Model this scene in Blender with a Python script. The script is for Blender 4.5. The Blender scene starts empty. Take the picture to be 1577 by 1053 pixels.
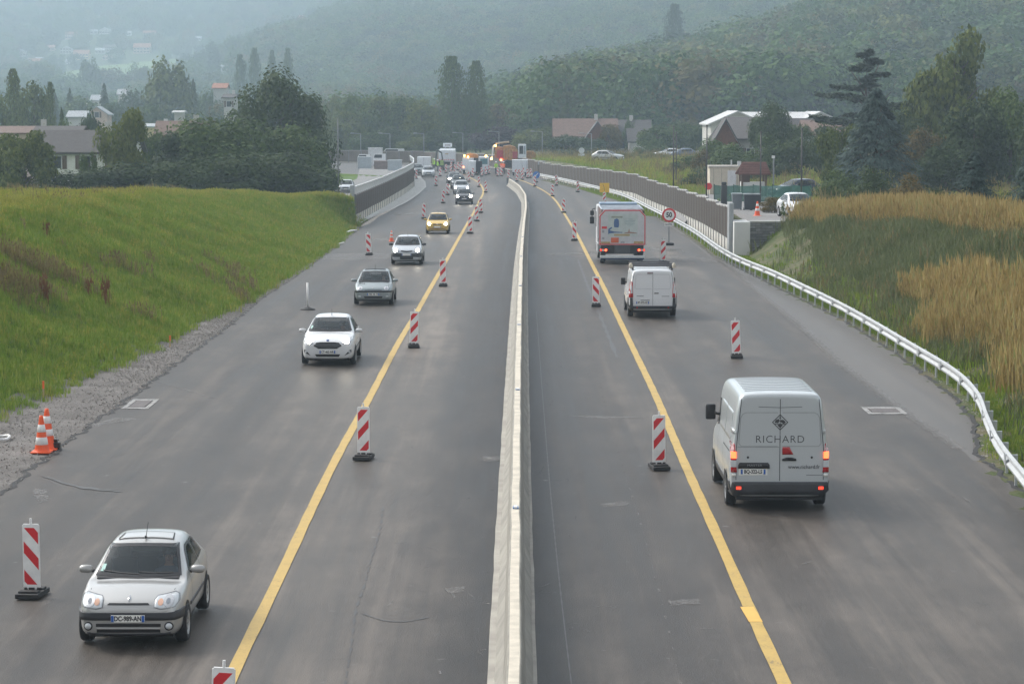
import bpy, bmesh, math, random
import numpy as np
from mathutils import Vector, Matrix
from mathutils.bvhtree import BVHTree
R = math.radians
SC = bpy.context.scene
COL = SC.collection
random.seed(7)
RNG = np.random.default_rng(7)

# ------------------------------------------------------------------ camera
FPX, CX, CY, HCAM, YH = 3800.0, 788.5, 526.5, 8.35, 165.0
PITCH = math.atan((CY - YH) / FPX)
cam_data = bpy.data.cameras.new('camera')
cam_data.sensor_width = 36.0
cam_data.lens = 36.0 * FPX / 1577.0
cam_data.clip_start = 0.5
cam_data.clip_end = 12000.0
cam = bpy.data.objects.new('camera', cam_data)
COL.objects.link(cam)
cam.location = (0, 0, HCAM)
cam.rotation_euler = (math.pi / 2 - PITCH, 0, 0)
SC.camera = cam

# ------------------------------------------------------------------ world, sun, exposure
W = bpy.data.worlds.new('World')
SC.world = W
W.use_nodes = True
nt = W.node_tree
nt.nodes.clear()
sky = nt.nodes.new('ShaderNodeTexSky')
sky.sky_type = 'NISHITA'
sky.sun_disc = False
sky.sun_elevation = R(42)
sky.sun_rotation = R(-58)
sky.air_density = 1.0
sky.dust_density = 3.0
sky.ozone_density = 1.0
hs = nt.nodes.new('ShaderNodeHueSaturation')
hs.inputs['Saturation'].default_value = 0.22
bg = nt.nodes.new('ShaderNodeBackground')
bg.inputs['Strength'].default_value = 0.12
wo = nt.nodes.new('ShaderNodeOutputWorld')
nt.links.new(sky.outputs[0], hs.inputs['Color'])
nt.links.new(hs.outputs[0], bg.inputs[0])
nt.links.new(bg.outputs[0], wo.inputs[0])
sun_data = bpy.data.lights.new('sun', 'SUN')
sun_data.energy = 1.1
sun_data.angle = R(22)
sun_data.color = (1.0, 0.95, 0.88)
sun = bpy.data.objects.new('sun', sun_data)
COL.objects.link(sun)
_el, _az = R(42), R(-58)      # brightest part of the overcast: beyond the valley, a little to the left
_d = Vector((math.sin(_az) * math.cos(_el), math.cos(_az) * math.cos(_el), math.sin(_el)))
sun.rotation_euler = _d.to_track_quat('Z', 'Y').to_euler()
SC.view_settings.view_transform = 'Standard'
SC.view_settings.look = 'None'
SC.view_settings.gamma = 1.0
SC.view_settings.use_curve_mapping = False
SC.view_settings.exposure = 1.30
SC.render.engine = 'CYCLES'
SC.cycles.use_denoising = True
SC.cycles.max_bounces = 6
SC.cycles.diffuse_bounces = 3
SC.cycles.glossy_bounces = 3
SC.cycles.transparent_max_bounces = 12
SC.cycles.volume_bounces = 1
SC.cycles.sample_clamp_indirect = 6.0

# ------------------------------------------------------------------ materials
def _nodes(name):
    m = bpy.data.materials.new(name)
    m.use_nodes = True
    n = m.node_tree
    b = n.nodes['Principled BSDF']
    return m, n, b

def ramp(n, fac, stops):
    r = n.nodes.new('ShaderNodeValToRGB')
    e = r.color_ramp.elements
    e[0].position, e[0].color = stops[0][0], (*stops[0][1], 1)
    e[1].position, e[1].color = stops[-1][0], (*stops[-1][1], 1)
    for p, c in stops[1:-1]:
        x = e.new(p); x.color = (*c, 1)
    n.links.new(fac, r.inputs[0])
    return r.outputs[0]

def noise(n, scale, detail=4, rough=0.55, vec=None, mapscale=None, coord='Object'):
    t = n.nodes.new('ShaderNodeTexNoise')
    t.inputs['Scale'].default_value = scale
    t.inputs['Detail'].default_value = detail
    t.inputs['Roughness'].default_value = rough
    tc = n.nodes.new('ShaderNodeTexCoord')
    src = tc.outputs[coord]
    if mapscale:
        mp = n.nodes.new('ShaderNodeMapping')
        mp.inputs['Scale'].default_value = mapscale
        n.links.new(src, mp.inputs[0]); src = mp.outputs[0]
    n.links.new(src, t.inputs['Vector'])
    return t.outputs['Fac']

def mixc(n, fac, a, b, mode='MIX'):
    x = n.nodes.new('ShaderNodeMix'); x.data_type = 'RGBA'; x.blend_type = mode
    for s, v in ((0, fac), (6, a), (7, b)):
        if isinstance(v, (int, float)): x.inputs[s].default_value = v
        elif isinstance(v, tuple): x.inputs[s].default_value = (*v, 1)
        else: n.links.new(v, x.inputs[s])
    return x.outputs[2]

def mathn(n, op, a, b=None):
    x = n.nodes.new('ShaderNodeMath'); x.operation = op
    for s, v in ((0, a), (1, b)):
        if v is None: continue
        if isinstance(v, (int, float)): x.inputs[s].default_value = v
        else: n.links.new(v, x.inputs[s])
    return x.outputs[0]

def bump(n, b, h, strength, dist):
    bp = n.nodes.new('ShaderNodeBump')
    bp.inputs['Strength'].default_value = strength
    bp.inputs['Distance'].default_value = dist
    n.links.new(h, bp.inputs['Height'])
    n.links.new(bp.outputs[0], b.inputs['Normal'])

_mc = {}
def flat(name, col, rough=0.6, metal=0.0, var=0.15, scale=3.0, emit=None, alpha=1.0, coat=0.0, spec=0.5, bmp=0.0):
    """plain surface with slight procedural dirt / tone variation"""
    if name in _mc: return _mc[name]
    m, n, b = _nodes(name)
    f = noise(n, scale, 5, 0.6)
    lo = tuple(max(0, c * (1 - var)) for c in col); hi = tuple(min(1, c * (1 + var * .6)) for c in col)
    c = ramp(n, f, [(0.3, lo), (0.7, hi)])
    n.links.new(c, b.inputs['Base Color'])
    b.inputs['Roughness'].default_value = rough
    b.inputs['Metallic'].default_value = metal
    b.inputs['Specular IOR Level'].default_value = spec
    b.inputs['Coat Weight'].default_value = coat
    b.inputs['Coat Roughness'].default_value = 0.08
    b.inputs['Alpha'].default_value = alpha
    if bmp: bump(n, b, noise(n, scale * 8, 4), bmp, 0.02)
    if emit:
        b.inputs['Emission Color'].default_value = (*emit[:3], 1)
        b.inputs['Emission Strength'].default_value = emit[3]
    _mc[name] = m
    return m

def paint(name, col, metal=0.0, rough=0.3):
    """car paint with road film low down on the body"""
    if name in _mc: return _mc[name]
    m, n, b = _nodes(name)
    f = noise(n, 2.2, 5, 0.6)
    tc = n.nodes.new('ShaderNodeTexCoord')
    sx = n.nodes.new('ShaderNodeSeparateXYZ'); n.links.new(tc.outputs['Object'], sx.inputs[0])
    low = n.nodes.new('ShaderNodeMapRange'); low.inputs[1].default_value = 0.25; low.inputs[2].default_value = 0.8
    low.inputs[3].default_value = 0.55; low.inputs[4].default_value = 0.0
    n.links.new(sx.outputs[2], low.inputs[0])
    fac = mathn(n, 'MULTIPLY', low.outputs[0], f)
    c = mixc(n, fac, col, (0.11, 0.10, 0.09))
    n.links.new(c, b.inputs['Base Color'])
    b.inputs['Metallic'].default_value = metal
    r = mathn(n, 'ADD', mathn(n, 'MULTIPLY', fac, 0.5), rough)
    n.links.new(r, b.inputs['Roughness'])
    b.inputs['Coat Weight'].default_value = 0.6
    b.inputs['Coat Roughness'].default_value = 0.1
    _mc[name] = m
    return m

def glass(name='car_glass', col=(0.02, 0.03, 0.035), alpha=0.52):
    if name in _mc: return _mc[name]
    m, n, b = _nodes(name)
    f = noise(n, 1.5, 3)
    n.links.new(ramp(n, f, [(0.3, col), (0.8, tuple(c * 1.5 for c in col))]), b.inputs['Base Color'])
    b.inputs['Roughness'].default_value = 0.04
    b.inputs['Alpha'].default_value = alpha
    b.inputs['Specular IOR Level'].default_value = 0.6
    _mc[name] = m
    return m

def leafmat(name, cols, rough=0.6, trans=0.25):
    """foliage: colour varies per leaf (island) and per plant"""
    if name in _mc: return _mc[name]
    m, n, b = _nodes(name); ov = .6 if name.startswith('wood') else .38
    g = n.nodes.new('ShaderNodeNewGeometry')
    oi = n.nodes.new('ShaderNodeObjectInfo')
    f = mathn(n, 'ADD', mathn(n, 'MULTIPLY', g.outputs['Random Per Island'], 1-ov), mathn(n, 'MULTIPLY', oi.outputs['Random'], ov))
    k = len(cols)
    c = ramp(n, f, [(0.05 + 0.9 * i / (k - 1), cc) for i, cc in enumerate(cols)])
    n.links.new(c, b.inputs['Base Color'])
    b.inputs['Roughness'].default_value = rough
    b.inputs['Specular IOR Level'].default_value = 0.10
    b.inputs['Subsurface Weight'].default_value = 0.0
    if trans:
        t = n.nodes.new('ShaderNodeBsdfTranslucent'); n.links.new(c, t.inputs[0])
        mx = n.nodes.new('ShaderNodeMixShader'); mx.inputs[0].default_value = trans
        out = n.nodes['Material Output']
        n.links.new(b.outputs[0], mx.inputs[1]); n.links.new(t.outputs[0], mx.inputs[2])
        n.links.new(mx.outputs[0], out.inputs[0])
    _mc[name] = m
    return m

# ------------------------------------------------------------------ mesh helpers
class MB:
    """collects shapes; build() links them as one mesh object"""
    def __init__(s): s.v = []; s.f = []; s.m = []; s.cur = 0
    def add(s, vs, fs):
        o = len(s.v); s.v += [tuple(v) for v in vs]
        for f in fs: s.f.append([i + o for i in f]); s.m.append(s.cur)
        return s
    def box(s, x0, x1, y0, y1, z0, z1, bev=0.0):
        if bev <= 0:
            v = [(x0,y0,z0),(x1,y0,z0),(x1,y1,z0),(x0,y1,z0),(x0,y0,z1),(x1,y0,z1),(x1,y1,z1),(x0,y1,z1)]
            return s.add(v, [(0,3,2,1),(4,5,6,7),(0,1,5,4),(1,2,6,5),(2,3,7,6),(3,0,4,7)])
        b = bmesh.new(); bmesh.ops.create_cube(b, size=1)
        for q in b.verts: q.co = Vector(((x0+x1)/2+q.co.x*(x1-x0), (y0+y1)/2+q.co.y*(y1-y0), (z0+z1)/2+q.co.z*(z1-z0)))
        bmesh.ops.bevel(b, geom=b.edges[:], offset=bev, segments=2, affect='EDGES', profile=0.6)
        s.bm(b); b.free(); return s
    def bm(s, b):
        b.verts.index_update()
        return s.add([q.co[:] for q in b.verts], [[q.index for q in f.verts] for f in b.faces])
    def prism(s, poly, axis, a0, a1):
        """poly = 2D points; axis 'x': (y,z), 'y': (x,z), 'z': (x,y)"""
        def mk(p, a):
            if axis == 'x': return (a, p[0], p[1])
            if axis == 'y': return (p[0], a, p[1])
            return (p[0], p[1], a)
        n = len(poly)
        v = [mk(p, a0) for p in poly] + [mk(p, a1) for p in poly]
        f = [list(range(n)), list(range(2*n-1, n-1, -1))] + [(i, i+n, (i+1) % n + n, (i+1) % n) for i in range(n)]
        return s.add(v, f)
    def cyl(s, p0, p1, r0, r1=None, n=10, caps=True):
        r1 = r0 if r1 is None else r1
        p0, p1 = Vector(p0), Vector(p1)
        d = (p1 - p0).normalized()
        a = d.orthogonal().normalized(); b = d.cross(a)
        v = []
        for p, r in ((p0, r0), (p1, r1)):
            for i in range(n):
                t = 2*math.pi*i/n
                v.append(p + a*(r*math.cos(t)) + b*(r*math.sin(t)))
        f = [(i, (i+1) % n, (i+1) % n+n, i+n) for i in range(n)]
        if caps: f += [list(range(n-1, -1, -1)), list(range(n, 2*n))]
        return s.add(v, f)
    def lathe(s, prof, n=16, c=(0,0,0), axis='z'):
        """prof = [(r, h)]"""
        v = []
        for r, h in prof:
            for i in range(n):
                t = 2*math.pi*i/n
                a, b = r*math.cos(t), r*math.sin(t)
                v.append((c[0]+a, c[1]+b, c[2]+h) if axis == 'z' else (c[0]+h, c[1]+a, c[2]+b))
        f = []
        for j in range(len(prof)-1):
            for i in range(n):
                f.append((j*n+i, j*n+(i+1) % n, (j+1)*n+(i+1) % n, (j+1)*n+i))
        return s.add(v, f)
    def tube(s, pts, r, n=6):
        for a, b in zip(pts[:-1], pts[1:]): s.cyl(a, b, r, n=n)
        return s
    def build(s, name, mat, parent=None, smooth=False, loc=None):
        me = bpy.data.meshes.new(name)
        me.from_pydata(s.v, [], s.f)
        mats = mat if isinstance(mat, (list, tuple)) else [mat]
        for m in mats: me.materials.append(m)
        if len(mats) > 1: me.polygons.foreach_set('material_index', s.m)
        if smooth: me.polygons.foreach_set('use_smooth', [True]*len(me.polygons))
        b = bmesh.new(); b.from_mesh(me); bmesh.ops.recalc_face_normals(b, faces=b.faces[:]); b.to_mesh(me); b.free()
        o = bpy.data.objects.new(name, me); COL.objects.link(o)
        if parent: o.parent = parent
        if loc: o.location = loc
        return o

def raw(name, v, f, mat, parent=None, smooth=False):
    me = bpy.data.meshes.new(name); me.from_pydata([tuple(map(float, q)) for q in v], [], f)
    me.materials.append(mat)
    if smooth: me.polygons.foreach_set('use_smooth', [True]*len(me.polygons))
    o = bpy.data.objects.new(name, me); COL.objects.link(o)
    if parent: o.parent = parent
    return o

def thing(name, label, cat, loc=(0,0,0), rz=0.0, group=None):
    o = bpy.data.objects.new(name, None); COL.objects.link(o)
    o.location = loc; o.rotation_euler = (0, 0, rz); o.empty_display_size = 0.3
    o['label'] = label; o['category'] = cat
    if group: o['group'] = group
    return o
def tag(o, label, cat, group=None):
    o['label'] = label; o['category'] = cat
    if group: o['group'] = group
    return o
def struct(o): o['kind'] = 'structure'; return o
def stuff(o, label=None, cat=None):
    o['kind'] = 'stuff'
    if label: o['label'] = label; o['category'] = cat
    return o
def copy_tree(o, parent=None, loc=None, rz=None, label=None):
    c = o.copy(); COL.objects.link(c)
    if parent: c.parent = parent
    if loc is not None: c.location = loc
    if rz is not None: c.rotation_euler = (0, 0, rz)
    if label: c['label'] = label
    for ch in o.children: copy_tree(ch, c)
    return c
def text_part(name, body, size, mat, parent, loc, rot, ext=0.002, sx=1.0, bold=0.0, align='CENTER', spacing=1.0):
    cu = bpy.data.curves.new(name, 'FONT'); cu.body = body; cu.size = size; cu.extrude = ext
    cu.align_x = align; cu.align_y = 'CENTER'; cu.offset = bold; cu.space_character = spacing; cu.resolution_u = 3
    t = bpy.data.objects.new(name, cu)
    me = bpy.data.meshes.new_from_object(t)
    bpy.data.objects.remove(t)
    me.materials.clear(); me.materials.append(mat)
    o = bpy.data.objects.new(name, me); COL.objects.link(o)
    o.parent = parent; o.location = loc; o.rotation_euler = rot; o.scale = (sx, 1, 1)
    return o

# ------------------------------------------------------------------ place: pixels of the photograph -> points of the valley
def ss(a, b, x):
    t = np.clip((x - a) / (b - a), 0, 1); return t*t*(3-2*t)
def zroad(y): return -1.2*ss(110, 235, y)
def ray(px, py):
    u, v = (px-CX)/FPX, (CY-py)/FPX
    return u, math.cos(PITCH)+v*math.sin(PITCH), -math.sin(PITCH)+v*math.cos(PITCH)
def P(px, py, h=0.0):
    """point h metres above the road surface seen at this pixel"""
    a, b, c = ray(px, py)
    t = 20.0
    for _ in range(60): t += ((float(zroad(t*b))+h-HCAM)/c - t)*0.5
    return Vector((t*a, t*b, HCAM+t*c))
def at(px, Y): return ray(px, 300)[0]*Y/ray(px, 300)[1]
def zat(py, Y):
    a, b, c = ray(CX, py); return HCAM + Y*c/b
def AT(px, py, Y):
    a, b, c = ray(px, py); return Vector((a*Y/b, Y, HCAM+c*Y/b))

def poly(pts, h=0.0): return [P(x, y, h) for x, y in pts]
_el = poly([(-140,860),(0,760),(70,705),(130,660),(200,612),(290,546),(350,503),(400,460),(450,428),(520,378),(552,352),(600,325)])
_fl = poly([(-160,730),(0,645),(100,598),(180,566),(250,532),(300,498),(350,480),(400,452),(450,421),(515,376),(546,347),(600,320)])
_er = poly([(1700,900),(1577,757),(1507,700),(1503,650),(1470,610),(1380,543),(1300,493),(1200,444),(1100,395),(1045,352),(1000,329),(940,306)])
_rail_px = [(1640,800),(1577,724),(1540,677),(1522,640),(1506,602),(1470,567),(1400,525),(1300,468),(1200,420),(1120,386),(1062,348),(1015,324),(960,298),(900,282),(850,271),(828,267)]
_rail = poly(_rail_px, 0.75)
_bar = poly([(792,1120),(792,1053),(794.5,780),(797.5,600),(800,490),(803,400),(807,350),(810,325),(809,306),(800,292),(785,281),(770,276),(752,271.5)], 0.4)
_wl = poly([(547,346),(572,331),(600,315),(625,299),(637,289),(637,280),(628,270),(612,262)])
def xf(pts):
    ys = np.array([p[1] for p in pts]); xs = np.array([p[0] for p in pts]); o = np.argsort(ys)
    return lambda y: np.interp(y, ys[o], xs[o])
_el = [Vector((-15, 14, 0))] + _el; _fl = [Vector((-16.5, 14, 0))] + _fl
X_el0, X_fl0, X_er0, X_rail0, X_bar, X_wl = xf(_el), xf(_fl), xf(_er), xf(_rail), xf(_bar), xf(_wl)
YWL = _wl[0][1]                                     # where the left noise wall starts
YEND = 445.0
def X_el(y):   # left edge of asphalt: follows the wall, then opens into the works area
    return np.where(y < YWL, X_el0(y), np.where(y < 330, X_wl(y)+1.0, X_wl(330)+1.0 - ss(330, 380, y)*20 - np.maximum(0, y-380)*.3))
def X_fl(y): return np.where(y < YWL, X_fl0(y), X_el(y)-1.1)
def X_rail(y): return X_rail0(y)
def X_wr(y):   # right noise wall
    return np.where(y < 325, X_rail0(y)+np.interp(y, [143, 200], [.80, 1.15]), np.interp(y, [325, 345, 375, 400, 418, 430, 440], [float(X_rail0(325))+1.25, 3.9, 1.0, -5, -15, -30, -60]))
def X_er(y): return np.where(y < 215, X_er0(y), np.where(y < 325, X_rail0(y)-0.6, X_wr(y)-0.5))
def X_fr(y): return np.where(y < 142, X_rail0(y)+0.9+0.7*ss(108, 128, y), X_wr(y)+0.50)

H3 = 175.0
def zfar(x, y):
    px = CX + FPX*x/np.maximum(y, 1)
    s1 = np.interp(px, [700,800,900,1080,1200,1400,1577,1900,2600], [0,1.5,9,17,26,42,54,70,80])
    s2 = np.interp(px, [-900,-300,300,450,600,800,1577,2400], [8,12,24,50,76,92,108,120])
    z = -1.2 + s1*ss(480, 930, y) + s2*ss(950, 1900, y) + H3*ss(1650, 3900, y)
    z = z + 3.0*np.sin(x/61.0+y/97.0)*ss(700, 1300, y) + 5*np.sin(x/143.0-y/171.0+1)*ss(1000, 1700, y)
    return z
def hL(y): return np.interp(y, [0, 60, 95, 110, 130, 150, 170, 190, 205, 230, 262], [4.4, 4.4, 4.25, 4.05, 3.7, 3.3, 2.75, 2.25, 1.1, 0.1, -0.3])
def wL(y): return np.interp(y, [0, 95, 150, 172, 186, 192], [9, 8.5, 8, 5.5, 2.6, 0.25])
def hR(y): return np.interp(y, [0, 60, 80, 100, 118, 130, 141.8, 142.2, 240, 330, 420], [2.6, 2.75, 2.95, 3.05, 2.75, 2.15, 1.95, 1.95, 2.2, 2.3, 1.0])
def wR(y): return np.interp(y, [0, 80, 100, 118, 130, 141.8, 142.2], [8.5, 8.5, 7.5, 6.0, 4.2, 2.7, 0.15])
def zg(x, y):
    """height of the land"""
    x = np.asarray(x, float); y = np.asarray(y, float)
    zr = zroad(y)
    dl, dr = X_fl(y)-x, x-X_fr(y)
    t = np.clip(dl/wL(y), 0, 1); prof = 0.75*t + 0.25*t*t*(3-2*t)
    a = hL(y)*prof
    a = np.where(dl > 20, a + 0.0*dl, a)
    t2 = np.clip(dr/wR(y), 0, 1); prof2 = 0.7*t2+0.3*t2*t2*(3-2*t2)
    b = hR(y)*prof2 + np.where(y > 142, 0.012*np.clip(dr-6, 0, 60), -0.02*np.clip(dr-9, 0, 20))
    wob = 0.10*np.sin(x*.9+y*.31)*np.sin(y*.17+1) + 0.05*np.sin(x*2.1-y*.7) + 0.06*np.sin(x*.37+y*.9+2*np.sin(y*.23))
    near = zr + np.where(dl > 0, a + wob*np.clip(dl/3, 0, 1)*(y < 205), 0) + np.where(dr > 0, b + wob*1.2*np.clip(dr/3, 0, 1)*(y < 142), 0)
    k = ss(425, 520, y)
    return near*(1-k) + zfar(x, y)*k
def Z(x, y): return float(zg(x, y))
def G(px, py, lo=25, hi=6000):
    """first point of the land seen at this pixel"""
    a, b, c = ray(px, py)
    t = np.concatenate([np.arange(lo, 500, .25), 500*np.exp(np.arange(0, math.log(hi/500), .002))])
    zz = HCAM+t*c; d = zz - zg(t*a, t*b)
    i = int(np.argmax(d < 0)) if (d < 0).any() else len(t)-1
    return Vector((t[i]*a, t[i]*b, float(zg(t[i]*a, t[i]*b))))
# ------------------------------------------------------------------ ground
def grid_mesh(name, X, Y, Zv, mat, smooth=True, flip=False):
    r, c = X.shape
    v = np.stack([X, Y, Zv], -1).reshape(-1, 3)
    i = np.arange((r-1)*c).reshape(r-1, c)[:, :-1].ravel()
    f = np.stack([i, i+1, i+c+1, i+c], 1)
    if flip: f = f[:, ::-1]
    me = bpy.data.meshes.new(name)
    me.vertices.add(len(v)); me.vertices.foreach_set('co', v.ravel().astype(np.float32))
    me.loops.add(f.size); me.loops.foreach_set('vertex_index', f.ravel().astype(np.int32))
    me.polygons.add(len(f)); me.polygons.foreach_set('loop_start', np.arange(0, f.size, 4, dtype=np.int32))
    me.polygons.foreach_set('use_smooth', np.full(len(f), smooth))
    me.update(calc_edges=True); me.materials.append(mat)
    o = bpy.data.objects.new(name, me); COL.objects.link(o); return o

def soil(name, stops, scale=0.5, bs=0.5):
    m, n, b = _nodes(name)
    f1 = noise(n, scale, 6, 0.65); f2 = noise(n, scale*9, 5, 0.7)
    f = mathn(n, 'ADD', mathn(n, 'MULTIPLY', f1, 0.65), mathn(n, 'MULTIPLY', f2, 0.35))
    n.links.new(ramp(n, f, stops), b.inputs['Base Color'])
    b.inputs['Roughness'].default_value = 0.9; b.inputs['Specular IOR Level'].default_value = 0.15
    bump(n, b, f2, bs, 0.15)
    return m
M_grassL = soil('meadow_turf', [(0.3, (0.045,0.08,0.012)), (0.5, (0.075,0.13,0.02)), (0.62, (0.10,0.14,0.03)), (0.75, (0.12,0.11,0.045))])
M_grassR = soil('rough_turf', [(0.3, (0.045,0.065,0.022)), (0.47, (0.07,0.09,0.035)), (0.56, (0.13,0.115,0.07)), (0.72, (0.19,0.165,0.125))])
M_far = soil('far_turf', [(0.3, (0.03,0.05,0.018)), (0.7, (0.07,0.09,0.035))], 0.02, 0.1)
M_plat = soil('yard_soil', [(0.3, (0.05,0.07,0.025)), (0.55, (0.08,0.10,0.035)), (0.7, (0.13,0.12,0.08))], 0.08)

off = np.concatenate([[0, .06, .12, .2], np.arange(.4, 6, .4), np.arange(6, 14, .7), np.arange(14, 40, 3), np.arange(40, 120, 12), [130, 170, 230]])
ys = np.concatenate([np.arange(12, 60, 1.2), np.arange(60, 141.9, .8), [141.95, 142.05, 142.3], np.arange(143, 210, .8), np.arange(210, 446, 2.5)])
OO, YY = np.meshgrid(off, ys)
XX = X_fl(YY)-OO
struct(grid_mesh('grass_bank', XX, YY, zg(XX, YY)-0.01, M_grassL, flip=True))
XX = X_fr(YY)+OO
struct(grid_mesh('rough_bank', XX, YY, zg(XX, YY)-0.01, M_grassR))
# valley floor and hills
yf = np.concatenate([np.arange(445, 1000, 8), np.arange(1000, 2000, 18), np.arange(2000, 5200, 45)])
uf = np.linspace(-0.42, 0.42, 190)
UU, YF = np.meshgrid(uf, yf); XF = UU*YF
m_hill = struct(grid_mesh('hills', XF, YF, zg(XF, YF), M_far))

# gravel shoulder on the left, green verge on the right
m, n, b = _nodes('gravel')
f1 = noise(n, 0.7, 4, .6); f2 = noise(n, 14, 5, .75)
f = mathn(n, 'ADD', mathn(n, 'MULTIPLY', f1, .5), mathn(n, 'MULTIPLY', f2, .5))
n.links.new(ramp(n, f, [(0.32, (0.08,0.07,0.063)), (0.5, (0.14,0.127,0.117)), (0.68, (0.24,0.225,0.21))]), b.inputs['Base Color'])
b.inputs['Roughness'].default_value = 0.85; bump(n, b, f2, 0.8, 0.08); M_gravel = m
rows = np.concatenate([np.arange(12, 192, .5)])
T = np.linspace(0, 1, 14)
TT, YY = np.meshgrid(T, rows)
jag = 0.18*np.sin(YY*3.1)*np.sin(YY*1.3+2)+0.1*np.sin(YY*7.7)
XX = (X_fl(YY)-0.5)*(1-TT) + (X_el(YY)+0.5)*TT + jag*(1-TT)
ZZ = zroad(YY) + 0.03*np.sin(TT*9+YY*2)*np.sin(YY*1.7)*(1-TT) - 0.05*TT**4 + 0.0 + np.where(TT < .12, .12*(1-TT/.12), 0)
ZZ = np.maximum(ZZ, np.where(TT < .3, zg(XX, YY)+0.01, -9))
struct(grid_mesh('gravel_shoulder', XX, YY, ZZ, M_gravel))
rows = np.arange(12, 330, 1.0)
TT, YY = np.meshgrid(np.linspace(0, 1, 10), rows)
XX = (X_er(YY)-0.6)*(1-TT) + (X_fr(YY)+0.1)*TT
ZZ = zroad(YY) - 0.05*(1-TT)**3 + 0.02*np.sin(XX*5+YY*2.2) + 0.015
struct(grid_mesh('grass_verge', XX, YY, ZZ, M_grassR))
mb = MB()
for k in range(90):
    y = 55 + k*1.05; x0, x1 = float(X_er(y))-.05, float(X_fr(y))

# asphalt
def asphalt(name, lo, mid, hi, rough=0.5, wear=False):
    m, n, b = _nodes(name)
    stretch = noise(n, 1.0, 5, .6, mapscale=(0.75, 0.018, 1))
    cloud = noise(n, 0.09, 5, .6, mapscale=(1, .45, 1))
    patch = noise(n, 0.9, 6, .7, mapscale=(1, .35, 1)); fine = noise(n, 1.0, 4, .7, mapscale=(3.2, .05, 1))
    grit = noise(n, 55, 3, .7)
    agg = n.nodes.new('ShaderNodeTexVoronoi'); agg.inputs['Scale'].default_value = 40
    tc = n.nodes.new('ShaderNodeTexCoord'); n.links.new(tc.outputs['Object'], agg.inputs['Vector'])
    f = mathn(n, 'ADD', mathn(n, 'MULTIPLY', stretch, .5), mathn(n, 'MULTIPLY', cloud, .3))
    f = mathn(n, 'ADD', f, mathn(n, 'MULTIPLY', patch, .2))
    f = mathn(n, 'ADD', mathn(n, 'MULTIPLY', f, .78), mathn(n, 'MULTIPLY', fine, .22))
    c = ramp(n, f, [(0.40, lo), (0.5, mid), (0.60, hi)])
    if wear:
        at_ = n.nodes.new('ShaderNodeAttribute'); at_.attribute_name = 'wear'
        wf = mathn(n, 'ADD', at_.outputs['Fac'], mathn(n, 'MULTIPLY', mathn(n, 'SUBTRACT', patch, .5), .5))
        c = mixc(n, 1.0, c, ramp(n, wf, [(0.0, (0.30,0.30,0.31)), (0.5, (0.84,0.835,0.83)), (1.0, (1.55,1.52,1.47))]), 'MULTIPLY')
    c = mixc(n, 0.35, c, ramp(n, grit, [(0.3, (0.35,0.35,0.35)), (0.7, (0.8,0.8,0.8))]), 'OVERLAY')
    spot = noise(n, 3.1, 3, .5)
    c = mixc(n, ramp(n, spot, [(0.70, (0,0,0)), (0.78, (1,1,1))]), c, (0.16,0.155,0.15))
    n.links.new(c, b.inputs['Base Color'])
    rr = n.nodes.new('ShaderNodeMapRange'); n.links.new(f, rr.inputs[0])
    rr.inputs[1].default_value = .35; rr.inputs[2].default_value = .65; rr.inputs[3].default_value = rough-.1; rr.inputs[4].default_value = rough+.1
    n.links.new(rr.outputs[0], b.inputs['Roughness'])
    b.inputs['Specular IOR Level'].default_value = 0.16
    bump(n, b, mathn(n, 'ADD', agg.outputs['Distance'], grit), 0.35, 0.01)
    return m
M_asph = asphalt('asphalt', (0.045,0.041,0.037), (0.080,0.071,0.063), (0.140,0.124,0.109), 0.5, True)
M_asphN = asphalt('worn_asphalt', (0.034,0.033,0.034), (0.047,0.045,0.045), (0.066,0.063,0.061), 0.5)
M_asphS = asphalt('shoulder_asphalt', (0.076,0.071,0.066), (0.100,0.093,0.087), (0.130,0.121,0.112), 0.46)
rows = np.concatenate([np.arange(12, 200, .6), np.arange(200, 446, 2)])
def sheet(name, fa, fb, mat, dz, rows=rows, n=16, rag=0.0):
    TT, YY = np.meshgrid(np.linspace(0, 1, n), rows)
    j = rag*(np.sin(YY*2.3)*np.sin(YY*.9+1)+.6*np.sin(YY*6.1)+.4*np.sin(YY*13.0))
    XX = (fa(YY)+(j if rag else 0)*(1-TT))*(1-TT) + (fb(YY)-(j*.6 if rag else 0)*TT)*TT
    return struct(grid_mesh(name, XX, YY, zroad(YY)+dz, mat))
ro = sheet('road', X_el, lambda y: X_er(y), M_asph, 0.0, n=90, rag=.10)
rc = np.empty(len(ro.data.vertices)*3, np.float32); ro.data.vertices.foreach_get('co', rc); rc = rc.reshape(-1, 3)
_u = rc[:, 0]-X_bar(rc[:, 1])
# traffic-polished and dirty lanes, fixed to the surface (offset from the barrier in metres)
_prof = [(-30,.50),(-13,.50),(-11.5,.42),(-10.3,.50),(-9.2,.36),(-8.3,.52),(-7.4,.36),(-6.4,.55),(-5.3,.60),(-4.4,.72),(-3.3,.82),(-2.4,.70),(-1.6,.30),(-.5,.10),(.5,.06),(1.3,.20),(2.0,.34),(2.6,.30),(3.2,.50),(4.2,.62),(5.2,.46),(6.0,.66),(7.0,.48),(8.0,.66),(9.5,.50),(14,.50)]
wa = ro.data.attributes.new('wear', 'FLOAT', 'POINT'); wa.data.foreach_set('value', np.interp(_u, [p[0] for p in _prof], [p[1] for p in _prof]).astype(np.float32))
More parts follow.
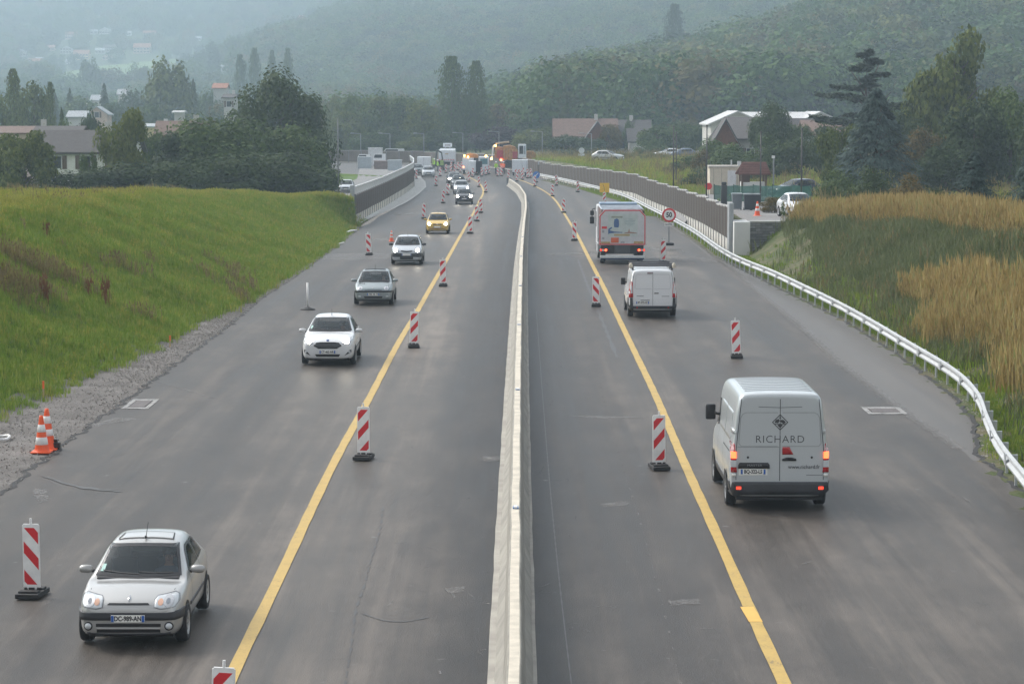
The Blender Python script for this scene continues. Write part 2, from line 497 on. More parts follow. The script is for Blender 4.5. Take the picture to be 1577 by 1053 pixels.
# raw dark broken edge of the surface course, a thin lip standing on the gravel
M_tar = flat('tar_edge', (0.022,0.021,0.021), 0.8, var=.3, scale=9, bmp=.5)
def lip(name, fx, side):
    mb = MB(); rr = np.arange(14, 190 if side < 0 else 140, .35)
    pts = [(float(fx(y)) + .10*(math.sin(y*2.3)*math.sin(y*.9+1)+.6*math.sin(y*6.1)+.4*math.sin(y*13))*(1 if side < 0 else -.6), float(y)) for y in rr]
    for (xa, ya), (xb, yb) in zip(pts[:-1], pts[1:]):
        w = .07+.05*math.sin(ya*4.4)
        wb = .07+.05*math.sin(yb*4.4)
        za, zb = float(zroad(ya)), float(zroad(yb))
        mb.add([(xa-side*.1, ya, za+.006), (xa+side*.02, ya, za+.016), (xa+side*(w+.03), ya, za-.07), (xb-side*.1, yb, zb+.006), (xb+side*.02, yb, zb+.016), (xb+side*(wb+.03), yb, zb-.07)], [(0,1,4,3), (1,2,5,4)])
    return struct(mb.build(name, M_tar))
lip('asphalt_edge', X_el, -1); lip('asphalt_edge.001', X_er, 1)
# the inner right carriageway is an older, darker strip
_seam = xf(poly([(905,1200),(902,1053),(885,800),(868,600),(850,430),(842,340),(838,310),(826,290),(806,279)]))
# pale joint between carriageway and hard shoulder on the right
_sh = xf(poly([(1900,900),(1700,790),(1577,745),(1475,690),(1390,632),(1300,565),(1230,500),(1165,447),(1115,404),(1050,360),(1005,332),(950,308)]))
sheet('road_shoulder', lambda y: np.minimum(_sh(y), X_er(y)-.3), lambda y: X_er(y)-0.12, M_asphS, 0.004, rows=np.arange(58, 205, .6), n=8)

def ribbon(name, pts, w, mat, dz, seg=1.0, dashed=None, rag=0.0):
    """painted / sealed line lying on the road along world points"""
    mb = MB(); P0 = []
    for a, b in zip(pts[:-1], pts[1:]):
        L = (Vector(b)-Vector(a)).length; k = max(1, int(L/seg))
        for i in range(k): P0.append(Vector(a).lerp(Vector(b), i/k))
    P0.append(Vector(pts[-1])); d = 0
    for i, (a, b) in enumerate(zip(P0[:-1], P0[1:])):
        t = (b-a); t.z = 0; t.normalize(); nx = Vector((t.y, -t.x, 0))*w/2
        L = (b-a).length; d += L
        if dashed and (d % (dashed[0]+dashed[1])) > dashed[0]: continue
        j = lambda q: 1+rag*math.sin(q.y*9.1+q.x*3)
        V = [a-nx*j(a), a+nx*j(a), b+nx*j(b), b-nx*j(b)]
        mb.add([(q.x, q.y, float(zroad(q.y))+dz) for q in V], [(0,1,2,3)])
    return struct(mb.build(name, mat))
def smoothpts(pts, n=6):
    out = []
    Q = [Vector(p) for p in pts]
    for i in range(len(Q)-1):
        p0, p1, p2, p3 = Q[max(0,i-1)], Q[i], Q[i+1], Q[min(len(Q)-1, i+2)]
        for k in range(n):
            t = k/n
            out.append(.5*((2*p1)+(-p0+p2)*t+(2*p0-5*p1+4*p2-p3)*t*t+(-p0+3*p1-3*p2+p3)*t**3))
    out.append(Q[-1]); return out
def linepaint(name, col, worn):
    m, n, b = _nodes(name)
    f = noise(n, 26, 5, .7); g = noise(n, 2.2, 4, .6)
    s = mathn(n, 'ADD', mathn(n, 'MULTIPLY', f, .6), mathn(n, 'MULTIPLY', g, .4))
    n.links.new(ramp(n, s, [(worn-.06, (0.08,0.072,0.065)), (worn+.03, tuple(c*.8 for c in col)), (.66, col)]), b.inputs['Base Color'])
    b.inputs['Roughness'].default_value = .55
    return m
M_yel = linepaint('yellow_road_paint', (0.52,0.345,0.08), .40)
M_white = linepaint('white_road_paint', (0.34,0.33,0.315), .48)
M_dust = linepaint('pale_dust', (0.24,0.225,0.21), .46)
M_patch = linepaint('cement_stain', (0.28,0.27,0.26), .46)
for m_, top_ in ((M_dust, .78), (M_patch, .80)):      # thin films: the asphalt shows through
    n_ = m_.node_tree; n_.links.new(ramp(n_, noise(n_, 5.0, 6, .75), [(.38, (0,0,0)), (.66, (top_,)*3)]), n_.nodes['Principled BSDF'].inputs['Alpha'])
yl = [(335,1100),(362,1030),(412,927),(445,858),(480,783),(520,702),(570,611),(612,531),(652,463),(690,397),(720,344),(737,312),(744,298),(743,289),(735,280),(722,273)]
yr = [(1232,1110),(1208,1053),(1158,945),(1105,826),(1050,704),(1010,610),(975,537),(942,468),(908,400),(882,350),(862,318),(845,299),(820,285),(800,277)]
ribbon('yellow_line', smoothpts(poly(yl)), .21, M_yel, .012, .8, rag=.06)
ribbon('yellow_line.001', smoothpts(poly(yr)), .21, M_yel, .012, .8, rag=.06)
M_yel2 = linepaint('fresh_yellow_paint', (0.72,0.43,0.08), .30)
a, bb = P(1150,935), P(1164,958); ribbon('yellow_line_joint', [a, bb], .225, M_yel2, .016, .3)
# sealed joints, scratches and stains
M_crack = flat('sealed_crack', (0.04,0.037,0.035), .5)
ribbon('sealed_joint', smoothpts(poly([(527,1080),(540,1000),(548,940),(560,905),(572,860),(585,815),(590,780)])), .035, M_crack, .006, .12, (.5,.25), rag=.7)
ribbon('sealed_joint.001', smoothpts(poly([(1048,1053),(1020,930),(985,800),(950,690),(915,560),(900,500)])), .03, M_dust, .006, .1, (.25,.9), rag=.7)
ribbon('sealed_joint.002', smoothpts(poly([(880,1053),(862,900),(848,760),(838,640),(826,480)])), .022, M_crack, .006, .3, rag=.5)
ribbon('shoulder_joint', smoothpts([p for p in [Vector((float(_sh(y)), y, 0)) for y in np.arange(60, 180, 5)]]), .30, M_dust, .010, .35, rag=.4)
def stain(name, pts, mat, dz=.009, lab=None):
    """an irregular blotch: polygon with ragged outline"""
    W_ = poly(pts); out = []
    for i in range(len(W_)):
        a, b = W_[i], W_[(i+1) % len(W_)]
        for k in range(8):
            p = a.lerp(b, k/8); t = (b-a); q = Vector((t.y, -t.x, 0)).normalized()*random.uniform(-.06, .06)*min(1, t.length)
            out.append(p+q)
    return struct(raw(name, [(p.x, p.y, float(zroad(p.y))+dz) for p in out], [list(range(len(out)))], mat))
stain('stain', [(868,640),(930,641),(1003,643),(930,645)], M_dust, .008)
stain('stain.001', [(500,392),(560,390),(604,392),(600,399),(540,401),(495,400)], M_patch)
stain('stain.002', [(590,366),(612,367),(600,371),(560,371)], M_dust)
stain('stain.003', [(605,328),(655,327),(656,331),(600,332)], M_patch)
stain('stain.004', [(655,293),(700,294),(700,297),(650,296)], M_dust)
stain('stain.005', [(1000,380),(1050,383),(1055,390),(1000,386)], M_dust)
stain('stain.006', [(1030,392),(1090,396),(1110,405),(1040,403)], M_dust)
stain('stain.007', [(742,703),(772,703),(771,711),(744,711)], M_dust)
stain('stain.008', [(845,390),(915,388),(940,391),(850,394)], M_dust)
stain('stain.009', [(925,776),(968,771),(970,777),(930,782)], M_dust)
stain('stain.010', [(1030,925),(1075,922),(1080,930),(1035,933)], M_dust)
stain('stain.011', [(685,906),(715,903),(716,912),(690,914)], M_dust)
stain('stain.012', [(52,752),(70,753),(76,772),(58,775)], M_dust)
stain('stain.013', [(130,656),(180,643),(215,645),(150,657)], M_dust)
stain('stain.014', [(60,733),(120,748),(190,758),(120,752)], M_crack, .01)
ribbon('tyre_mark', smoothpts(poly([(560,945),(590,955),(625,957),(660,950)])), .05, M_crack, .007, .2, rag=.5)
ribbon('tyre_mark.001', smoothpts(poly([(240,588),(285,600),(330,614)])), .07, M_dust, .007, .4, rag=.5)
ribbon('tyre_mark.002', smoothpts(poly([(890,400),(905,440),(930,500),(950,550)])), .12, M_crack, .005, .5, rag=.5)
# pale scuffs and spilt grit along the barrier and between the wheel tracks
rq = random.Random(9); mbs = MB()
for k_ in range(130):
    yy = rq.uniform(27, 120) if k_ % 3 else rq.uniform(27, 70); bx = float(X_bar(yy))
    xx = bx + (rq.choice([-1, 1])*rq.uniform(.45, 1.6) if k_ % 2 else rq.uniform(-9.5, 10))
    L_ = rq.uniform(.03, .28)*(1 if k_ % 5 else 2.5); w_ = rq.uniform(.008, .028); an = rq.gauss(0, .5)+(math.pi/2 if k_ % 4 == 0 else 0); ca, sa = math.cos(an), math.sin(an)
    q_ = [(-w_,-L_),(w_,-L_*.8),(w_*1.2,L_*.3),(w_*.4,L_),(-w_*.8,L_*.7)]
    mbs.add([(xx+a_*ca-b_*sa, yy+a_*sa+b_*ca, float(zroad(yy))+.0075) for a_, b_ in q_], [list(range(5))])
struct(mbs.build('scuff_marks', M_dust))
# manhole frames: white survey outline round a cast cover
def manhole(px0, px1, py0, py1, lab):
    a, b = P(px0, py1), P(px1, py0); c = (a+b)/2
    t = thing('manhole', lab, 'manhole', (c.x, c.y, float(zroad(c.y))), 0)
    w, l = abs(b.x-a.x)/2, abs(b.y-a.y)/2
    f = MB()
    for q in ((-w,w,-l,-l+.35), (-w,w,l-.35,l), (-w,-w+.13,-l+.35,l-.35), (w-.13,w,-l+.35,l-.35)): f.box(q[0],q[1],q[2],q[3],.003,.014)
    f.build('painted_outline', M_white, t)
    MB().box(-w+.16, w-.16, -l+.38, l-.38, .003, .018).build('cover', flat('cast_cover', (0.10,0.085,0.08), .6, var=.3, scale=8, bmp=.6), t)
manhole(186, 246, 615, 630, 'square manhole outlined in white paint at the left edge of the road')
manhole(1338, 1384, 627, 638, 'manhole outlined in thin white paint on the right hard shoulder')
# ------------------------------------------------------------------ shared materials
M_conc = flat('concrete', (0.27,0.255,0.22), .75, var=.28, scale=1.6, bmp=.25)
M_concL = flat('new_concrete', (0.52,0.50,0.46), .7, var=.18, scale=1.1, bmp=.15)
M_concW = flat('white_concrete', (0.62,0.62,0.60), .7, var=.10, scale=.8)
M_galv = flat('galvanised_steel', (0.50,0.52,0.53), .42, metal=.55, var=.18, scale=4)
M_steel = flat('grey_steel', (0.22,0.23,0.24), .5, metal=.4, var=.2, scale=4)
M_rub = flat('black_rubber', (0.022,0.022,0.023), .75, var=.3, scale=6)
M_blk = flat('black_plastic', (0.018,0.018,0.020), .5, var=.25, scale=5)
M_wht = flat('white_sheeting', (0.74,0.735,0.72), .4, var=.16, scale=4)
M_redf = flat('red_sheeting', (0.58,0.022,0.03), .4, var=.10, scale=4)
M_org = flat('orange_plastic', (0.80,0.10,0.02), .5, var=.12, scale=5)
M_blue = flat('blue_sheeting', (0.03,0.16,0.50), .4, var=.05)
M_timber = None
def timber():
    m, n, b = _nodes('dark_timber')
    f = noise(n, 1.0, 4, .6, mapscale=(6, 6, .5)); g = noise(n, .5, 3)
    s = mathn(n, 'ADD', mathn(n, 'MULTIPLY', f, .6), mathn(n, 'MULTIPLY', g, .4))
    n.links.new(ramp(n, s, [(.3, (0.075,0.060,0.050)), (.55, (0.135,0.112,0.093)), (.75, (0.20,0.172,0.145))]), b.inputs['Base Color'])
    b.inputs['Roughness'].default_value = .8; return m
M_timber = timber()
M_dirtconc = flat('stained_concrete', (0.55,0.50,0.41), .75, var=.22, scale=2.4, bmp=.4)

# ------------------------------------------------------------------ central concrete barrier
yb = np.concatenate([np.arange(26, 200, 1.5), np.arange(200, 303, 1.0)])
def barrier():
    t = thing('concrete_barrier', 'long cast concrete barrier running down the middle of the road', 'barrier', (0,0,0))
    def ext(name, prof, mat, closed=False):
        mb = MB(); k = len(prof); V = []
        for i, y in enumerate(yb):
            y2 = yb[min(i+1, len(yb)-1)]; y1 = yb[max(i-1, 0)]
            d = Vector((float(X_bar(y2)-X_bar(y1)), float(y2-y1), 0)).normalized(); nx = Vector((d.y, -d.x, 0))
            c = Vector((float(X_bar(y)), float(y), float(zroad(y)))); 
            wb = .006*math.sin(y*1.9)+.005*math.sin(y*.77)
            for px_, pz in prof: V.append(c+nx*(px_+wb)+Vector((0,0,pz+(.004*math.sin(y*2.7) if pz > .7 else 0))))
        F = [(i*k+j, i*k+j+1, (i+1)*k+j+1, (i+1)*k+j) for i in range(len(yb)-1) for j in range(k-1)]
        F += [list(range(k-1, -1, -1)), list(range((len(yb)-1)*k, len(yb)*k))]
        mb.add(V, F); return mb.build(name, mat, t)
    ext('footing_left', [(-.40,-.02),(-.40,.03),(-.17,.04),(-.17,-.02)], flat('footing_concrete', (0.34,0.32,0.28), .8, var=.25, scale=1.2, bmp=.3))
    ext('footing_right', [(.15,-.02),(.15,.04),(.33,.03),(.33,-.02)], flat('footing_concrete', (0,0,0)))
    ext('wall', [(-.29,.03),(-.29,.10),(-.16,.33),(-.105,.80),(-.085,.83),(.085,.83),(.105,.80),(.16,.33),(.27,.10),(.27,.03)], M_conc)
    ext('worn_top', [(-.075,.829),(-.07,.838),(.07,.838),(.075,.829)], M_dirtconc)
    # reflectors on top
    for k, (px, py) in enumerate([(794,782),(797,600),(800,500),(802,440),(804,395),(806,365)]):
        p = P(px, py, .84)
        r = MB().box(-.055,.055,-.10,.10,0,.03, .008).build('reflector', flat('reflector_blue', (0.10,0.20,0.42), .3), t)
        r.location = (float(X_bar(p.y)), p.y, float(zroad(p.y))+.838)
        f = MB().box(-.03,.03,-.105,.105,.02,.045).build('lens', M_wht, r)
    # crash pads at the far end
    e = MB().box(-.30,.30,0,1.6,.0,.95,.05).build('end_block', flat('end_block_grey', (0.13,0.14,0.15), .6), t)
    e.location = (float(X_bar(302.5)), 302.8, float(zroad(302)))
    return t
barrier()

# ------------------------------------------------------------------ right guard rail
def guardrail():
    t = thing('guard_rail', 'pale steel guard rail on posts curving along the right edge of the road', 'guard rail')
    pts = smoothpts([(p.x, p.y, 0) for p in _rail], 8)
    def nrm(i):
        a, b = pts[max(0, i-1)], pts[min(len(pts)-1, i+1)]; d = (b-a).normalized(); return Vector((d.y, -d.x, 0))
    prof = [(.0,.44),(-.07,.47),(-.08,.52),(-.01,.585),(-.01,.615),(-.08,.68),(-.07,.73),(.0,.76),(.012,.755),(-.052,.72),(-.06,.685),(.01,.625),(.01,.575),(-.06,.52),(-.052,.475),(.012,.445)]
    mb = MB(); k = len(prof)
    V = [pts[i] + nrm(i)*a + Vector((0,0,b+float(zroad(pts[i].y)))) for i in range(len(pts)) for a, b in prof]
    F = [(i*k+j, i*k+(j+1) % k, (i+1)*k+(j+1) % k, (i+1)*k+j) for i in range(len(pts)-1) for j in range(k)]
    mb.add(V, F).build('rail', flat('weathered_rail', (0.44,0.45,0.45), .48, metal=.4, var=.15, scale=1.2), t)
    # lap joints of the rail, bolts
    cum = [0]
    for a, b in zip(pts[:-1], pts[1:]): cum.append(cum[-1]+(b-a).length)
    def along(s):
        i = min(int(np.searchsorted(cum, s))-1, len(pts)-2); i = max(i, 0)
        f = (s-cum[i])/(cum[i+1]-cum[i]); return pts[i].lerp(pts[i+1], f), nrm(i)
    post = MB().box(-.028,.028,-.05,.05,-.35,.70).build('post', M_galv, t)
    arm = MB().box(-.12,.0,-.03,.03,.50,.70).build('spacer', M_galv, post)
    s, first = 1.0, True
    while s < cum[-1]:
        p, nx = along(s)
        rz = math.atan2(-nx.x, nx.y)+math.pi/2
        if first: o = post; first = False
        else:
            o = post.copy(); COL.objects.link(o); o.parent = t
            a = arm.copy(); COL.objects.link(a); a.parent = o
        q = p+nx*.16
        o.location = (q.x, q.y, float(zroad(q.y))); o.rotation_euler = (0, 0, math.atan2(nx.y, nx.x))
        s += 2.0 if q.y < 150 else 4.0
    lap = MB().box(-.095,-.078,-.16,.16,.47,.73).build('splice_plate', M_galv, t)
    s, first = 5, True
    while s < cum[-1] and s < 150:
        p, nx = along(s); o = lap if first else lap.copy()
        if not first: COL.objects.link(o)
        first = False; o.parent = t
        o.location = (p.x, p.y, float(zroad(p.y))); o.rotation_euler = (0,0,math.atan2(nx.y, nx.x)); s += 4
    return t
guardrail()

# ------------------------------------------------------------------ noise walls
def wall_path(fx, y0, y1, step):
    out = []; y = y0
    while y < y1: out.append(Vector((float(fx(y)), y, 0))); y += step
    return out
def resample(pts, step):
    out = [Vector(pts[0])]; d = 0
    for a, b in zip(pts[:-1], pts[1:]):
        a, b = Vector(a), Vector(b); L = (b-a).length
        while d+L >= step*len(out):
            s = step*len(out)-d; out.append(a.lerp(b, s/L))
        d += L
    return out
def noise_wall(name, label, pts, hb, ht, side, cap=True, rail=False, bay=2.0, lowmat=None, step_every=3, far=False, base=None):
    """bays between steel posts: concrete panel below, timber cladding above"""
    t = thing(name, label, 'noise wall')
    posts = resample(pts, bay)
    nmat = flat('post_steel', (0.16,0.165,0.17), .5, metal=.3)
    for i, (a, b) in enumerate(zip(posts[:-1], posts[1:])):
        d = (b-a); L = d.length; rz = math.atan2(d.y, d.x)
        za = float(zroad(a.y))
        h1 = hb(a.y) if callable(hb) else hb; h2 = ht(a.y) if callable(ht) else ht
        st = (i//step_every)*0.0 + ((i % step_every)*.07 if step_every > 1 else 0)
        h2 -= 0 if not cap else st*0.6
        o = MB().box(-.07,.07,-.09,.09,-.3,h2+.06).build('post', nmat, t); o.location = (a.x, a.y, za); o.rotation_euler = (0,0,rz)
        o = MB().box(.07,L-.07,-.05,.05,-.3,h1).build('concrete_panel', lowmat or M_concL, t); o.location = (a.x,a.y,za); o.rotation_euler = (0,0,rz)
        if far:
            o = MB().box(.07,L-.07,-.06,.06,h1,h2).build('timber_panel', M_timber, t)
        else:
            mb = MB(); k = int((L-.14)/.14)
            mb.box(.07,L-.07,-.03,.03,h1,h2)
            for j in range(k):
                x = .09+j*(L-.16)/k; q = .012*((j*7) % 3)
                mb.box(x, x+(L-.16)/k-.03, -.075-q, -.0301, h1+.02, h2-.02); mb.box(x, x+(L-.16)/k-.03, .0301, .075+q, h1+.02, h2-.02)
            o = mb.build('timber_panel', M_timber, t)
        o.location = (a.x,a.y,za); o.rotation_euler = (0,0,rz)
        if cap:
            o = MB().box(0,L,-.10,.10,h2,h2+.07).build('coping', flat('pale_coping', (0.34,0.33,0.31), .6), t); o.location = (a.x,a.y,za); o.rotation_euler = (0,0,rz)
        if rail:
            mb = MB(); mb.box(0,L,-.06,.06,h2+.55,h2+.68); mb.box(-.05,.05,-.05,.05,h2+.02,h2+.55)
            mb.box(L/2-.04,L/2+.04,-.04,.04,h2,h2+.55)
            o = mb.build('railing', flat('pale_railing', (0.60,0.61,0.62), .4, metal=.2), t); o.location = (a.x,a.y,za); o.rotation_euler = (0,0,rz)
    return t, posts
pl = [Vector((float(X_wl(y)), y, 0)) for y in np.arange(YWL, 338, 2.0)]
TW, PL = noise_wall('noise_wall', 'brown timber noise wall with pale concrete foot and railing, left of the road', pl, .78, 2.35, -1, cap=False, rail=True, bay=2.6, lowmat=flat('cream_concrete', (0.66,0.62,0.53), .7, var=.12))
a = PL[0]; MB().box(-.22,.10,-.14,.14,-.4,3.1).build('end_post', flat('end_post_grey', (0.30,0.32,0.33), .5), TW, loc=(a.x-.15, a.y-.12, float(zroad(a.y))))
# curved concrete channel at its foot
rr = np.arange(YWL-2, 338, 1.0)
TT, YY = np.meshgrid(np.linspace(0, 1, 9), rr)
wid = .25 + 1.15*ss(YWL+4, YWL+60, YY)
XX = X_wl(YY)+.1 + wid*TT
struct(grid_mesh('concrete_channel', XX, YY, zroad(YY)+.16-.10*np.sin(TT*math.pi)*(TT < .98)-.1*(TT > .98), flat('channel_concrete', (0.50,0.49,0.46), .7, var=.2, scale=.8)))
pr = [Vector((float(X_wr(y)), y, 0)) for y in np.arange(143, 438, 1.5)]
hw = lambda y: float(np.interp(y, [143, 250, 335, 400, 440], [2.75, 2.75, 2.0, 2.05, 2.1]))
TR, PR = noise_wall('noise_wall', 'dark timber noise wall with stepped coping behind the right guard rail', pr, lambda y: float(np.interp(y, [143, 250, 330], [.95, .8, .1])), hw, 1, cap=True, bay=2.9, far=False, step_every=4)
# end pillar and stone retaining wall
pa = pr[0]
t = thing('retaining_wall', 'grey stone retaining wall with white concrete end pillar', 'retaining wall', (0,0,0))
z0 = float(zroad(142))
MB().box(pa.x-.12, pa.x+.14, 141.7, 142.9, z0-.4, z0+3.05, .02).build('steel_post', flat('end_post_grey', (0,0,0)), t)
MB().box(pa.x+.10, pa.x+1.02, 140.9, 143.6, z0-.4, z0+2.02, .03).build('pillar', M_concW, t)
M_stone = [flat('stone_grey_%d' % i, c, .85, var=.35, scale=5, bmp=.5) for i, c in enumerate([(0.20,0.20,0.20), (0.26,0.26,0.265), (0.155,0.155,0.16)])]
MB().box(pa.x+1.02, pa.x+4.1, 141.75, 142.3, z0-.4, z0+1.93).build('wall_core', flat('mortar', (0.13,0.13,0.13), .9), t)
rs = random.Random(3)
rowh = .16; meshes = {}
row = 0; zz = z0-.3
while zz < z0+1.9:
    x = pa.x+1.03+rs.uniform(-.1, 0)
    while x < pa.x+4.0:
        w = rs.choice([.28, .36, .46])
        key = (w, rs.randrange(3))
        if key not in meshes:
            b = MB().box(0, w-.02, -.09, .05, 0, rowh-.02, .015); o = b.build('stone', M_stone[key[1]], t); meshes[key] = o.data
        else:
            o = bpy.data.objects.new('stone', meshes[key]); COL.objects.link(o); o.parent = t
        o.location = (max(x, pa.x+1.03), 141.72+rs.uniform(-.03, .02), zz); x += w
    zz += rowh
MB().box(pa.x+.98, pa.x+4.2, 141.55, 142.4, z0+1.93, z0+2.03, .02).build('coping', flat('pale_coping', (0,0,0)), t)

# ------------------------------------------------------------------ striped beacons
def beacon_kind(sgn, full=True):
    t = thing('beacon', '', 'beacon')
    MB().box(-.15,.15,-.016,.016,.15,1.23,.012).build('panel', M_wht, t)
    w, z0, z1 = .128, .20, 1.18
    def band(c):      # diagonal band clipped to the panel face
        lo, hi = c, c+.20; P4 = []
        f = lambda x, k: k + sgn*x*1.15
        pts = [(-w, f(-w, lo)), (w, f(w, lo)), (w, f(w, hi)), (-w, f(-w, hi))]
        def clip(pl_, zc, up):
            out = []
            for i in range(len(pl_)):
                a, b = pl_[i], pl_[(i+1) % len(pl_)]
                ia, ib = (a[1] >= zc) == up, (b[1] >= zc) == up
                if ia: out.append(a)
                if ia != ib:
                    s = (zc-a[1])/(b[1]-a[1]); out.append((a[0]+(b[0]-a[0])*s, zc))
            return out
        pts = clip(pts, z0, True); pts = clip(pts, z1, False) if len(pts) > 2 else []
        return pts
    for c in (.11, .60, 1.045):
        q = band(c)
        if len(q) > 2: MB().prism(q, 'y', -.0185, .0185).build('stripe', M_redf, t)
    MB().cyl((0,0,1.23), (0,0,1.34), .02, n=8).box(-.13,.13,-.02,.02,1.225,1.245).build('handle', M_wht, t)
    mb = MB(); mb.prism([(-.10,.19),(.10,.19),(.05,.06),(-.05,.06)], 'y', -.02, .02); mb.build('foot', M_wht, t)
    mb = MB(); mb.box(-.20,.20,-.36,.36,.008,.09,.015); mb.box(-.17,.17,-.26,-.08,.09,.125,.01); mb.box(-.17,.17,.08,.26,.09,.125,.01); mb.box(-.05,.05,-.05,.05,.09,.15)
    mb.build('base', M_rub, t)
    return t
BK = {'/': beacon_kind(1), '\\': beacon_kind(-1)}
used = set()
near = 'striped beacon '
beacons = [
 (50,918,'\\', near+'at the left edge beside the silver hatchback'),
 (341,1176,'/', near+'cut by the bottom edge, on the left yellow line'),
 (560,707,'/', near+'on the left yellow line, below the white hatchback'),
 (637,535,'/', near+'on the left yellow line, just past the white hatchback'),
 (682.5,441,'/', near+'on the left yellow line, right of the grey-blue hatchback'),
 (724,360,'/', near+'on the left yellow line, right of the yellow car'),
 (734,341,'/', near+'on the yellow line, nearer of the two close together behind the yellow car'),
 (740.5,328,'/', near+'on the yellow line, farther of the two close together behind the yellow car'),
 (568.5,393,'\\', near+'on the left asphalt beside the small orange cone'),
 (652.5,337,'\\', near+'just left of the yellow car'),
 (682.5,313,'\\', near+'nearer of the two just left of the black car'),
 (689.5,300.5,'\\', near+'farther of the two just left of the black car'),
 (671.5,286.5,'\\', near+'right of the silver saloon far down the left lane'),
 (641.5,276,'\\', near+'in front of the dark car beside the white box van'),
 (678,271.5,'\\', near+'left of the white tipper truck, below the workers'),
 (748,296.5,'/', near+'beside the far end of the central barrier'),
 (737.5,288,'/', near+'right of the queue of cars, before the barrier end'),
 (722,280,'/', near+'right behind the queue of cars'),
 (1015,722,'/', near+'nearest on the right carriageway, left of the silver van'),
 (1134.5,551,'/', near+'in the right lane beyond the silver van'),
 (1021,405,'/', near+'between the speed limit sign and the small white van'),
 (918,472,'\\', near+'left of the small white van on the right yellow line'),
 (884.5,371,'\\', near+'left of the tanker truck on the right yellow line'),
 (868,328,'\\', near+'on the right yellow line beyond the tanker truck'),
 (930.5,316,'/', near+'below the yellow square sign'),
 (889.5,296,'/', near+'on the right carriageway beyond the yellow square sign'),
 (851,302.5,'\\', near+'on the far right yellow line before the blue round sign'),
 (857,286,'/', near+'in the right lane just before the guard rail end'),
 (823.5,287.5,'\\', near+'in front of the blue round sign'),
]
clab = 'one of the tiny striped beacons crowded in front of the works vehicles'
cluster = [(796,279.5,'\\'),(783,275.5,'\\'),(804,277,'/'),(812,274.5,'/'),(817,274,'/'),(766.5,272,'\\'),(772,271.5,'\\'),(753,268.5,'/'),(742,272,'/'),(728,272.6,'\\'),(722,268,'\\'),(715,267,'/'),(709,266,'\\'),(700,266,'\\'),(694,265.5,'/'),(687,266.5,'\\'),(734,269,'\\'),(748,270,'/'),(806,272,'\\'),(730,266.5,'/'),(737,267,'\\'),(705,262.5,'\\'),(712,262,'/'),(695,262,'\\')]
grp = 'red and white beacons along the lanes'
def place_beacon(px, py, s, label, g, scale=1.0):
    p = P(px, py); src = BK[s]
    if s in used: o = copy_tree(src)
    else: o = src; used.add(s)
    o.location = (p.x, p.y, float(zroad(p.y))+.012); o.rotation_euler = (R(random.gauss(0, 1.1)), R(random.gauss(0, 1.3)), R(random.uniform(-9, 9))); o['label'] = label; o['group'] = g
    return o
for px, py, s, lab in beacons: place_beacon(px, py, s, lab, grp)
for px, py, s in cluster: place_beacon(px, py, s, clab, 'small far beacons before the works vehicles')

# ------------------------------------------------------------------ cones, stakes, posts
def cone(px, py, label, h=.75, bands=((.36,.52),(.68,.84)), parent_scale=1.0, dx=0, p=None, z=None):
    p = P(px, py) if p is None else p
    t = thing('traffic_cone', label, 'cone', (p.x, p.y, (float(zroad(p.y)) if z is None else z)+.01), group='orange and white traffic cones')
    r = lambda k: (.155-.12*k)*h/.75
    MB().box(-.20*h/.75,.20*h/.75,-.20*h/.75,.20*h/.75,0,.035,.012).build('base', M_org, t)
    lv = [.03/h] + [x for bnd in bands for x in bnd] + [1.0]
    prof = [(.17*h/.75, .03)] + [(r(k), k*h) for k in np.linspace(.06, 1, 16)] + [(.02, h+.004), (0, h+.004)]
    MB().lathe(prof, 18).build('cone_body', M_org, t, smooth=True)
    for a, b_ in bands:
        MB().lathe([(r(a)+.002, a*h), (r(a)+.005, a*h+.002), (r(b_)+.005, b_*h-.002), (r(b_)+.002, b_*h)], 18).build('white_band', M_wht, t, smooth=True)
    return t
zc = lambda px, py: Z(P(px, py).x, P(px, py).y)
cone(64.5, 697, 'orange traffic cone with two white bands, nearer of the pair on the gravel', h=.90, bands=((.22,.42),(.56,.76)))
cone(73, 692, 'orange traffic cone standing behind another on the gravel shoulder', h=1.0, bands=((.34,.50),(.64,.82)))
cone(603, 372, 'small orange cone on the left asphalt beside the white silver car', h=.70)
p = P(78, 694); tag(MB().box(-.14,.14,-.10,.10,0,.16,.03).box(-.08,.08,-.06,.06,.16,.24,.02).build('battery_box', M_blk, loc=(p.x+.05, p.y+.25, .02)), 'black lamp battery box beside the pair of traffic cones', 'box')
for px, py, hh, lab in ((67,613,.5,'orange-topped wooden survey stake at the foot of the grass, above the two cones'), (262,534,.4,'orange-topped wooden survey stake at the edge of the gravel strip')):
    p = P(px, py); t = thing('survey_stake', lab, 'stake', (p.x, p.y, .0), group='survey stakes')
    MB().box(-.022,.022,-.022,.022,-.1,hh*.55).build('shaft', flat('pale_wood', (0.45,0.33,0.18), .8), t)
    MB().box(-.026,.026,-.026,.026,hh*.55,hh).build('painted_top', flat('orange_paint', (0.85,0.16,0.03), .6), t)
p = P(474, 477); t = thing('marker_post', 'slim white post in a black rubber foot on the left lane', 'post', (p.x, p.y, .0))
MB().cyl((0,0,.05), (0,0,1.12), .042, n=10).build('shaft', M_wht, t, smooth=True)
MB().lathe([(0,.12),(.06,.12),(.14,.08),(.30,.03),(.33,.006),(0,.006)], 18).build('foot', M_rub, t, smooth=True)
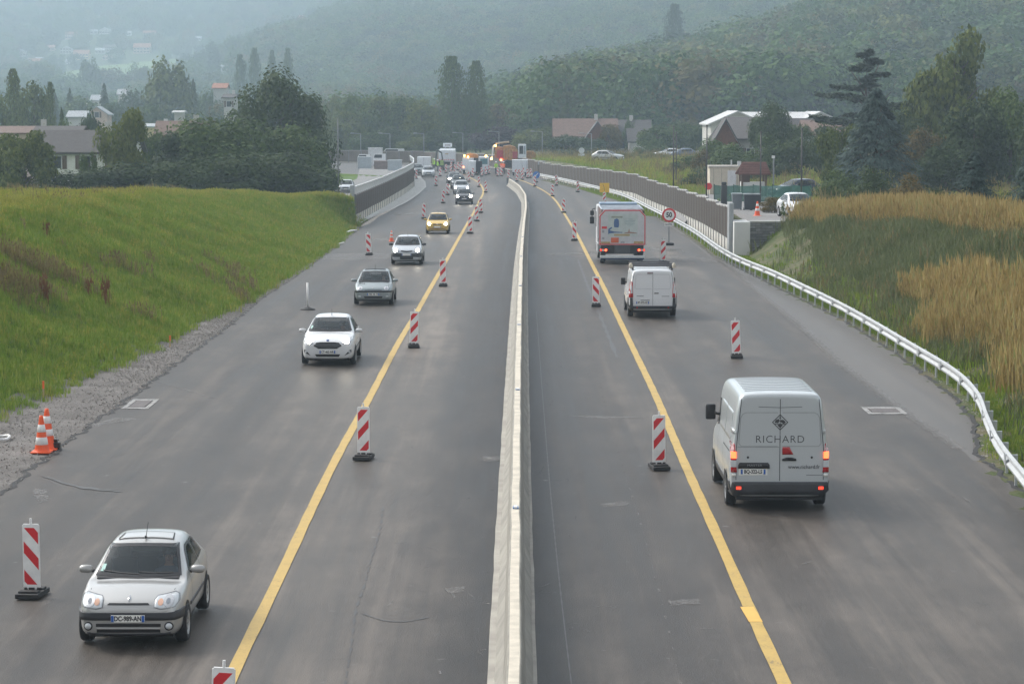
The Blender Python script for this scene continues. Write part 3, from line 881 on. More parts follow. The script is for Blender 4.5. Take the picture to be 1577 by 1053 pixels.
# white hose end / ring at left edge, pipe on the bank foot
p = P(-2, 677); t = MB(); 
ring = [(p.x+.20*math.cos(a)*1.3, p.y+.42*math.sin(a), .06+.02*math.sin(3*a)) for a in np.linspace(0, 2*math.pi, 20)]
tag(t.tube(ring, .035).build('hose_ring', M_wht), 'white plastic hose ring lying on the gravel at the left edge', 'hose')
p, q = P(534, 358, .1), P(548, 355, .1); tag(MB().tube([p, p.lerp(q, .5)+Vector((0,0,.05)), q], .07).build('plastic_pipe', M_wht), 'short white plastic pipe lying below the noise wall', 'pipe')
p = P(521, 376, .05); tag(MB().tube([p, p+Vector((.35,.25,.08))], .06).build('plastic_pipe', M_wht), 'small white pipe end at the foot of the left bank', 'pipe')

# ------------------------------------------------------------------ signs
def disc(mb, r, y0, y1, n=40): mb.prism([(r*math.cos(2*math.pi*i/n), r*math.sin(2*math.pi*i/n)) for i in range(n)], 'y', y0, y1)
p = P(1030, 385); t = thing('speed_sign', 'round 50 speed limit sign with plate below, on a footed post', 'road sign', (p.x, p.y, 0.0))
MB().box(-.03,.03,-.03,.03,.05,2.0).build('post', M_steel, t)
MB().box(-.28,.28,-.45,.45,.0,.16,.03).build('base', M_rub, t)
g = MB(); disc(g, .425, -.06, -.035); o = g.build('sign_rim', M_redf, t, loc=(0,0,1.83))
g = MB(); disc(g, .425, -.035, -.03); g.build('sign_back', M_galv, t, loc=(0,0,1.83))
g = MB(); disc(g, .405, -.064, -.0601); g.build('red_ring', M_redf, t, loc=(0,0,1.83))
g = MB(); disc(g, .315, -.068, -.0641); g.build('sign_face', M_wht, t, loc=(0,0,1.83))
text_part('lettering', '50', .42, M_blk, t, (0,-.071,1.83), (R(90),0,0), sx=.86, bold=.014)
MB().box(-.27,.27,-.06,-.04,1.15,1.37,.01).build('plate', M_wht, t)
text_part('plate_lettering', 'RAPPEL', .13, M_blk, t, (0,-.063,1.26), (R(90),0,0), bold=.002)
p = P(931, 313); t = thing('detour_sign', 'plain square yellow sign with a thin black line, above a beacon', 'road sign', (p.x+.02, p.y+.8, float(zroad(p.y))))
MB().box(-.03,.03,-.02,.02,.0,1.95).build('post', M_steel, t)
MB().box(-.28,.28,-.35,.35,.0,.12,.02).build('base', M_rub, t)
MB().box(-.48,.48,-.05,-.02,1.05,1.98,.01).build('panel', flat('yellow_sheeting', (0.80,0.48,0.02), .45, var=.08), t)
MB().tube([(-.18,-.055,1.9),(-.05,-.055,1.6),(0,-.055,1.15)], .018).build('route_line', M_blk, t)
p = P(826, 281); t = thing('direction_sign', 'small round blue sign with a white arrow at the end of the guard rail', 'road sign', (p.x, p.y, float(zroad(p.y))))
MB().box(-.03,.03,-.02,.02,.0,1.1).build('post', M_steel, t); MB().box(-.22,.22,-.35,.35,0,.12,.02).build('base', M_rub, t)
g = MB(); disc(g, .45, -.05, -.02, 28); g.build('sign_face', M_blue, t, loc=(0,0,.95))
g = MB(); g.prism([(.20,.26),(.26,.20),(-.08,-.14),(.06,-.20),(-.26,-.26),(-.20,.06),(-.14,-.08)], 'y', -.056, -.051); g.build('arrow', M_wht, t, loc=(0,0,.95))
p = AT(834, 247, 345); t = thing('back_sign', 'small pale rectangular sign on two posts behind the wall', 'road sign', (p.x, 345, float(zroad(345))))
MB().box(-.45,-.40,0,.05,0,1.6).box(.40,.45,0,.05,0,1.6).build('post', M_steel, t)
MB().box(-.52,.52,-.04,-.01,1.25,1.80).build('panel', flat('pale_sheeting', (0.55,0.58,0.60), .5), t); t.location.z += .3
p = P(799, 274); t = thing('chevron_board', 'white board with red chevrons before the white box trailer', 'road sign', (p.x, p.y, float(zroad(p.y))))
MB().box(-.65,.65,-.03,0,.70,1.15).build('panel', M_wht, t); MB().box(-.5,-.45,0,.05,0,.7).box(.45,.5,0,.05,0,.7).build('leg', M_steel, t)
for k in range(3):
    x = -.55+k*.42
    MB().prism([(x,.925),(x+.16,1.13),(x+.30,1.13),(x+.14,.925),(x+.30,.72),(x+.16,.72)], 'y', -.036, -.0305).build('chevron', M_redf, t)

# ------------------------------------------------------------------ street lamps
def lamp(px, ybase, ytop, Y, label, arm=1.3, mat=None, side=-1, z=None):
    x = at(px, Y); z0 = Z(x, Y) if z is None else z; H = zat(ytop, Y)-z0
    t = thing('street_lamp', label, 'lamp', (x, Y, z0), group='street lamps')
    mt = mat or flat('lamp_grey', (0.22,0.23,0.24), .5)
    MB().cyl((0,0,0), (0,0,H), .08, .045, 8).build('pole', mt, t, smooth=True)
    if arm: 
        a = MB().cyl((0,0,H-.05), (side*arm,0,H+.05), .045, n=6).build('arm', mt, t)
        MB().box(min(side*arm, side*(arm+.7)), max(side*arm, side*(arm+.7)), -.13,.13,H,H+.14,.03).build('lamp_head', flat('lamp_head', (0.28,0.29,0.3), .4), t)
lamp(521, 0, 183, 232, 'tall grey street lamp beside the bushes, left of the noise wall', arm=0, mat=flat('dull_pole', (0.16,0.165,0.17), .6))
lamp(556, 0, 206, 452, 'street lamp behind the back wall, farthest left of the row', 1.2)
lamp(601, 0, 206, 452, 'street lamp behind the back wall above the parked white van', 1.4)
lamp(653, 0, 206, 452, 'street lamp behind the back wall left of the tipper truck', 1.2)
lamp(713, 0, 205, 450, 'street lamp behind the back wall before the twin poplars', 1.2)
lamp(768.5, 0, 203, 448, 'street lamp in front of the dark purple tree', 1.2)
lamp(835, 0, 203, 420, 'street lamp above the small pale sign', 1.3)
lamp(910.5, 0, 206, 360, 'street lamp on the grass slope before the brown-roofed houses', 1.2)
mdark = flat('dark_pole', (0.05,0.045,0.045), .6)
for px, yt, Y, lab in ((1088,195,185,'thin dark pole left of the cream cabin'), (1171,205,178,'thin dark pole in front of the tile-roofed kiosk'), (1234,200,172,'thin dark pole right of the parked dark car'), (1037,196,215,'thin dark pole standing on the meadow, near the shrubs'), (1041,205,240,'thinner dark pole just behind the pole on the meadow')):
    x = at(px, Y); z0 = Z(x, Y); H = zat(yt, Y)-z0
    t = thing('pole', lab, 'pole', (x, Y, z0), group='thin dark poles')
    MB().cyl((0,0,0), (0,0,H), .06, .045, 8).build('shaft', mdark, t, smooth=True)
    MB().lathe([(.05,H),(.09,H+.02),(.06,H+.12),(0,H+.14)], 8).build('finial', mdark, t)
x = at(1191, 208); z0 = Z(x, 208); H = zat(240, 208)-z0
t = thing('street_lamp', 'short pale lamp post with small square head right of the kiosk', 'lamp', (x, 208, z0), group='street lamps')
MB().cyl((0,0,0), (0,0,H-.2), .07, n=8).build('pole', flat('lamp_grey', (0,0,0)), t); MB().box(-.16,.10,-.1,.1,H-.22,H,.03).build('lamp_head', M_wht, t)
# ------------------------------------------------------------------ vehicles
M_tyre = flat('tyre', (0.018,0.018,0.019), .8, var=.3, scale=7)
M_rim = flat('wheel_rim', (0.42,0.43,0.44), .35, metal=.6, var=.2, scale=5)
M_glass = glass()
M_frit = flat('window_border', (0.012,0.012,0.014), .25, var=.1)
M_int = flat('car_interior', (0.035,0.035,0.04), .8, var=.3)
M_seat = flat('car_seat', (0.06,0.06,0.07), .85, var=.3)
M_lens = flat('lamp_lens', (0.55,0.58,0.60), .12, var=.1, coat=.8)
M_chrome = flat('chrome', (0.6,0.6,0.6), .15, metal=.9, var=.05)
M_amber = flat('amber_lens', (0.60,0.36,0.26), .2)
M_lit = flat('headlight_on', (0.9,0.9,0.85), .3, emit=(1.0, .90, .72, 40.0))
M_taillit = flat('tail_light_on', (0.6,0.02,0.01), .25, emit=(1.0, .05, .02, .9))
M_brake = flat('brake_light_on', (0.7,0.05,0.02), .25, emit=(1.0, .10, .03, 2.0))
M_tail = flat('tail_lens', (0.40,0.012,0.015), .15, coat=.6)
M_plate = flat('plate_white', (0.72,0.72,0.68), .5, var=.06)
M_pblue = flat('plate_blue', (0.02,0.10,0.38), .5)
M_gap = flat('panel_gap', (0.01,0.01,0.011), .6)
M_skin = flat('skin', (0.45,0.27,0.19), .6, var=.08)

def hull(st, crown=.02, level=3):
    b = bmesh.new(); rings = []
    for (y, zb, w, zk, wt, zt) in st:
        wk = w*.945
        half = [(0,zb),(w*.78,zb),(w*.965,zb+.04),(w,zb+.38*(zk-zb)),(w*.995,zk-.10*(zk-zb)-.02),(wk,zk),((wk*.5+wt*.5)+.012,(zk+zt)/2),(wt+.008,zt-min(.05,(zt-zk)*.3)),(wt*.84,zt-.004),(wt*.42,zt+crown*.75),(0,zt+crown)]
        ring = [(x, y, z) for x, z in half] + [(-x, y, z) for x, z in half[-2:0:-1]]
        rings.append([b.verts.new(p) for p in ring])
    n = len(rings[0])
    for a, c in zip(rings[:-1], rings[1:]):
        for i in range(n): b.faces.new((a[i], a[(i+1) % n], c[(i+1) % n], c[i]))
    b.faces.new(rings[0][::-1]); b.faces.new(rings[-1])
    me = bpy.data.meshes.new('hull'); b.to_mesh(me); b.free()
    o = bpy.data.objects.new('hull', me); COL.objects.link(o)
    md = o.modifiers.new('s', 'SUBSURF'); md.levels = level; md.render_levels = level
    dg = bpy.context.evaluated_depsgraph_get(); dg.update()
    m2 = bpy.data.meshes.new_from_object(o.evaluated_get(dg))
    bpy.data.objects.remove(o)
    b = bmesh.new(); b.from_mesh(m2); bmesh.ops.recalc_face_normals(b, faces=b.faces[:])
    return b
DIRS = {'F': (1, Vector((0,-10,0)), Vector((0,1,0)), (0,2)), 'B': (1, Vector((0,10,0)), Vector((0,-1,0)), (0,2)),
        'L': (0, Vector((10,0,0)), Vector((-1,0,0)), (1,2)), 'R': (0, Vector((-10,0,0)), Vector((1,0,0)), (1,2)),
        'T': (2, Vector((0,0,10)), Vector((0,0,-1)), (0,1))}
class Body:
    def __init__(s, root, bm, mat, name='body'):
        s.root, s.bm, s.mat, s.name = root, bm, mat, name
        s.bvh = BVHTree.FromBMesh(bm); s.holes = []
    def _proj(s, a, b, d, off):
        ax, org, dr, (i, j) = DIRS[d]
        o = Vector(org); o[i], o[j] = a, b
        h, nr, _, _ = s.bvh.ray_cast(o, dr)
        if h is None:
            h, nr, _, _ = s.bvh.find_nearest(Vector((o.x if i == 0 or j == 0 else o.x*.08, o.y if i == 1 or j == 1 else o.y*.2, o.z if j == 2 else 1)))
        if nr.dot(dr) > 0: nr = -nr
        return h + nr*off
    def patch(s, name, pts, d, mat, off=.004, g=.06, parent=None, thick=0):
        b = bmesh.new(); vs = [b.verts.new((p[0], p[1], 0)) for p in pts]; b.faces.new(vs)
        xs = [p[0] for p in pts]; zs = [p[1] for p in pts]
        for k in range(1, int((max(xs)-min(xs))/g)+1):
            bmesh.ops.bisect_plane(b, geom=b.verts[:]+b.edges[:]+b.faces[:], plane_co=(min(xs)+k*g, 0, 0), plane_no=(1,0,0))
        for k in range(1, int((max(zs)-min(zs))/g)+1):
            bmesh.ops.bisect_plane(b, geom=b.verts[:]+b.edges[:]+b.faces[:], plane_co=(0, min(zs)+k*g, 0), plane_no=(0,1,0))
        b.verts.index_update()
        V = [s._proj(v.co.x, v.co.y, d, off) for v in b.verts]; F = [[v.index for v in f.verts] for f in b.faces]
        if thick:      # side skirt back to the surface
            n = len(V); V += [s._proj(v.co.x, v.co.y, d, -.004) for v in b.verts]
            for e in b.edges:
                if len(e.link_faces) == 1: i, j = e.verts[0].index, e.verts[1].index; F.append([i, j, j+n, i+n])
        b.free()
        o = raw(name, V, F, mat, parent or s.root)
        bb = bmesh.new(); bb.from_mesh(o.data); bmesh.ops.recalc_face_normals(bb, faces=bb.faces[:])
        f0 = max(bb.faces, key=lambda f: f.calc_area())
        if f0.normal.dot(DIRS[d][2]) > 0: bmesh.ops.reverse_faces(bb, faces=bb.faces[:])
        bb.to_mesh(o.data); bb.free()
        o.data.polygons.foreach_set('use_smooth', [True]*len(o.data.polygons))
        return o
    def line(s, name, pts, d, w, mat, off=.003, parent=None, g=.05):
        """thin strip following 2D points"""
        V, F = [], []; Q = []
        for a, b in zip(pts[:-1], pts[1:]):
            L = math.hypot(b[0]-a[0], b[1]-a[1]); k = max(1, int(L/g))
            for i in range(k): Q.append((a[0]+(b[0]-a[0])*i/k, a[1]+(b[1]-a[1])*i/k))
        Q.append(pts[-1])
        for i, q in enumerate(Q):
            a, b = Q[max(0, i-1)], Q[min(len(Q)-1, i+1)]; L = math.hypot(b[0]-a[0], b[1]-a[1]) or 1
            nx, nz = -(b[1]-a[1])/L*w/2, (b[0]-a[0])/L*w/2
            V += [s._proj(q[0]+nx, q[1]+nz, d, off), s._proj(q[0]-nx, q[1]-nz, d, off)]
        for i in range(len(Q)-1): F.append([2*i, 2*i+1, 2*i+3, 2*i+2])
        return raw(name, V, F, mat, parent or s.root)
    @staticmethod
    def inset(pts, w):
        c = len(pts); area = sum(pts[i][0]*pts[(i+1) % c][1]-pts[(i+1) % c][0]*pts[i][1] for i in range(c)); sg = 1 if area > 0 else -1
        out = []
        for i in range(c):
            p0, p1, p2 = pts[i-1], pts[i], pts[(i+1) % c]
            def nn(a, b):
                L = math.hypot(b[0]-a[0], b[1]-a[1]); return (-(b[1]-a[1])/L*sg, (b[0]-a[0])/L*sg)
            n1, n2 = nn(p0, p1), nn(p1, p2); bx, bz = n1[0]+n2[0], n1[1]+n2[1]; L2 = (bx*bx+bz*bz)/2 or 1
            out.append((p1[0]+bx*w/L2, p1[1]+bz*w/L2))
        return out
    def window(s, name, pts, d, border=.045, mat=None, hole=True):
        o = s.patch(name, pts, d, mat or M_glass, .006)
        q = s.inset(pts, border); c = len(pts)
        V, F = [], []
        for i in range(c):
            a, b, a2, b2 = pts[i], pts[(i+1) % c], q[i], q[(i+1) % c]
            k = max(2, int(math.hypot(b[0]-a[0], b[1]-a[1])/.06)); o0 = len(V)
            for m in range(k+1):
                t = m/k
                V += [s._proj(a[0]+(b[0]-a[0])*t, a[1]+(b[1]-a[1])*t, d, .009), s._proj(a2[0]+(b2[0]-a2[0])*t, a2[1]+(b2[1]-a2[1])*t, d, .009)]
            for m in range(k): F.append([o0+2*m, o0+2*m+2, o0+2*m+3, o0+2*m+1])
        raw('window_seal', V, F, M_frit, o)
        if hole: s.holes.append((s.inset(pts, border*.6), d))
        return o
    def finish(s):
        """cut the window openings, link the body"""
        for pts, d in s.holes:
            ax, org, dr, (i, j) = DIRS[d]; kill = []
            for f in s.bm.faces:
                c = f.calc_center_median()
                if (c - s._proj(c[i], c[j], d, 0)).length > .12: continue
                inside = False; a, b = c[i], c[j]; n = len(pts)
                for k in range(n):
                    x1, z1 = pts[k]; x2, z2 = pts[(k+1) % n]
                    if (z1 > b) != (z2 > b) and a < (x2-x1)*(b-z1)/(z2-z1)+x1: inside = not inside
                if inside: kill.append(f)
            bmesh.ops.delete(s.bm, geom=kill, context='FACES')
        me = bpy.data.meshes.new(s.name); s.bm.to_mesh(me); s.bm.free(); me.materials.append(s.mat)
        me.polygons.foreach_set('use_smooth', [True]*len(me.polygons))
        o = bpy.data.objects.new(s.name, me); COL.objects.link(o); o.parent = s.root
        return o
def circ(x, z, r, n=18, sx=1, sz=1): return [(x+r*sx*math.cos(2*math.pi*i/n), z+r*sz*math.sin(2*math.pi*i/n)) for i in range(n)]
def mir(pts): return [(-x, z) for x, z in pts]

_wheel_cache = {}
def wheel(root, x, y, r, w=.19, spokes=7, name='wheel', rimmat=None):
    key = (r, w, spokes, rimmat.name if rimmat else '')
    sg = 1 if x > 0 else -1
    e = bpy.data.objects.new(name, _wheel_cache[key][0] if key in _wheel_cache else None) if key in _wheel_cache else None
    if e is None:
        rr = r*.64
        e = MB().lathe([(rr,-w/2+.01),(r-.02,-w/2),(r,-w/2+.03),(r,w/2-.03),(r-.02,w/2),(rr,w/2-.01),(rr-.005,w/2-.04)], 28, axis='x').build(name, M_tyre, root, smooth=True)
        m = MB()
        m.lathe([(0,w/2-.035),(.05,w/2-.03),(.06,w/2-.045)], 20, axis='x')
        m.lathe([(rr-.045,w/2-.03),(rr+.005,w/2-.008),(rr+.005,w/2-.05)], 28, axis='x')
        for k in range(spokes):
            a = 2*math.pi*k/spokes; c, s_ = math.cos(a), math.sin(a)
            wd = .028 if spokes > 5 else .05
            m.add([(w/2-.035, c*.04-s_*wd, s_*.04+c*wd), (w/2-.035, c*.04+s_*wd, s_*.04-c*wd), (w/2-.025, c*(rr-.03)+s_*wd*.8, s_*(rr-.03)-c*wd*.8), (w/2-.025, c*(rr-.03)-s_*wd*.8, s_*(rr-.03)+c*wd*.8)], [(0,1,2,3)])
        rim = m.build('rim', rimmat or M_rim, e)
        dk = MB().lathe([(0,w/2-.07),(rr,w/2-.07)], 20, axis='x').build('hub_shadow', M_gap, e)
        _wheel_cache[key] = (e.data, rim.data, dk.data)
    else:
        COL.objects.link(e); e.parent = root
        for nme, dd in (('rim', _wheel_cache[key][1]), ('hub_shadow', _wheel_cache[key][2])):
            c = bpy.data.objects.new(nme, dd); COL.objects.link(c); c.parent = e
    e.name = name
    e.location = (x, y, r); e.rotation_euler = (0, 0, 0 if sg > 0 else math.pi)
    return e

def lit_or_not(lit): return M_lit if lit else M_chrome

def plate(root, txt, loc, rot=0.0, w=.52, back=False):
    x, y, z = loc
    t = MB().box(-w/2,w/2,-.008,.008,-.055,.055,.004).build('number_plate', M_plate, root, loc=loc); t.rotation_euler = (0,0,rot)
    MB().box(-w/2+.004,-w/2+.045,-.0105,-.0081,-.05,.05).box(w/2-.045,w/2-.004,-.0105,-.0081,-.05,.05).build('plate_band', M_pblue, t)
    if txt: text_part('lettering', txt, .105, M_blk, t, (0,-.0102,0), (R(90),0,0), ext=.001, sx=.80, bold=.0035)
    return t

def mirror_part(root, x, y, z, mat, sz=1.0, big=False):
    for sg in (-1, 1):
        xx = sg*x
        e = MB()
        if big: e.box(-.10*sz if sg > 0 else -.12*sz, .12*sz if sg > 0 else .10*sz, -.06, .07, -.17*sz, .17*sz, .035)
        else: e.lathe([(0,-.115*sz),(.035,-.112*sz),(.060,-.08*sz),(.068,0),(.062,.07*sz),(.035,.105*sz),(0,.11*sz)], 12, axis='x')
        o = e.build('mirror', mat, root, smooth=True, loc=(xx+sg*.13*sz, y, z+.02))
        MB().cyl((-sg*.20*sz, .02, -.06), (-sg*.06*sz, .0, -.02), .028, n=8).build('mirror_arm', M_blk, o)
        MB().box(-.085*sz,.085*sz,.0605,.066,-.045*sz,.045*sz).build('mirror_glass', M_chrome, o)

def interior(root, W_, y0, y1, zfloor, zdash, rows=(.05,), person_=None, rear=True):
    m = MB().box(-W_,W_,y0,y1,zfloor,zfloor+.04)
    m.box(-W_,W_,y0-.02,y0+.34,zdash-.26,zdash-.02,.03)
    m.build('dashboard', M_int, root)
    s = MB()
    for ry in (y0+.95,) + ((y0+1.75,) if rear else ()):
        for sx in (-.36, .36):
            if (ry > y0+1.2): continue
            s.box(sx-.23,sx+.23,ry-.42,ry,zfloor+.05,zfloor+.28,.05); s.box(sx-.22,sx+.22,ry,ry+.13,zfloor+.2,zfloor+.78,.06)
            s.box(sx-.12,sx+.12,ry+.03,ry+.11,zfloor+.80,zfloor+.98,.035)
        if ry > y0+1.2: s.box(-.6,.6,ry-.3,ry,zfloor+.05,zfloor+.3,.05); s.box(-.6,.6,ry,ry+.14,zfloor+.2,zfloor+.72,.06)
    s.build('seats', M_seat, root)
    sw = MB(); c = Vector((.36, y0+.42, zdash-.10)); nrm_ = Vector((0,-.35,1)).normalized(); ux = Vector((1,0,0)); uy = nrm_.cross(ux)
    ring = [c+ux*(.18*math.cos(a))+uy*(.18*math.sin(a)) for a in np.linspace(0, 2*math.pi, 17)]
    sw.tube(ring, .014); sw.cyl(c-ux*.17, c+ux*.17, .02, n=6); sw.build('steering_wheel', M_int, root)

def skin_figure(name, joints, edges, radii, mats, zmat, parent=None, level=2, root=0):
    """continuous body grown over a skeleton; zmat(center)->material slot"""
    me = bpy.data.meshes.new(name); me.from_pydata(joints, edges, [])
    o = bpy.data.objects.new(name, me); COL.objects.link(o)
    o.modifiers.new('k', 'SKIN'); md = o.modifiers.new('s', 'SUBSURF'); md.levels = level; md.render_levels = level
    for i, r in enumerate(radii):
        v = me.skin_vertices[0].data[i]; v.radius = (r, r) if not isinstance(r, tuple) else r; v.use_root = (i == root)
    dg = bpy.context.evaluated_depsgraph_get(); dg.update()
    m2 = bpy.data.meshes.new_from_object(o.evaluated_get(dg)); bpy.data.objects.remove(o)
    m2.materials.clear()
    for m in mats: m2.materials.append(m)
    for p in m2.polygons: p.material_index = zmat(p.center); p.use_smooth = True
    o = bpy.data.objects.new(name, m2); COL.objects.link(o)
    if parent: o.parent = parent
    return o

def head_parts(root, c, hair, facing=-1, r=.105):
    """face features and hair on a head centred at c, looking along -y"""
    x, y, z = c
    MB().add([(x, y+facing*(r+.022), z-.022), (x-.016, y+facing*(r-.01), z-.028), (x+.016, y+facing*(r-.01), z-.028), (x, y+facing*(r-.01), z+.03)], [(0,1,2), (0,1,3), (0,2,3)]).build('nose', M_skin, root)
    for sg in (-1, 1): MB().lathe([(0,-.01),(.012,0),(0,.01)], 8, (x+sg*.034, y+facing*(r-.012), z+.012)).build('eye', M_blk, root)
    for sg in (-1, 1): MB().lathe([(0,-.028),(.016,0),(0,.028)], 8, (x+sg*r*.82, y, z)).build('ear', M_skin, root)
    MB().box(x-.024, x+.024, y+facing*(r-.004)-.006, y+facing*(r-.004)+.006, z-.058, z-.050).build('mouth', flat('lips', (0.30,0.10,0.08), .6), root)
    prof = [(r*1.03*math.cos(a), r*1.12*math.sin(a)) for a in np.linspace(.18, math.pi/2, 7)]
    MB().lathe(prof, 16, (x, y-facing*.014, z+.02)).build('hair', hair, root, smooth=True)

def driver(x, y, zs, label, shirt):
    """seated driver, hands on the wheel; local to the car frame then parented at world level"""
    J = [(0,0,0.05),(0,.03,.25),(0,.02,.47),(0,0,.58),(0,-.015,.66),(0,-.02,.76),
         (-.18,0,.46),(-.23,-.20,.26),(-.16,-.42,.36),(-.15,-.47,.38),(.18,0,.46),(.23,-.20,.26),(.16,-.42,.36),(.15,-.47,.38),
         (-.10,-.05,.04),(-.13,-.45,.10),(-.12,-.60,-.18),(.10,-.05,.04),(.13,-.45,.10),(.12,-.60,-.18)]
    E = [(0,1),(1,2),(2,3),(3,4),(4,5),(2,6),(6,7),(7,8),(8,9),(2,10),(10,11),(11,12),(12,13),(0,14),(14,15),(15,16),(0,17),(17,18),(18,19)]
    rd = [(.15,.11),(.15,.11),(.17,.10),.06,.075,.085,.075,.05,.035,.03,.075,.05,.035,.03,.085,.065,.05,.085,.065,.05]
    def zm(c): return 1 if c.z > .56 or (c.y < -.36 and c.z > .28) else (2 if c.z < .12 else 0)
    r = thing('person', label, 'person')
    skin_figure('body', J, E, rd, [shirt, M_skin, flat('dark_trousers', (0.03,0.03,0.05), .9)], zm, r)
    head_parts(r, (0,-.02,.72), flat('brown_hair', (0.06,0.035,0.02), .8))
    for sg in (-1, 1):
        for k in range(4): MB().tube([(sg*(.15), -.46, .365+.018*k), (sg*.165, -.505, .375+.018*k), (sg*.14, -.515-.004*k, .372+.018*k)], .0085, 5).build('finger', M_skin, r)
        MB().tube([(sg*.14, -.45, .41), (sg*.12, -.48, .435)], .010, 5).build('thumb', M_skin, r)
    return r

def car(name, label, cat, spec, pos, rz=0.0, group=None, drv=None):
    """spec: L,W,H, hood (y of windscreen base), roof start/end, paints ... front looks along local -y"""
    S = dict(L=3.8, W=1.64, H=1.42, zb=.19, hood_z=.92, nose_z=.66, belt=.92, ws0=-.98, ws1=-.15, re0=1.15, re1=1.62, tail='hatch', lit=False, wt=.56, wr=.29, fa=-1.20, ra=1.27, txt='', level=3, bumper='body', sunroof=False, mirror='body', grille='slim', light='round', spokes=7, shape=0)
    S.update(spec); L, W_, H = S['L'], S['W'], S['H']; w = W_/2; zb = S['zb']; f, b_ = -L/2, L/2
    root = thing(name, label, cat, (pos[0], pos[1], pos[2]), rz, group)
    nz, hz, bz, wt = S['nose_z'], S['hood_z'], S['belt'], S['wt']
    c = .02
    st = [(f-.005, zb+.12, w*.72, nz-.16, w*.66, nz-.10), (f+.03, zb+.03, w*.86, nz-.06, w*.75, nz), (f+.16, zb, w*.93, nz+.02, w*.78, nz+.07),
          (f+.42, zb, w*.985, nz+.10, w*.80, nz+.155), ((f+.42+S['ws0'])/2, zb, w, (nz+.10+bz-.05)/2, w*.82, (nz+.155+hz)/2+.03),
          (S['ws0']-.06, zb, w, bz-.03, w*.83, hz-.02), (S['ws0']+.04, zb, w, bz-.015, w*.84, hz+.03), ((S['ws0']*.45+S['ws1']*.55), zb, w, bz, (w*.84+wt)/2-.01, hz*.45+H*.55+.01),
          (S['ws1']-.05, zb, w, bz+.005, wt+.035, H-.075), (S['ws1']+.10, zb, w, bz+.01, wt+.01, H-.03), (S['ws1']+.45, zb, w, bz+.015, wt, H-.012), ((S['ws1']+S['re0'])/2+.2, zb, w, bz+.02, wt, H-.012)]
    if S['tail'] == 'hatch':
        r0, r1 = S['re0'], S['re1']
        st += [(r0-.10, zb, w, bz+.03, wt-.01, H-.035), (r0+.06, zb+.01, w*.995, bz+.03, wt-.02, H-.07), ((r0+r1)/2+.03, zb+.02, w*.985, bz+.02, wt+.03, (H+bz)/2+.05), (r1+.02, zb+.03, w*.97, bz+.01, w*.76, bz+.10),
               (b_-.10, zb+.05, w*.94, bz-.06, w*.74, bz+.01), (b_-.02, zb+.10, w*.86, bz-.18, w*.68, bz-.12), (b_+.005, zb+.18, w*.74, bz-.30, w*.60, bz-.24)]
    else:
        r0, r1 = S['re0'], S['re1']
        st += [(r0-.05, zb, w, bz+.02, wt-.01, H-.05), ((r0+r1)/2, zb, w, bz+.02, wt+.06, (H+bz)/2+.06), (r1, zb, w*.99, bz+.02, w*.80, bz+.10), (b_-.25, zb+.03, w*.96, bz, w*.78, bz+.07),
               (b_-.05, zb+.07, w*.90, bz-.06, w*.74, bz+.0), (b_+.005, zb+.18, w*.76, bz-.25, w*.62, bz-.2)]
    B = Body(root, hull(st, level=S['level']), S['paint'])
    hi = S['level'] >= 3
    # windscreen
    a0, a1 = S['ws0'], S['ws1']
    zw0, zw1 = hz+.055, H-.085
    wb_, wt_ = w*.83, wt-.005
    ws = B.window('windscreen', [(-wb_,zw0),(-wb_*.5,zw0-.012),(0,zw0-.016),(wb_*.5,zw0-.012),(wb_,zw0),(wt_,zw1),(wt_*.5,zw1+.012),(0,zw1+.016),(-wt_*.5,zw1+.012),(-wt_,zw1)], 'F', .04)
    # side glass
    sy0 = a0+.42; s1 = S['re0']-.05
    zt_ = H-.13; mid = (a1+s1)/2+.05
    for d in ('L', 'R'):
        B.window('side_window', [(sy0, bz+.045),(mid-.05, bz+.05),(mid-.05, zt_),(a1+.18, zt_-.005),(a1-.02, zt_-.06)], d, .03)
        B.window('side_window', [(mid+.03, bz+.05),(s1+.10, bz+.09),(s1+.02, zt_-.05),(s1-.12, zt_),(mid+.03, zt_)], d, .03)
        B.line('door_gap', [(sy0-.08, bz+.0),(sy0-.10, .6),(sy0-.02, zb+.10)], d, .012, M_gap)
        B.line('door_gap', [(mid-.01, zt_),(mid-.01, zb+.13)], d, .012, M_gap)
        B.patch('door_handle', [(mid-.24, bz-.11),(mid-.07, bz-.10),(mid-.07, bz-.07),(mid-.24, bz-.08)], d, S['paint'] if S['mirror'] == 'body' else M_blk, .025, thick=1)
        B.patch('rub_strip', [(S['fa']+.40, .49),(S['ra']-.42, .50),(S['ra']-.42, .55),(S['fa']+.40, .54)], d, S.get('rub', M_blk), .012, thick=1)
        B.patch('sill', [(S['fa']+.36, zb+.03),(S['ra']-.36, zb+.03),(S['ra']-.36, zb+.10),(S['fa']+.36, zb+.10)], d, M_blk, .004)
        for ya in (S['fa'], S['ra']):
            rr = S['wr']+.055
            arc = [(ya+rr*math.cos(t), max(zb+.015, S['wr']+rr*math.sin(t))) for t in np.linspace(-.25, math.pi+.25, 20)]
            B.patch('wheel_arch', arc, d, M_gap, .004)
    # rear glass + lights (mostly unseen)
    if S['tail'] == 'hatch': B.window('rear_window', [(-w*.70,bz+.12),(w*.70,bz+.12),(wt-.06,H-.13),(-wt+.06,H-.13)], 'B', .04)
    else: B.window('rear_window', [(-w*.72,bz+.13),(w*.72,bz+.13),(wt-.05,H-.12),(-wt+.05,H-.12)], 'B', .04)
    for sg in (-1, 1):
        B.patch('tail_light', [(sg*w*.58,bz-.34),(sg*w*.88,bz-.34),(sg*w*.86,bz-.10),(sg*w*.66,bz-.10)], 'B', M_tail, .006)
    # front: per-shape details
    lamp_pts = S['lamp']; lm = None
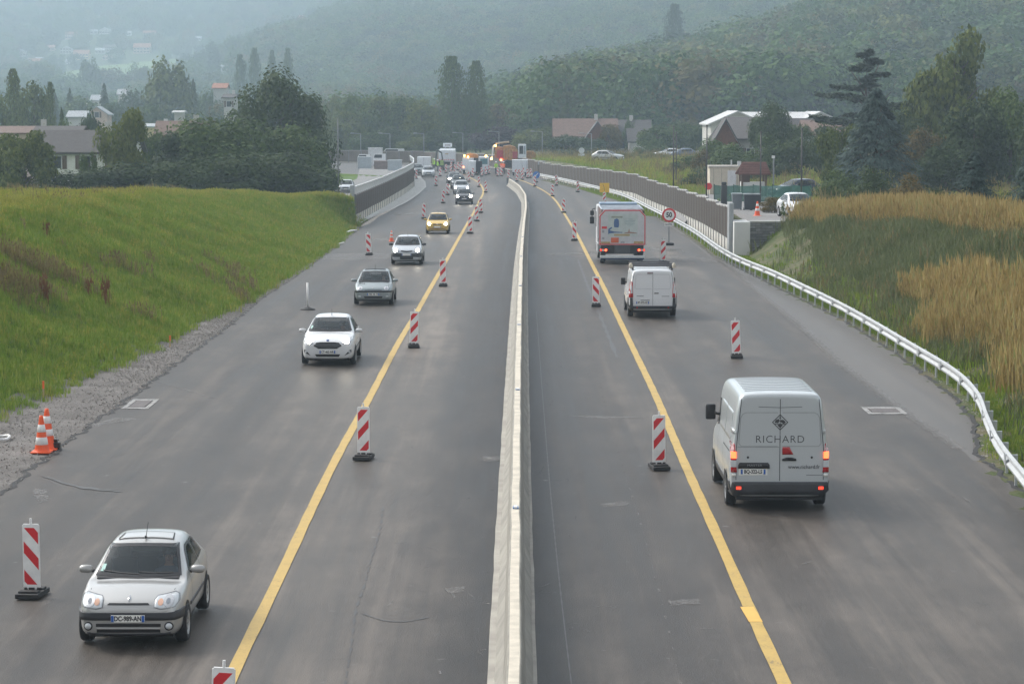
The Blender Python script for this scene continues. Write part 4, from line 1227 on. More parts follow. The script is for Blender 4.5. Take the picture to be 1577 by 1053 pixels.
    for sg in (-1, 1):
        pts = lamp_pts if sg > 0 else mir(lamp_pts)
        o = B.patch('headlight', pts, 'F', M_lens, .010, g=.04, thick=1)
        B.line('lamp_rim', pts+[pts[0]], 'F', .006, flat('lamp_edge', (0.10,0.10,0.11), .4), .013, parent=o)
        lx = sum(p[0] for p in pts)/len(pts); lz = sum(p[1] for p in pts)/len(pts)
        ro = S.get('lamp_r', .06)
        B.patch('reflector', circ(lx+sg*S.get('lx', 0), lz, ro), 'F', lit_or_not(S['lit']), .016, g=.03, parent=o)
        if not S['lit']:
            B.patch('bulb', circ(lx+sg*S.get('lx', 0), lz, ro*.42), 'F', flat('bulb_grey', (0.20,0.22,0.25), .15), .019, g=.03, parent=o)
            if S.get('amber'): B.patch('indicator', circ(lx-sg*.085, lz-.01, .042), 'F', M_amber, .016, g=.03, parent=o)
    for nm, pts, mt, offs in S['front']:
        B.patch(nm, pts, 'F', mt, offs, g=.05, thick=1 if offs > .008 else 0)
    if S.get('corner'):
        z0_, z1_, mt = S['corner']
        for d in ('L', 'R'): B.patch('bumper_corner', [(f+.10,z0_),(S['fa']-.36,z0_),(S['fa']-.36,z1_),(f+.08,z1_)], d, mt, .011, thick=1)
    B.line('bonnet_gap', [(-w*.74,nz+.05),(-w*.80,hz-.04)], 'F', .009, M_gap, .003); B.line('bonnet_gap', [(w*.74,nz+.05),(w*.80,hz-.04)], 'F', .009, M_gap, .003)
    # scuttle and wipers
    B.line('scuttle', [(-w*.80,hz+.045),(0,hz+.036),(w*.80,hz+.045)], 'F', .022, M_blk, .006)
    B.line('wiper', [(w*.66,zw0+.035),(w*.3,zw0+.032),(0,zw0+.045)], 'F', .013, M_blk, .016); B.line('wiper', [(w*.02,zw0+.018),(-w*.35,zw0+.035),(-w*.70,zw0+.06)], 'F', .013, M_blk, .016)
    if S['sunroof']:
        q = [(-.44,a1+.12),(.44,a1+.12),(.40,a1+.55),(-.40,a1+.55)]
        o = B.patch('sunroof', q, 'T', S.get('sunglass', S['paint']), .008, thick=1)
        B.line('sunroof_seal', q+[q[0]], 'T', .022, M_gap, .012, parent=o)
    MB().cyl((0,a1+.06,H-.01), (0,a1+.34 if S['shape'] else a1+.10,H+.20), .006, n=5).box(-.012,.012,a1+.03,a1+.10,H-.01,H+.03).build('aerial', M_blk, root)
    if S.get('plate_z'):
        p0 = B._proj(0, S['plate_z'], 'F', .045); plate(root, S['txt'], (S.get('plate_x', 0), p0.y, S['plate_z']))
    if S.get('sticker'): B.patch('windscreen_sticker', [(-w*.76,zw0+.05),(-w*.68,zw0+.05),(-w*.655,zw0+.14),(-w*.73,zw0+.14)], 'F', flat('sticker', (0.35,0.55,0.50), .5), .008)
    B.finish()
    mirror_part(root, w*.93, sy0+.05, bz+.04, S['paint'] if S['mirror'] == 'body' else M_blk)
    for sg in (-1, 1):
        for ya, nm in ((S['fa'], 'wheel'), (S['ra'], 'wheel')):
            wheel(root, sg*(w-.075), ya, S['wr'], .19, S['spokes'])
    MB().box(-w*.80,w*.80,f+.25,b_-.25,zb-.03,zb+.02).build('underside', M_gap, root)
    interior(root, w*.80, a0+.02, b_-.5, zb+.12, bz+.03)
    if drv:
        d = driver(0, 0, 0, drv[0], drv[1])
        loc = Vector((.36, a0+1.0, zb+.20)); loc.rotate(Matrix.Rotation(rz, 3, 'Z'))
        d.location = Vector(pos)+loc; d.rotation_euler = (0,0,rz)
    return root

def ground(px, py):
    p = P(px, py); return (p.x, p.y, float(zroad(p.y))+.014)
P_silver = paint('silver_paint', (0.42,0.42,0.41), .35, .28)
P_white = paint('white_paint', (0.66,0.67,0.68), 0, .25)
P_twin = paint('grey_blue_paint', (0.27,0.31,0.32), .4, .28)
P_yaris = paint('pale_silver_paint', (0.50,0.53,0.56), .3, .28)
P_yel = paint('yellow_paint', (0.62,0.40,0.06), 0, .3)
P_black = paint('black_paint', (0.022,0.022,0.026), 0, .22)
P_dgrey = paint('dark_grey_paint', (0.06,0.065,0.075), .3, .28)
P_green = paint('dark_green_paint', (0.03,0.05,0.05), .1, .3)
M_bump = flat('grey_bumper', (0.035,0.037,0.042), .55, var=.2)
M_grl = flat('grille_black', (0.015,0.015,0.017), .4, var=.2, scale=20)
def slot(x0, x1, z0, z1): return [(x0,z0),(x1,z0),(x1,z1),(x0,z1)]
H0 = math.radians(0.0)
grp_cars = 'cars queuing towards the camera in the left lane'

# nearest car, lower left
x, y, z = ground(205, 984); L = 3.77
clio = dict(L=3.77, W=1.64, H=1.42, paint=P_silver, belt=.93, hood_z=.90, nose_z=.70, ws0=-.86, ws1=-.02, re0=1.12, re1=1.62, wt=.545, wr=.295, sunroof=True, shape=1, txt='DC-989-AN', plate_z=.50, sticker=True, amber=True,
    lamp=[(.40,.66),(.50,.635),(.70,.66),(.755,.73),(.74,.80),(.68,.83),(.43,.80),(.395,.76)], lamp_r=.075, lx=.03, fa=-1.17, ra=1.30,
    front=[('bumper_strip', [(-.79,.47),(.79,.47),(.80,.60),(.60,.585),(-.60,.585),(-.80,.60)], M_bump, .030),
           ('upper_grille', [(-.33,.695),(.33,.695),(.30,.722),(-.30,.722)], M_grl, .006),
           ('lower_grille', slot(-.49,.49,.275,.325), M_grl, .006), ('lower_grille', slot(-.50,.50,.365,.415), M_grl, .006), ('grille_bar', slot(-.49,.49,.328,.352), P_silver, .02),
           ('fog_lamp_ring', circ(.62,.375,.068), M_blk, .010), ('fog_lamp_ring', circ(-.62,.375,.068), M_blk, .010), ('fog_lamp', circ(.62,.375,.048), M_lens, .018), ('fog_lamp', circ(-.62,.375,.048), M_lens, .018),
           ('badge', [(0,.735),(.028,.775),(0,.815),(-.028,.775)], M_chrome, .012), ('badge_centre', [(0,.757),(.012,.775),(0,.793),(-.012,.775)], P_silver, .014),
           ('chin_spoiler', [(-.72,.19),(.72,.19),(.74,.235),(-.74,.235)], M_bump, .014)],
    corner=(.47,.60,M_bump))
car('silver_hatchback', 'silver five-door hatchback with sunroof, nearest car at the lower left', 'car', clio, (x+.06, y+1.05, z), H0, grp_cars, drv=('driver in a grey-blue top holding the wheel of the silver hatchback with sunroof', flat('blue_grey_shirt', (0.16,0.20,0.26), .9)))

# white hatchback
x, y, z = ground(507.5, 560); L = 3.95
fiesta = dict(L=3.95, W=1.72, H=1.49, paint=P_white, belt=.96, hood_z=.99, nose_z=.76, ws0=-.93, ws1=.0, re0=1.15, re1=1.70, wt=.56, wr=.30, lit=True, txt='CT-465-NR', plate_z=.455, fa=-1.22, ra=1.27, sticker=True,
    lamp=[(.47,.72),(.60,.70),(.79,.80),(.80,.90),(.74,.89),(.52,.77)], lamp_r=.085, lx=-.05,
    front=[('grille', [(-.30,.56),(.30,.56),(.46,.655),(.36,.75),(.22,.765),(-.22,.765),(-.36,.75),(-.46,.655)], M_grl, .010),
           ('grille_bar', slot(-.42,.42,.675,.685), M_steel, .014), ('grille_bar', slot(-.42,.42,.62,.63), M_steel, .014),
           ('lower_grille', [(-.36,.30),(.36,.30),(.41,.38),(-.41,.38)], M_grl, .006),
           ('fog_recess', [(.54,.33),(.76,.44),(.76,.53),(.70,.51)], M_grl, .008), ('fog_recess', [(-.54,.33),(-.76,.44),(-.76,.53),(-.70,.51)], M_grl, .008),
           ('fog_lamp', circ(.70,.455,.035), M_lens, .016), ('fog_lamp', circ(-.70,.455,.035), M_lens, .016),
           ('badge', circ(0,.815,.045,16,1,.55), flat('badge_blue', (0.03,0.08,0.25), .3), .012),
           ('chin_spoiler', [(-.74,.19),(.74,.19),(.76,.23),(-.76,.23)], M_bump, .01)])
car('white_hatchback', 'white hatchback with lit headlights and black hexagonal grille', 'car', fiesta, (x, y+1.15, z), H0, grp_cars, drv=('driver in a light top behind the windscreen of the white hatchback', flat('pale_shirt', (0.35,0.36,0.38), .9)))

# small grey-blue hatchback with open-look sunroof
x, y, z = ground(576, 469); L = 3.43
tw = dict(L=3.43, W=1.63, H=1.42, paint=P_twin, belt=.92, hood_z=.90, nose_z=.68, ws0=-1.02, ws1=-.12, re0=1.05, re1=1.50, wt=.555, wr=.28, sunroof=True, sunglass=M_gap, txt='1905 XK 74', plate_z=.47, fa=-1.12, ra=1.22,
    lamp=circ(.55,.705,.105,16,1,.85), lamp_r=.065,
    front=[('bumper_strip', [(-.80,.55),(.80,.55),(.80,.61),(-.80,.61)], M_bump, .030), ('lower_grille', [(-.36,.30),(.36,.30),(.40,.38),(-.40,.38)], M_grl, .006),
           ('upper_grille', slot(-.36,.36,.625,.645), M_grl, .006), ('fog_lamp', circ(.58,.37,.045,14,1.4,.8), M_lens, .01), ('fog_lamp', circ(-.58,.37,.045,14,1.4,.8), M_lens, .01),
           ('badge', [(0,.70),(.02,.73),(0,.76),(-.02,.73)], M_chrome, .012),
           ('bonnet_vent', slot(-.62,-.56,.862,.895), M_gap, .006), ('bonnet_vent', slot(-.53,-.47,.862,.895), M_gap, .006), ('bonnet_vent', slot(-.44,-.38,.862,.895), M_gap, .006)],
    corner=(.55,.61,M_bump))
car('grey_hatchback', 'small grey-blue hatchback with round lamps and three bonnet vents', 'car', tw, (x, y+1.15, z), H0, grp_cars, drv=('driver behind the windscreen of the small grey-blue hatchback', flat('light_blue_shirt', (0.25,0.36,0.45), .9)))

# pale silver hatchback, lights on
x, y, z = ground(627, 407); L = 3.64
ya = dict(L=3.64, W=1.66, H=1.50, paint=P_yaris, belt=.98, hood_z=.98, nose_z=.76, ws0=-1.0, ws1=-.12, re0=1.15, re1=1.58, wt=.555, wr=.285, lit=True, txt='', plate_z=.55, mirror='black', fa=-1.15, ra=1.22,
    lamp=[(.40,.72),(.52,.67),(.72,.68),(.77,.76),(.70,.87),(.60,.88),(.44,.80)], lamp_r=.085,
    front=[('upper_grille', [(-.28,.70),(0,.675),(.28,.70),(.33,.77),(0,.735),(-.33,.77)], M_grl, .010),
           ('bumper_strip', [(-.80,.42),(-.36,.42),(-.34,.30),(.34,.30),(.36,.42),(.80,.42),(.80,.62),(-.80,.62)], M_bump, .016)],
    corner=(.42,.62,M_bump))
car('pale_hatchback', 'pale silver hatchback with lit headlights and dark bumper, behind the grey-blue one', 'car', ya, (x, y+1.15, z), H0, grp_cars, drv=('driver behind the windscreen of the pale silver hatchback', flat('dark_jumper', (0.05,0.05,0.06), .9)))

# yellow hatchback
x, y, z = ground(674, 360); L = 3.6
mi = dict(L=3.6, W=1.63, H=1.44, paint=P_yel, belt=.93, hood_z=.92, nose_z=.70, ws0=-.95, ws1=-.10, re0=1.10, re1=1.55, wt=.54, wr=.28, lit=True, txt='', plate_z=.50, fa=-1.12, ra=1.24, level=2,
    lamp=circ(.58,.715,.13,14,1.1,.75), lamp_r=.085, front=[('upper_grille', [(-.33,.64),(.33,.64),(.30,.72),(-.30,.72)], M_grl, .008), ('badge', circ(0,.68,.04), M_chrome, .014), ('lower_grille', slot(-.60,.60,.30,.40), flat('ochre_dirt', (0.28,0.17,0.05), .6), .006), ('chin_spoiler', slot(-.62,.62,.215,.255), M_plate, .010)])
car('yellow_hatchback', 'yellow hatchback with lit headlights, fifth car in the queue', 'car', mi, (x, y+1.15, z), H0, grp_cars)

x, y, z = ground(714.5, 314.5); L = 3.88
colt = dict(mi, L=3.88, W=1.70, H=1.52, paint=P_black, belt=.98, hood_z=1.0, nose_z=.80, ws0=-1.05, ws1=-.15, wt=.56, plate_z=.55, lamp=[(.46,.70),(.74,.72),(.79,.84),(.70,.86),(.50,.79)], lamp_r=.10,
    front=[('upper_grille', [(-.26,.58),(.26,.58),(.34,.74),(-.34,.74)], M_grl, .008), ('badge', [(0,.80),(.07,.70),(-.07,.70)], M_chrome, .014), ('lower_grille', slot(-.6,.6,.28,.40), M_grl, .006), ('grille_bar', slot(-.66,.66,.225,.26), M_plate, .012)])
car('black_hatchback', 'black hatchback with bright headlights leading the far queue', 'car', colt, (x, y+1.15, z), R(1), grp_cars)
x, y, z = ground(710, 299); L = 4.2
sed = dict(mi, L=4.2, W=1.76, H=1.48, paint=P_yaris, belt=.94, hood_z=.96, nose_z=.74, ws0=-1.0, ws1=-.05, re0=1.25, re1=1.85, wt=.57, wr=.30, fa=-1.28, ra=1.32, lamp=[(.46,.66),(.78,.68),(.82,.80),(.52,.76)], lamp_r=.08, lit=True,
    front=[('upper_grille', [(-.34,.58),(.34,.58),(.36,.70),(-.36,.70)], M_grl, .008), ('lower_grille', slot(-.5,.5,.30,.38), M_grl, .006)])
car('silver_car', 'silver car directly behind the black hatchback in the far queue', 'car', sed, (x, y+1.15, z), R(2), grp_cars)
x, y, z = ground(708, 292); 
car('dark_estate', 'dark grey tall car, third in the far queue with pale roof edge', 'car', dict(sed, H=1.62, belt=1.05, hood_z=1.05, nose_z=.82, paint=P_dgrey, lit=False, W=1.8, lamp=[(.50,.74),(.80,.76),(.82,.86),(.54,.84)], sunroof=True), (x-.2, y+2.6, z), R(3), grp_cars)
x, y, z = ground(699, 284.5)
car('dark_car', 'dark car with bright headlight at the back of the far queue', 'car', dict(sed, paint=P_dgrey, lit=True, H=1.50, lamp_r=.12), (x, y+1.15, z), R(4), grp_cars)
x, y, z = ground(659, 273); L = 4.3
car('silver_saloon', 'silver saloon alone in the far left lane before the works', 'car', dict(sed, L=4.3, paint=P_yaris, lit=False, tail='sedan', re0=.95, re1=1.45), (x, y+1.15, z), R(3), 'cars beyond the queue')
x, y, z = ground(642, 269.5)
car('dark_green_car', 'dark green car beside the white box van, far left lane', 'car', dict(sed, paint=P_green, lit=False), (x, y+2.3, z), R(12), 'cars beyond the queue')
# cars off the road
def parked(name, label, spec, px, py, rz, dz=0, Y=None):
    p = G(px, py) if Y is None else Vector((at(px, Y), Y, Z(at(px, Y), Y)))
    return car(name, label, 'car', spec, (p.x, p.y, p.z+.02+dz), rz, 'cars parked off the main road')
LB = Vector((at(540, 292), 292, 0)); 
parked('silver_hatchback', 'silver hatchback on the side road left of the noise wall', dict(sed, L=4.0, W=1.72, H=1.5, lit=False, paint=P_yaris), 534, 295, R(0), Y=285)
parked('dark_estate', 'dark blue estate car parked right of the tile-roofed kiosk', dict(sed, paint=paint('dark_blue_paint', (0.02,0.03,0.06), .2, .25), lit=False, L=4.4), 1225, 290, R(-62), Y=196)
parked('white_car', 'white car mostly hidden behind the brown grass, below the dark estate', dict(sed, paint=P_white, lit=False), 1229, 322, R(8), Y=150)
parked('silver_car', 'light silver car standing in the long grass of the meadow', dict(sed, paint=P_silver, lit=False), 936, 246, R(70), Y=330)
parked('white_car', 'white car parked on the rise, leftmost of the parked row above the meadow', dict(sed, paint=P_white, lit=False), 1028, 226, R(-80), Y=372)
parked('blue_car', 'grey-blue car parked on the rise, middle of the row above the meadow', dict(sed, paint=paint('blue_paint', (0.10,0.14,0.22), .2, .3), lit=False), 1050, 227, R(-75), Y=368)
parked('silver_car', 'silver car parked on the rise, rightmost of the row above the meadow', dict(sed, paint=P_silver, lit=False), 1081, 224, R(-85), Y=372)

# ------------------------------------------------------------------ vans seen from behind (local front = -y, so turned about)
def van(name, label, S, pos, rz, txt, group=None):
    L, W_, H = S['L'], S['W'], S['H']; w = W_/2; zb = .30; f, b_ = -L/2, L/2; bz = S['belt']; wt = S['wt']
    root = thing(name, label, 'van', pos, rz, group)
    nz, hz = S['nose'], S['hood']; a0, a1 = S['ws0'], S['ws1']
    st = [(f, zb+.1, w*.74, nz-.2, w*.66, nz-.14), (f+.06, zb, w*.90, nz-.05, w*.78, nz), (f+.4, zb-.04, w*.98, nz+.12, w*.82, nz+.18), (a0, zb-.04, w, bz-.04, w*.84, hz), (a0+.12, zb-.04, w, bz, w*.84, hz+.10),
          ((a0+a1)/2+.05, zb-.04, w, bz+.02, (w*.84+wt)/2, (hz+H)/2+.06), (a1-.03, zb-.04, w, bz+.03, wt+.03, H-.10), (a1+.25, zb-.04, w, bz+.03, wt+.01, H-.02), (a1+.9, zb-.04, w, bz+.03, wt, H), (0.6, zb-.04, w, bz+.03, wt, H),
          (b_-.5, zb-.04, w, bz+.03, wt, H-.005), (b_-.20, zb, w, bz+.03, wt, H-.01), (b_-.09, zb, w*.995, bz+.03, wt-.005, H-.02), (b_-.035, zb+.01, w*.985, bz+.02, wt-.02, H-.035), (b_-.005, zb+.03, w*.965, bz, wt-.045, H-.07), (b_+.0, zb+.06, w*.94, bz-.02, wt-.08, H-.12)]
    B = Body(root, hull(st, crown=.015, level=3), S['paint'])
    return root, B, w, zb, bz, wt, f, b_
def van_wheels(root, w, r, fa, ra, n=5, rm=None):
    for sg in (-1, 1):
        for ya in (fa, ra): wheel(root, sg*(w-.10), ya, r, .22, n, rimmat=rm)

# large silver-grey panel van
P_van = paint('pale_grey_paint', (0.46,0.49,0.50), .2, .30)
p = P(1192, 776); Lm = 5.05
S = dict(L=Lm, W=2.07, H=2.47, belt=1.30, wt=.86, nose=.98, hood=1.22, ws0=-1.75, ws1=-.95, paint=P_van)
root, B, w, zb, bz, wt, f, b_ = van('panel_van', 'large pale grey panel van with lettered rear doors, right lane', S, (p.x, p.y+1.5, .014), math.pi, '')
H = S['H']
# as seen from behind the picture's left is local +x (vehicle turned by 180 deg) -> use local x mirrored in text rotation
M_dline = flat('door_gap', (0.045,0.05,0.055), .6)
zd0, zd1 = .66, 2.34
tw_ = lambda z: (w*.90)*(1-max(0, (z-bz))/(H-bz)) + (wt-.05)*max(0, (z-bz))/(H-bz) if z > bz else w*.90
def dpos(y0, y1): return [((-1)*tw_(z)*.985, z) for z in np.linspace(y0, y1, 8)]
B.line('door_gap', [(0, zd0-.02),(0, zd1)], 'B', .014, M_dline, .004)
for sg in (-1, 1):
    B.line('door_gap', [(sg*tw_(z)*.97, z) for z in np.linspace(zd0, zd1, 9)], 'B', .014, M_dline, .004)
    o = B.line('door_crease_shade', [(sg*.05,1.36),(sg*.80,1.36),(sg*.85,1.42),(sg*.815,1.95),(sg*.77,2.03),(sg*.70,2.06),(sg*.05,2.06)], 'B', .016, flat('soft_crease_shade', (0.30,0.32,0.325), .4), .004)  # crease not modelled: its shade is a darker strip of the van colour
    B.patch('hinge', slot(*(sorted((sg*.885, sg*.975))), 1.62, 1.70), 'B', P_van, .03, thick=1)
    B.patch('hinge', slot(*(sorted((sg*.905, sg*.985))), .735, .79), 'B', flat('plate_white', (0,0,0)), .03, thick=1)
    tl = [(sg*.885,.82),(sg*1.0,.82),(sg*.995,1.42),(sg*.935,1.42)]
    o = B.patch('tail_light', tl, 'B', M_tail, .020, thick=1)
    B.patch('brake_lamp', slot(*sorted((sg*.90, sg*.992)), 1.11, 1.25), 'B', M_brake, .026, parent=o)
    B.patch('reverse_lamp', slot(*sorted((sg*.895, sg*.995)), .93, 1.07), 'B', M_lens, .026, parent=o)
    B.patch('indicator', slot(*sorted((sg*.915, sg*.99)), 1.28, 1.39), 'B', flat('clear_red_lens', (0.62,0.38,0.38), .2), .026, parent=o)
    B.patch('bumper_reflector', slot(*sorted((sg*.80, sg*.90)), .47, .53), 'B', M_taillit, .065)  # only a reflector: its glow is emission borrowed from the tail lights
    B.patch('door_button', circ(sg*.66, 1.13, .025), 'B', M_blk, .010)
B.line('body_line_shade', [(.88,1.345),(-.02,1.345)], 'B', .020, flat('soft_crease_shade', (0,0,0)), .004)  # shade of the body line, painted as the same darker strip
B.patch('brake_light', [(-.05,1.19),(-.28,1.19),(-.20,1.345),(-.05,1.345)], 'B', M_tail, .012, thick=1)
B.patch('door_handle', [(-.05,1.06),(-.34,1.06),(-.34,1.10),(-.25,1.13),(-.14,1.13),(-.05,1.10)], 'B', M_blk, .025, thick=1)
o = B.patch('plate_recess', [(.21,.90),(.86,.90),(.86,.97),(.83,1.02),(.24,1.02),(.21,.97)], 'B', M_blk, .022, thick=1)
B.line('print_line', [(.45,2.18),(0,2.165),(-.45,2.18)], 'B', .012, flat('print_grey', (0.12,0.13,0.14), .5), .006)
B.patch('bumper', [(-.97,.26),(.97,.26),(.98,.62),(-.98,.62)], 'B', M_bump, .055, g=.1, thick=1)
for d in ('L', 'R'):
    B.patch('bumper_side', [(b_-.55,.30),(b_-.14,.30),(b_-.14,.62),(b_-.45,.62)], d, M_bump, .02, thick=1)
    B.patch('side_trim', [(-1.1,.30),(1.15,.30),(1.15,.56),(-1.1,.56)], d, M_bump, .015, thick=1)
    B.window('side_window', [(-1.42,1.40),(-.70,1.40),(-.70,1.98),(-.98,1.98)], d, .04)
    B.patch('side_recess', [(-.40,1.42),(.65,1.42),(.65,2.02),(-.40,2.02)], d, P_van, .008, thick=1)
    B.patch('side_recess', [(.80,1.42),(1.95,1.42),(1.95,2.02),(.80,2.02)], d, P_van, .008, thick=1)
    B.line('door_gap', [(.72,zb+.3),(.72,2.2)], d, .014, M_dline); B.line('door_gap', [(-.52,zb+.3),(-.52,2.2)], d, .014, M_dline); B.line('slide_rail', [(.75,1.20),(2.2,1.22)], d, .03, M_dline)
    for ya in (-1.60, 1.55):
        arc = [(ya+.40*math.cos(t), max(zb+.0, .36+.40*math.sin(t))) for t in np.linspace(-.2, math.pi+.2, 20)]
        B.patch('wheel_arch', arc, d, M_gap, .018)
B.window('windscreen', [(-w*.78,1.36),(w*.78,1.36),(wt-.05,2.15),(-wt+.05,2.15)], 'F', .05)
for sg in (-1, 1): B.patch('headlight', [(sg*.62,.92),(sg*.90,.96),(sg*.93,1.22),(sg*.74,1.10)], 'F', M_lens, .01)
for k in range(9):
    y = -.35+k*.30
    B.patch('roof_rib', [(-.70,y),(.70,y),(.70,y+.05),(-.70,y+.05)], 'T', P_van, .012, thick=1)
pb = B._proj(0, .80, 'B', .02)
B.finish()
pr_ = plate(root, 'BQ-322-LS', (.55, b_+.005, .83), math.pi, .52)
pn = MB().box(-.30,.30,-.012,.0,-.075,.075,.006).build('plate_panel', flat('plate_white', (0,0,0)), root, loc=(.55, b_+.0, .83))
dk = flat('print_dark', (0.05,0.052,0.055), .5)
text_part('lettering', 'RICHARD', .215, dk, root, (0, b_-.008, 1.50), (R(90),0,math.pi), ext=.008, sx=1.02, spacing=1.12, bold=-.001)
text_part('lettering', 'www.richard.fr', .115, dk, root, (-.50, b_+.003, .93), (R(90),0,math.pi), ext=.005, sx=.93, bold=0)
MB().box(-.88,-.55,b_-.004,b_+.004,.752,.768).build('print_strip', M_steel, root)
text_part('lettering', 'MASTER', .062, M_steel, root, (.52, b_+.028, .965), (R(90),0,math.pi), ext=.003, sx=1.4)
g = MB(); zl = 1.86
for a in ([(0,.17),(.17,0),(.145,0),(0,.145)], [(0,-.17),(.17,0),(.145,0),(0,-.145)], [(0,.17),(-.17,0),(-.145,0),(0,.145)], [(0,-.17),(-.17,0),(-.145,0),(0,-.145)],
          [(-.12,-.01),(-.08,.045),(-.03,.055),(.0,.03),(-.02,-.005),(-.07,-.03)], [(.12,-.01),(.09,.05),(.03,.07),(.01,.03),(.04,-.02)], [(-.06,-.06),(0,-.035),(.06,-.06),(.0,-.12)], [(-.03,.085),(0,.12),(.03,.085)], [(-.12,-.03),(.12,-.03),(.11,-.045),(-.11,-.045)]):
    g.prism([(q[0], zl+q[1]) for q in a], 'y', b_-.012, b_+.004)
g.build('emblem', dk, root)
mirror_part(root, w*.96, -1.25, 1.60, M_blk, 1.0, big=True)
van_wheels(root, w, .35, -1.60, 1.55, 6, M_steel)
MB().box(-w*.85,w*.85,f+.4,b_-.15,.22,.34).build('underside', M_gap, root)
interior(root, w*.8, -1.7, -.3, .5, 1.3, rear=False)

# smaller white van
p = P(1003, 487); Lj = 4.8
S = dict(L=Lj, W=1.90, H=1.92, belt=1.10, wt=.80, nose=.86, hood=1.06, ws0=-1.55, ws1=-.70, paint=P_white)
root, B, w, zb, bz, wt, f, b_ = van('small_van', 'white van with roof bars and dark bumper behind the tanker', S, (p.x, p.y+1.45, float(zroad(p.y))+.014), math.pi, '')
H = S['H']
B.line('door_gap', [(0,.50),(0,1.83)], 'B', .012, M_dline, .004)
soft = flat('white_crease_shade', (0.42,0.43,0.45), .4)  # greyed white: painted shade for the pressed door creases
for sg in (-1, 1):
    B.line('door_gap', [(sg*.80,.50),(sg*.81,1.1),(sg*.79,1.5),(sg*.73,1.84)], 'B', .014, M_dline, .004)
    B.line('door_crease_shade', [(sg*.04,1.15),(sg*.66,1.15),(sg*.71,1.20),(sg*.67,1.68),(sg*.62,1.73),(sg*.04,1.73)], 'B', .014, soft, .004)
    o = B.patch('tail_light', [(sg*.775,.82),(sg*.935,.80),(sg*.925,1.35),(sg*.835,1.45),(sg*.80,1.42)], 'B', M_tail, .018, thick=1)
    B.patch('reverse_lamp', [(sg*.80,.98),(sg*.875,.98),(sg*.865,1.28),(sg*.82,1.28)], 'B', M_lens, .023, parent=o)
    B.patch('bumper_corner', [(sg*.77,.30),(sg*.955,.30),(sg*.955,.80),(sg*.80,.80)], 'B', M_bump, .04, thick=1)
    B.patch('bumper_reflector', circ(sg*.62,.42,.03), 'B', M_tail, .055)
B.patch('bumper', [(-.94,.27),(.94,.27),(.94,.48),(-.94,.48)], 'B', M_bump, .05, g=.1, thick=1)
B.patch('handle', [(-.05,.97),(-.25,.97),(-.23,1.0),(-.07,1.0)], 'B', M_blk, .02, thick=1)
B.patch('plate_lamp', slot(.12,.48,.695,.715), 'B', M_blk, .02, thick=1)
B.patch('brake_light', slot(-.0,.22,1.765,1.80), 'B', flat('dull_red', (0.12,0.03,0.04), .4), .015, thick=1)
for d in ('L', 'R'):
    B.window('side_window', [(-1.25,1.16),(-.55,1.16),(-.55,1.60),(-.80,1.60)], d, .04)
    B.patch('side_trim', [(-1.0,.34),(1.0,.34),(1.0,.46),(-1.0,.46)], d, M_bump, .015, thick=1)
    B.line('door_gap', [(-.45,.4),(-.45,1.7)], d, .014, M_dline); B.line('door_gap', [(.75,.4),(.75,1.7)], d, .014, M_dline)
    for ya in (-1.45, 1.50):
        arc = [(ya+.37*math.cos(t), max(zb+.0, .31+.37*math.sin(t))) for t in np.linspace(-.2, math.pi+.2, 20)]
        B.patch('wheel_arch', arc, d, M_gap, .004)
B.window('windscreen', [(-w*.78,1.18),(w*.78,1.18),(wt-.05,1.68),(-wt+.05,1.68)], 'F', .05)
for sg in (-1, 1): B.patch('headlight', [(sg*.55,.80),(sg*.85,.84),(sg*.87,1.0),(sg*.62,.95)], 'F', M_lens, .01)
B.finish()
plate(root, 'BT-575-HZ', (.40, b_+.01, .61), math.pi)
MB().box(-.66,-.36,b_-.005,b_+.006,.85,.875).box(.36,.64,b_-.005,b_+.006,.86,.885).build('print_strip', M_steel, root)
for y in (-.4, .9, 1.95):
    m = MB().cyl((-.84,y,H+.13), (.84,y,H+.13), .035, n=8)
    for sg in (-1, 1): m.box(sg*.78-.04, sg*.78+.04, y-.05, y+.05, H-.05, H+.16, .01)
    m.build('roof_bar', flat('dark_bar', (0.06,0.06,0.065), .5), root)
m = MB()
for sg in (-1, 1): m.lathe([(0,0),(.07,.02),(.08,.12),(.05,.2),(0,.22)], 10, (sg*.86, 2.0, H+.03))
m.build('bar_end', flat('pale_tape', (0.5,0.45,0.36), .7), root)
mirror_part(root, w*.95, -1.10, 1.20, M_blk, .85, big=True)
van_wheels(root, w, .32, -1.45, 1.50, 5, M_steel)
MB().box(-w*.85,w*.85,f+.4,b_-.15,.22,.32).build('underside', M_gap, root)
interior(root, w*.78, -1.5, -.2, .4, 1.12, rear=False)

# tanker truck with printed rear board
p = P(956, 404); W2 = 1.27
root = thing('tanker_truck', 'white delivery tanker truck with red-framed rear board and tail lights on', 'truck', (p.x, p.y-1.9, float(zroad(p.y))+.014))
def wx(root, x, y, r=.48, wd=.28, name='wheel', mat=None): return wheel(root, x, y, r, wd, 8, name, mat)
M_tw = flat('truck_white', (0.50,0.50,0.51), .5, var=.12); M_tb = flat('truck_black', (0.025,0.025,0.028), .6, var=.2)
zb, zt = 1.05, 2.93
oct_ = lambda k: [(-1.24+k,zb+k),(1.24-k,zb+k),(1.24-k,zt-.32-k*.4),(.95-k*.4,zt-k),(-.95+k*.4,zt-k),(-1.24+k,zt-.32-k*.4)]
MB().prism(oct_(0), 'y', 0, .12).build('rear_board', M_redf, root); MB().prism(oct_(-.025), 'y', .02, .10).build('board_frame', M_tw, root)
MB().prism(oct_(.055), 'y', -.006, .002).build('board_face', M_tw, root)
pr0 = MB().box(-.78,.82,-.012,-.0062,1.50,2.72).build('picture_panel', flat('print_pale', (0.45,0.50,0.48), .6, var=.12), root)
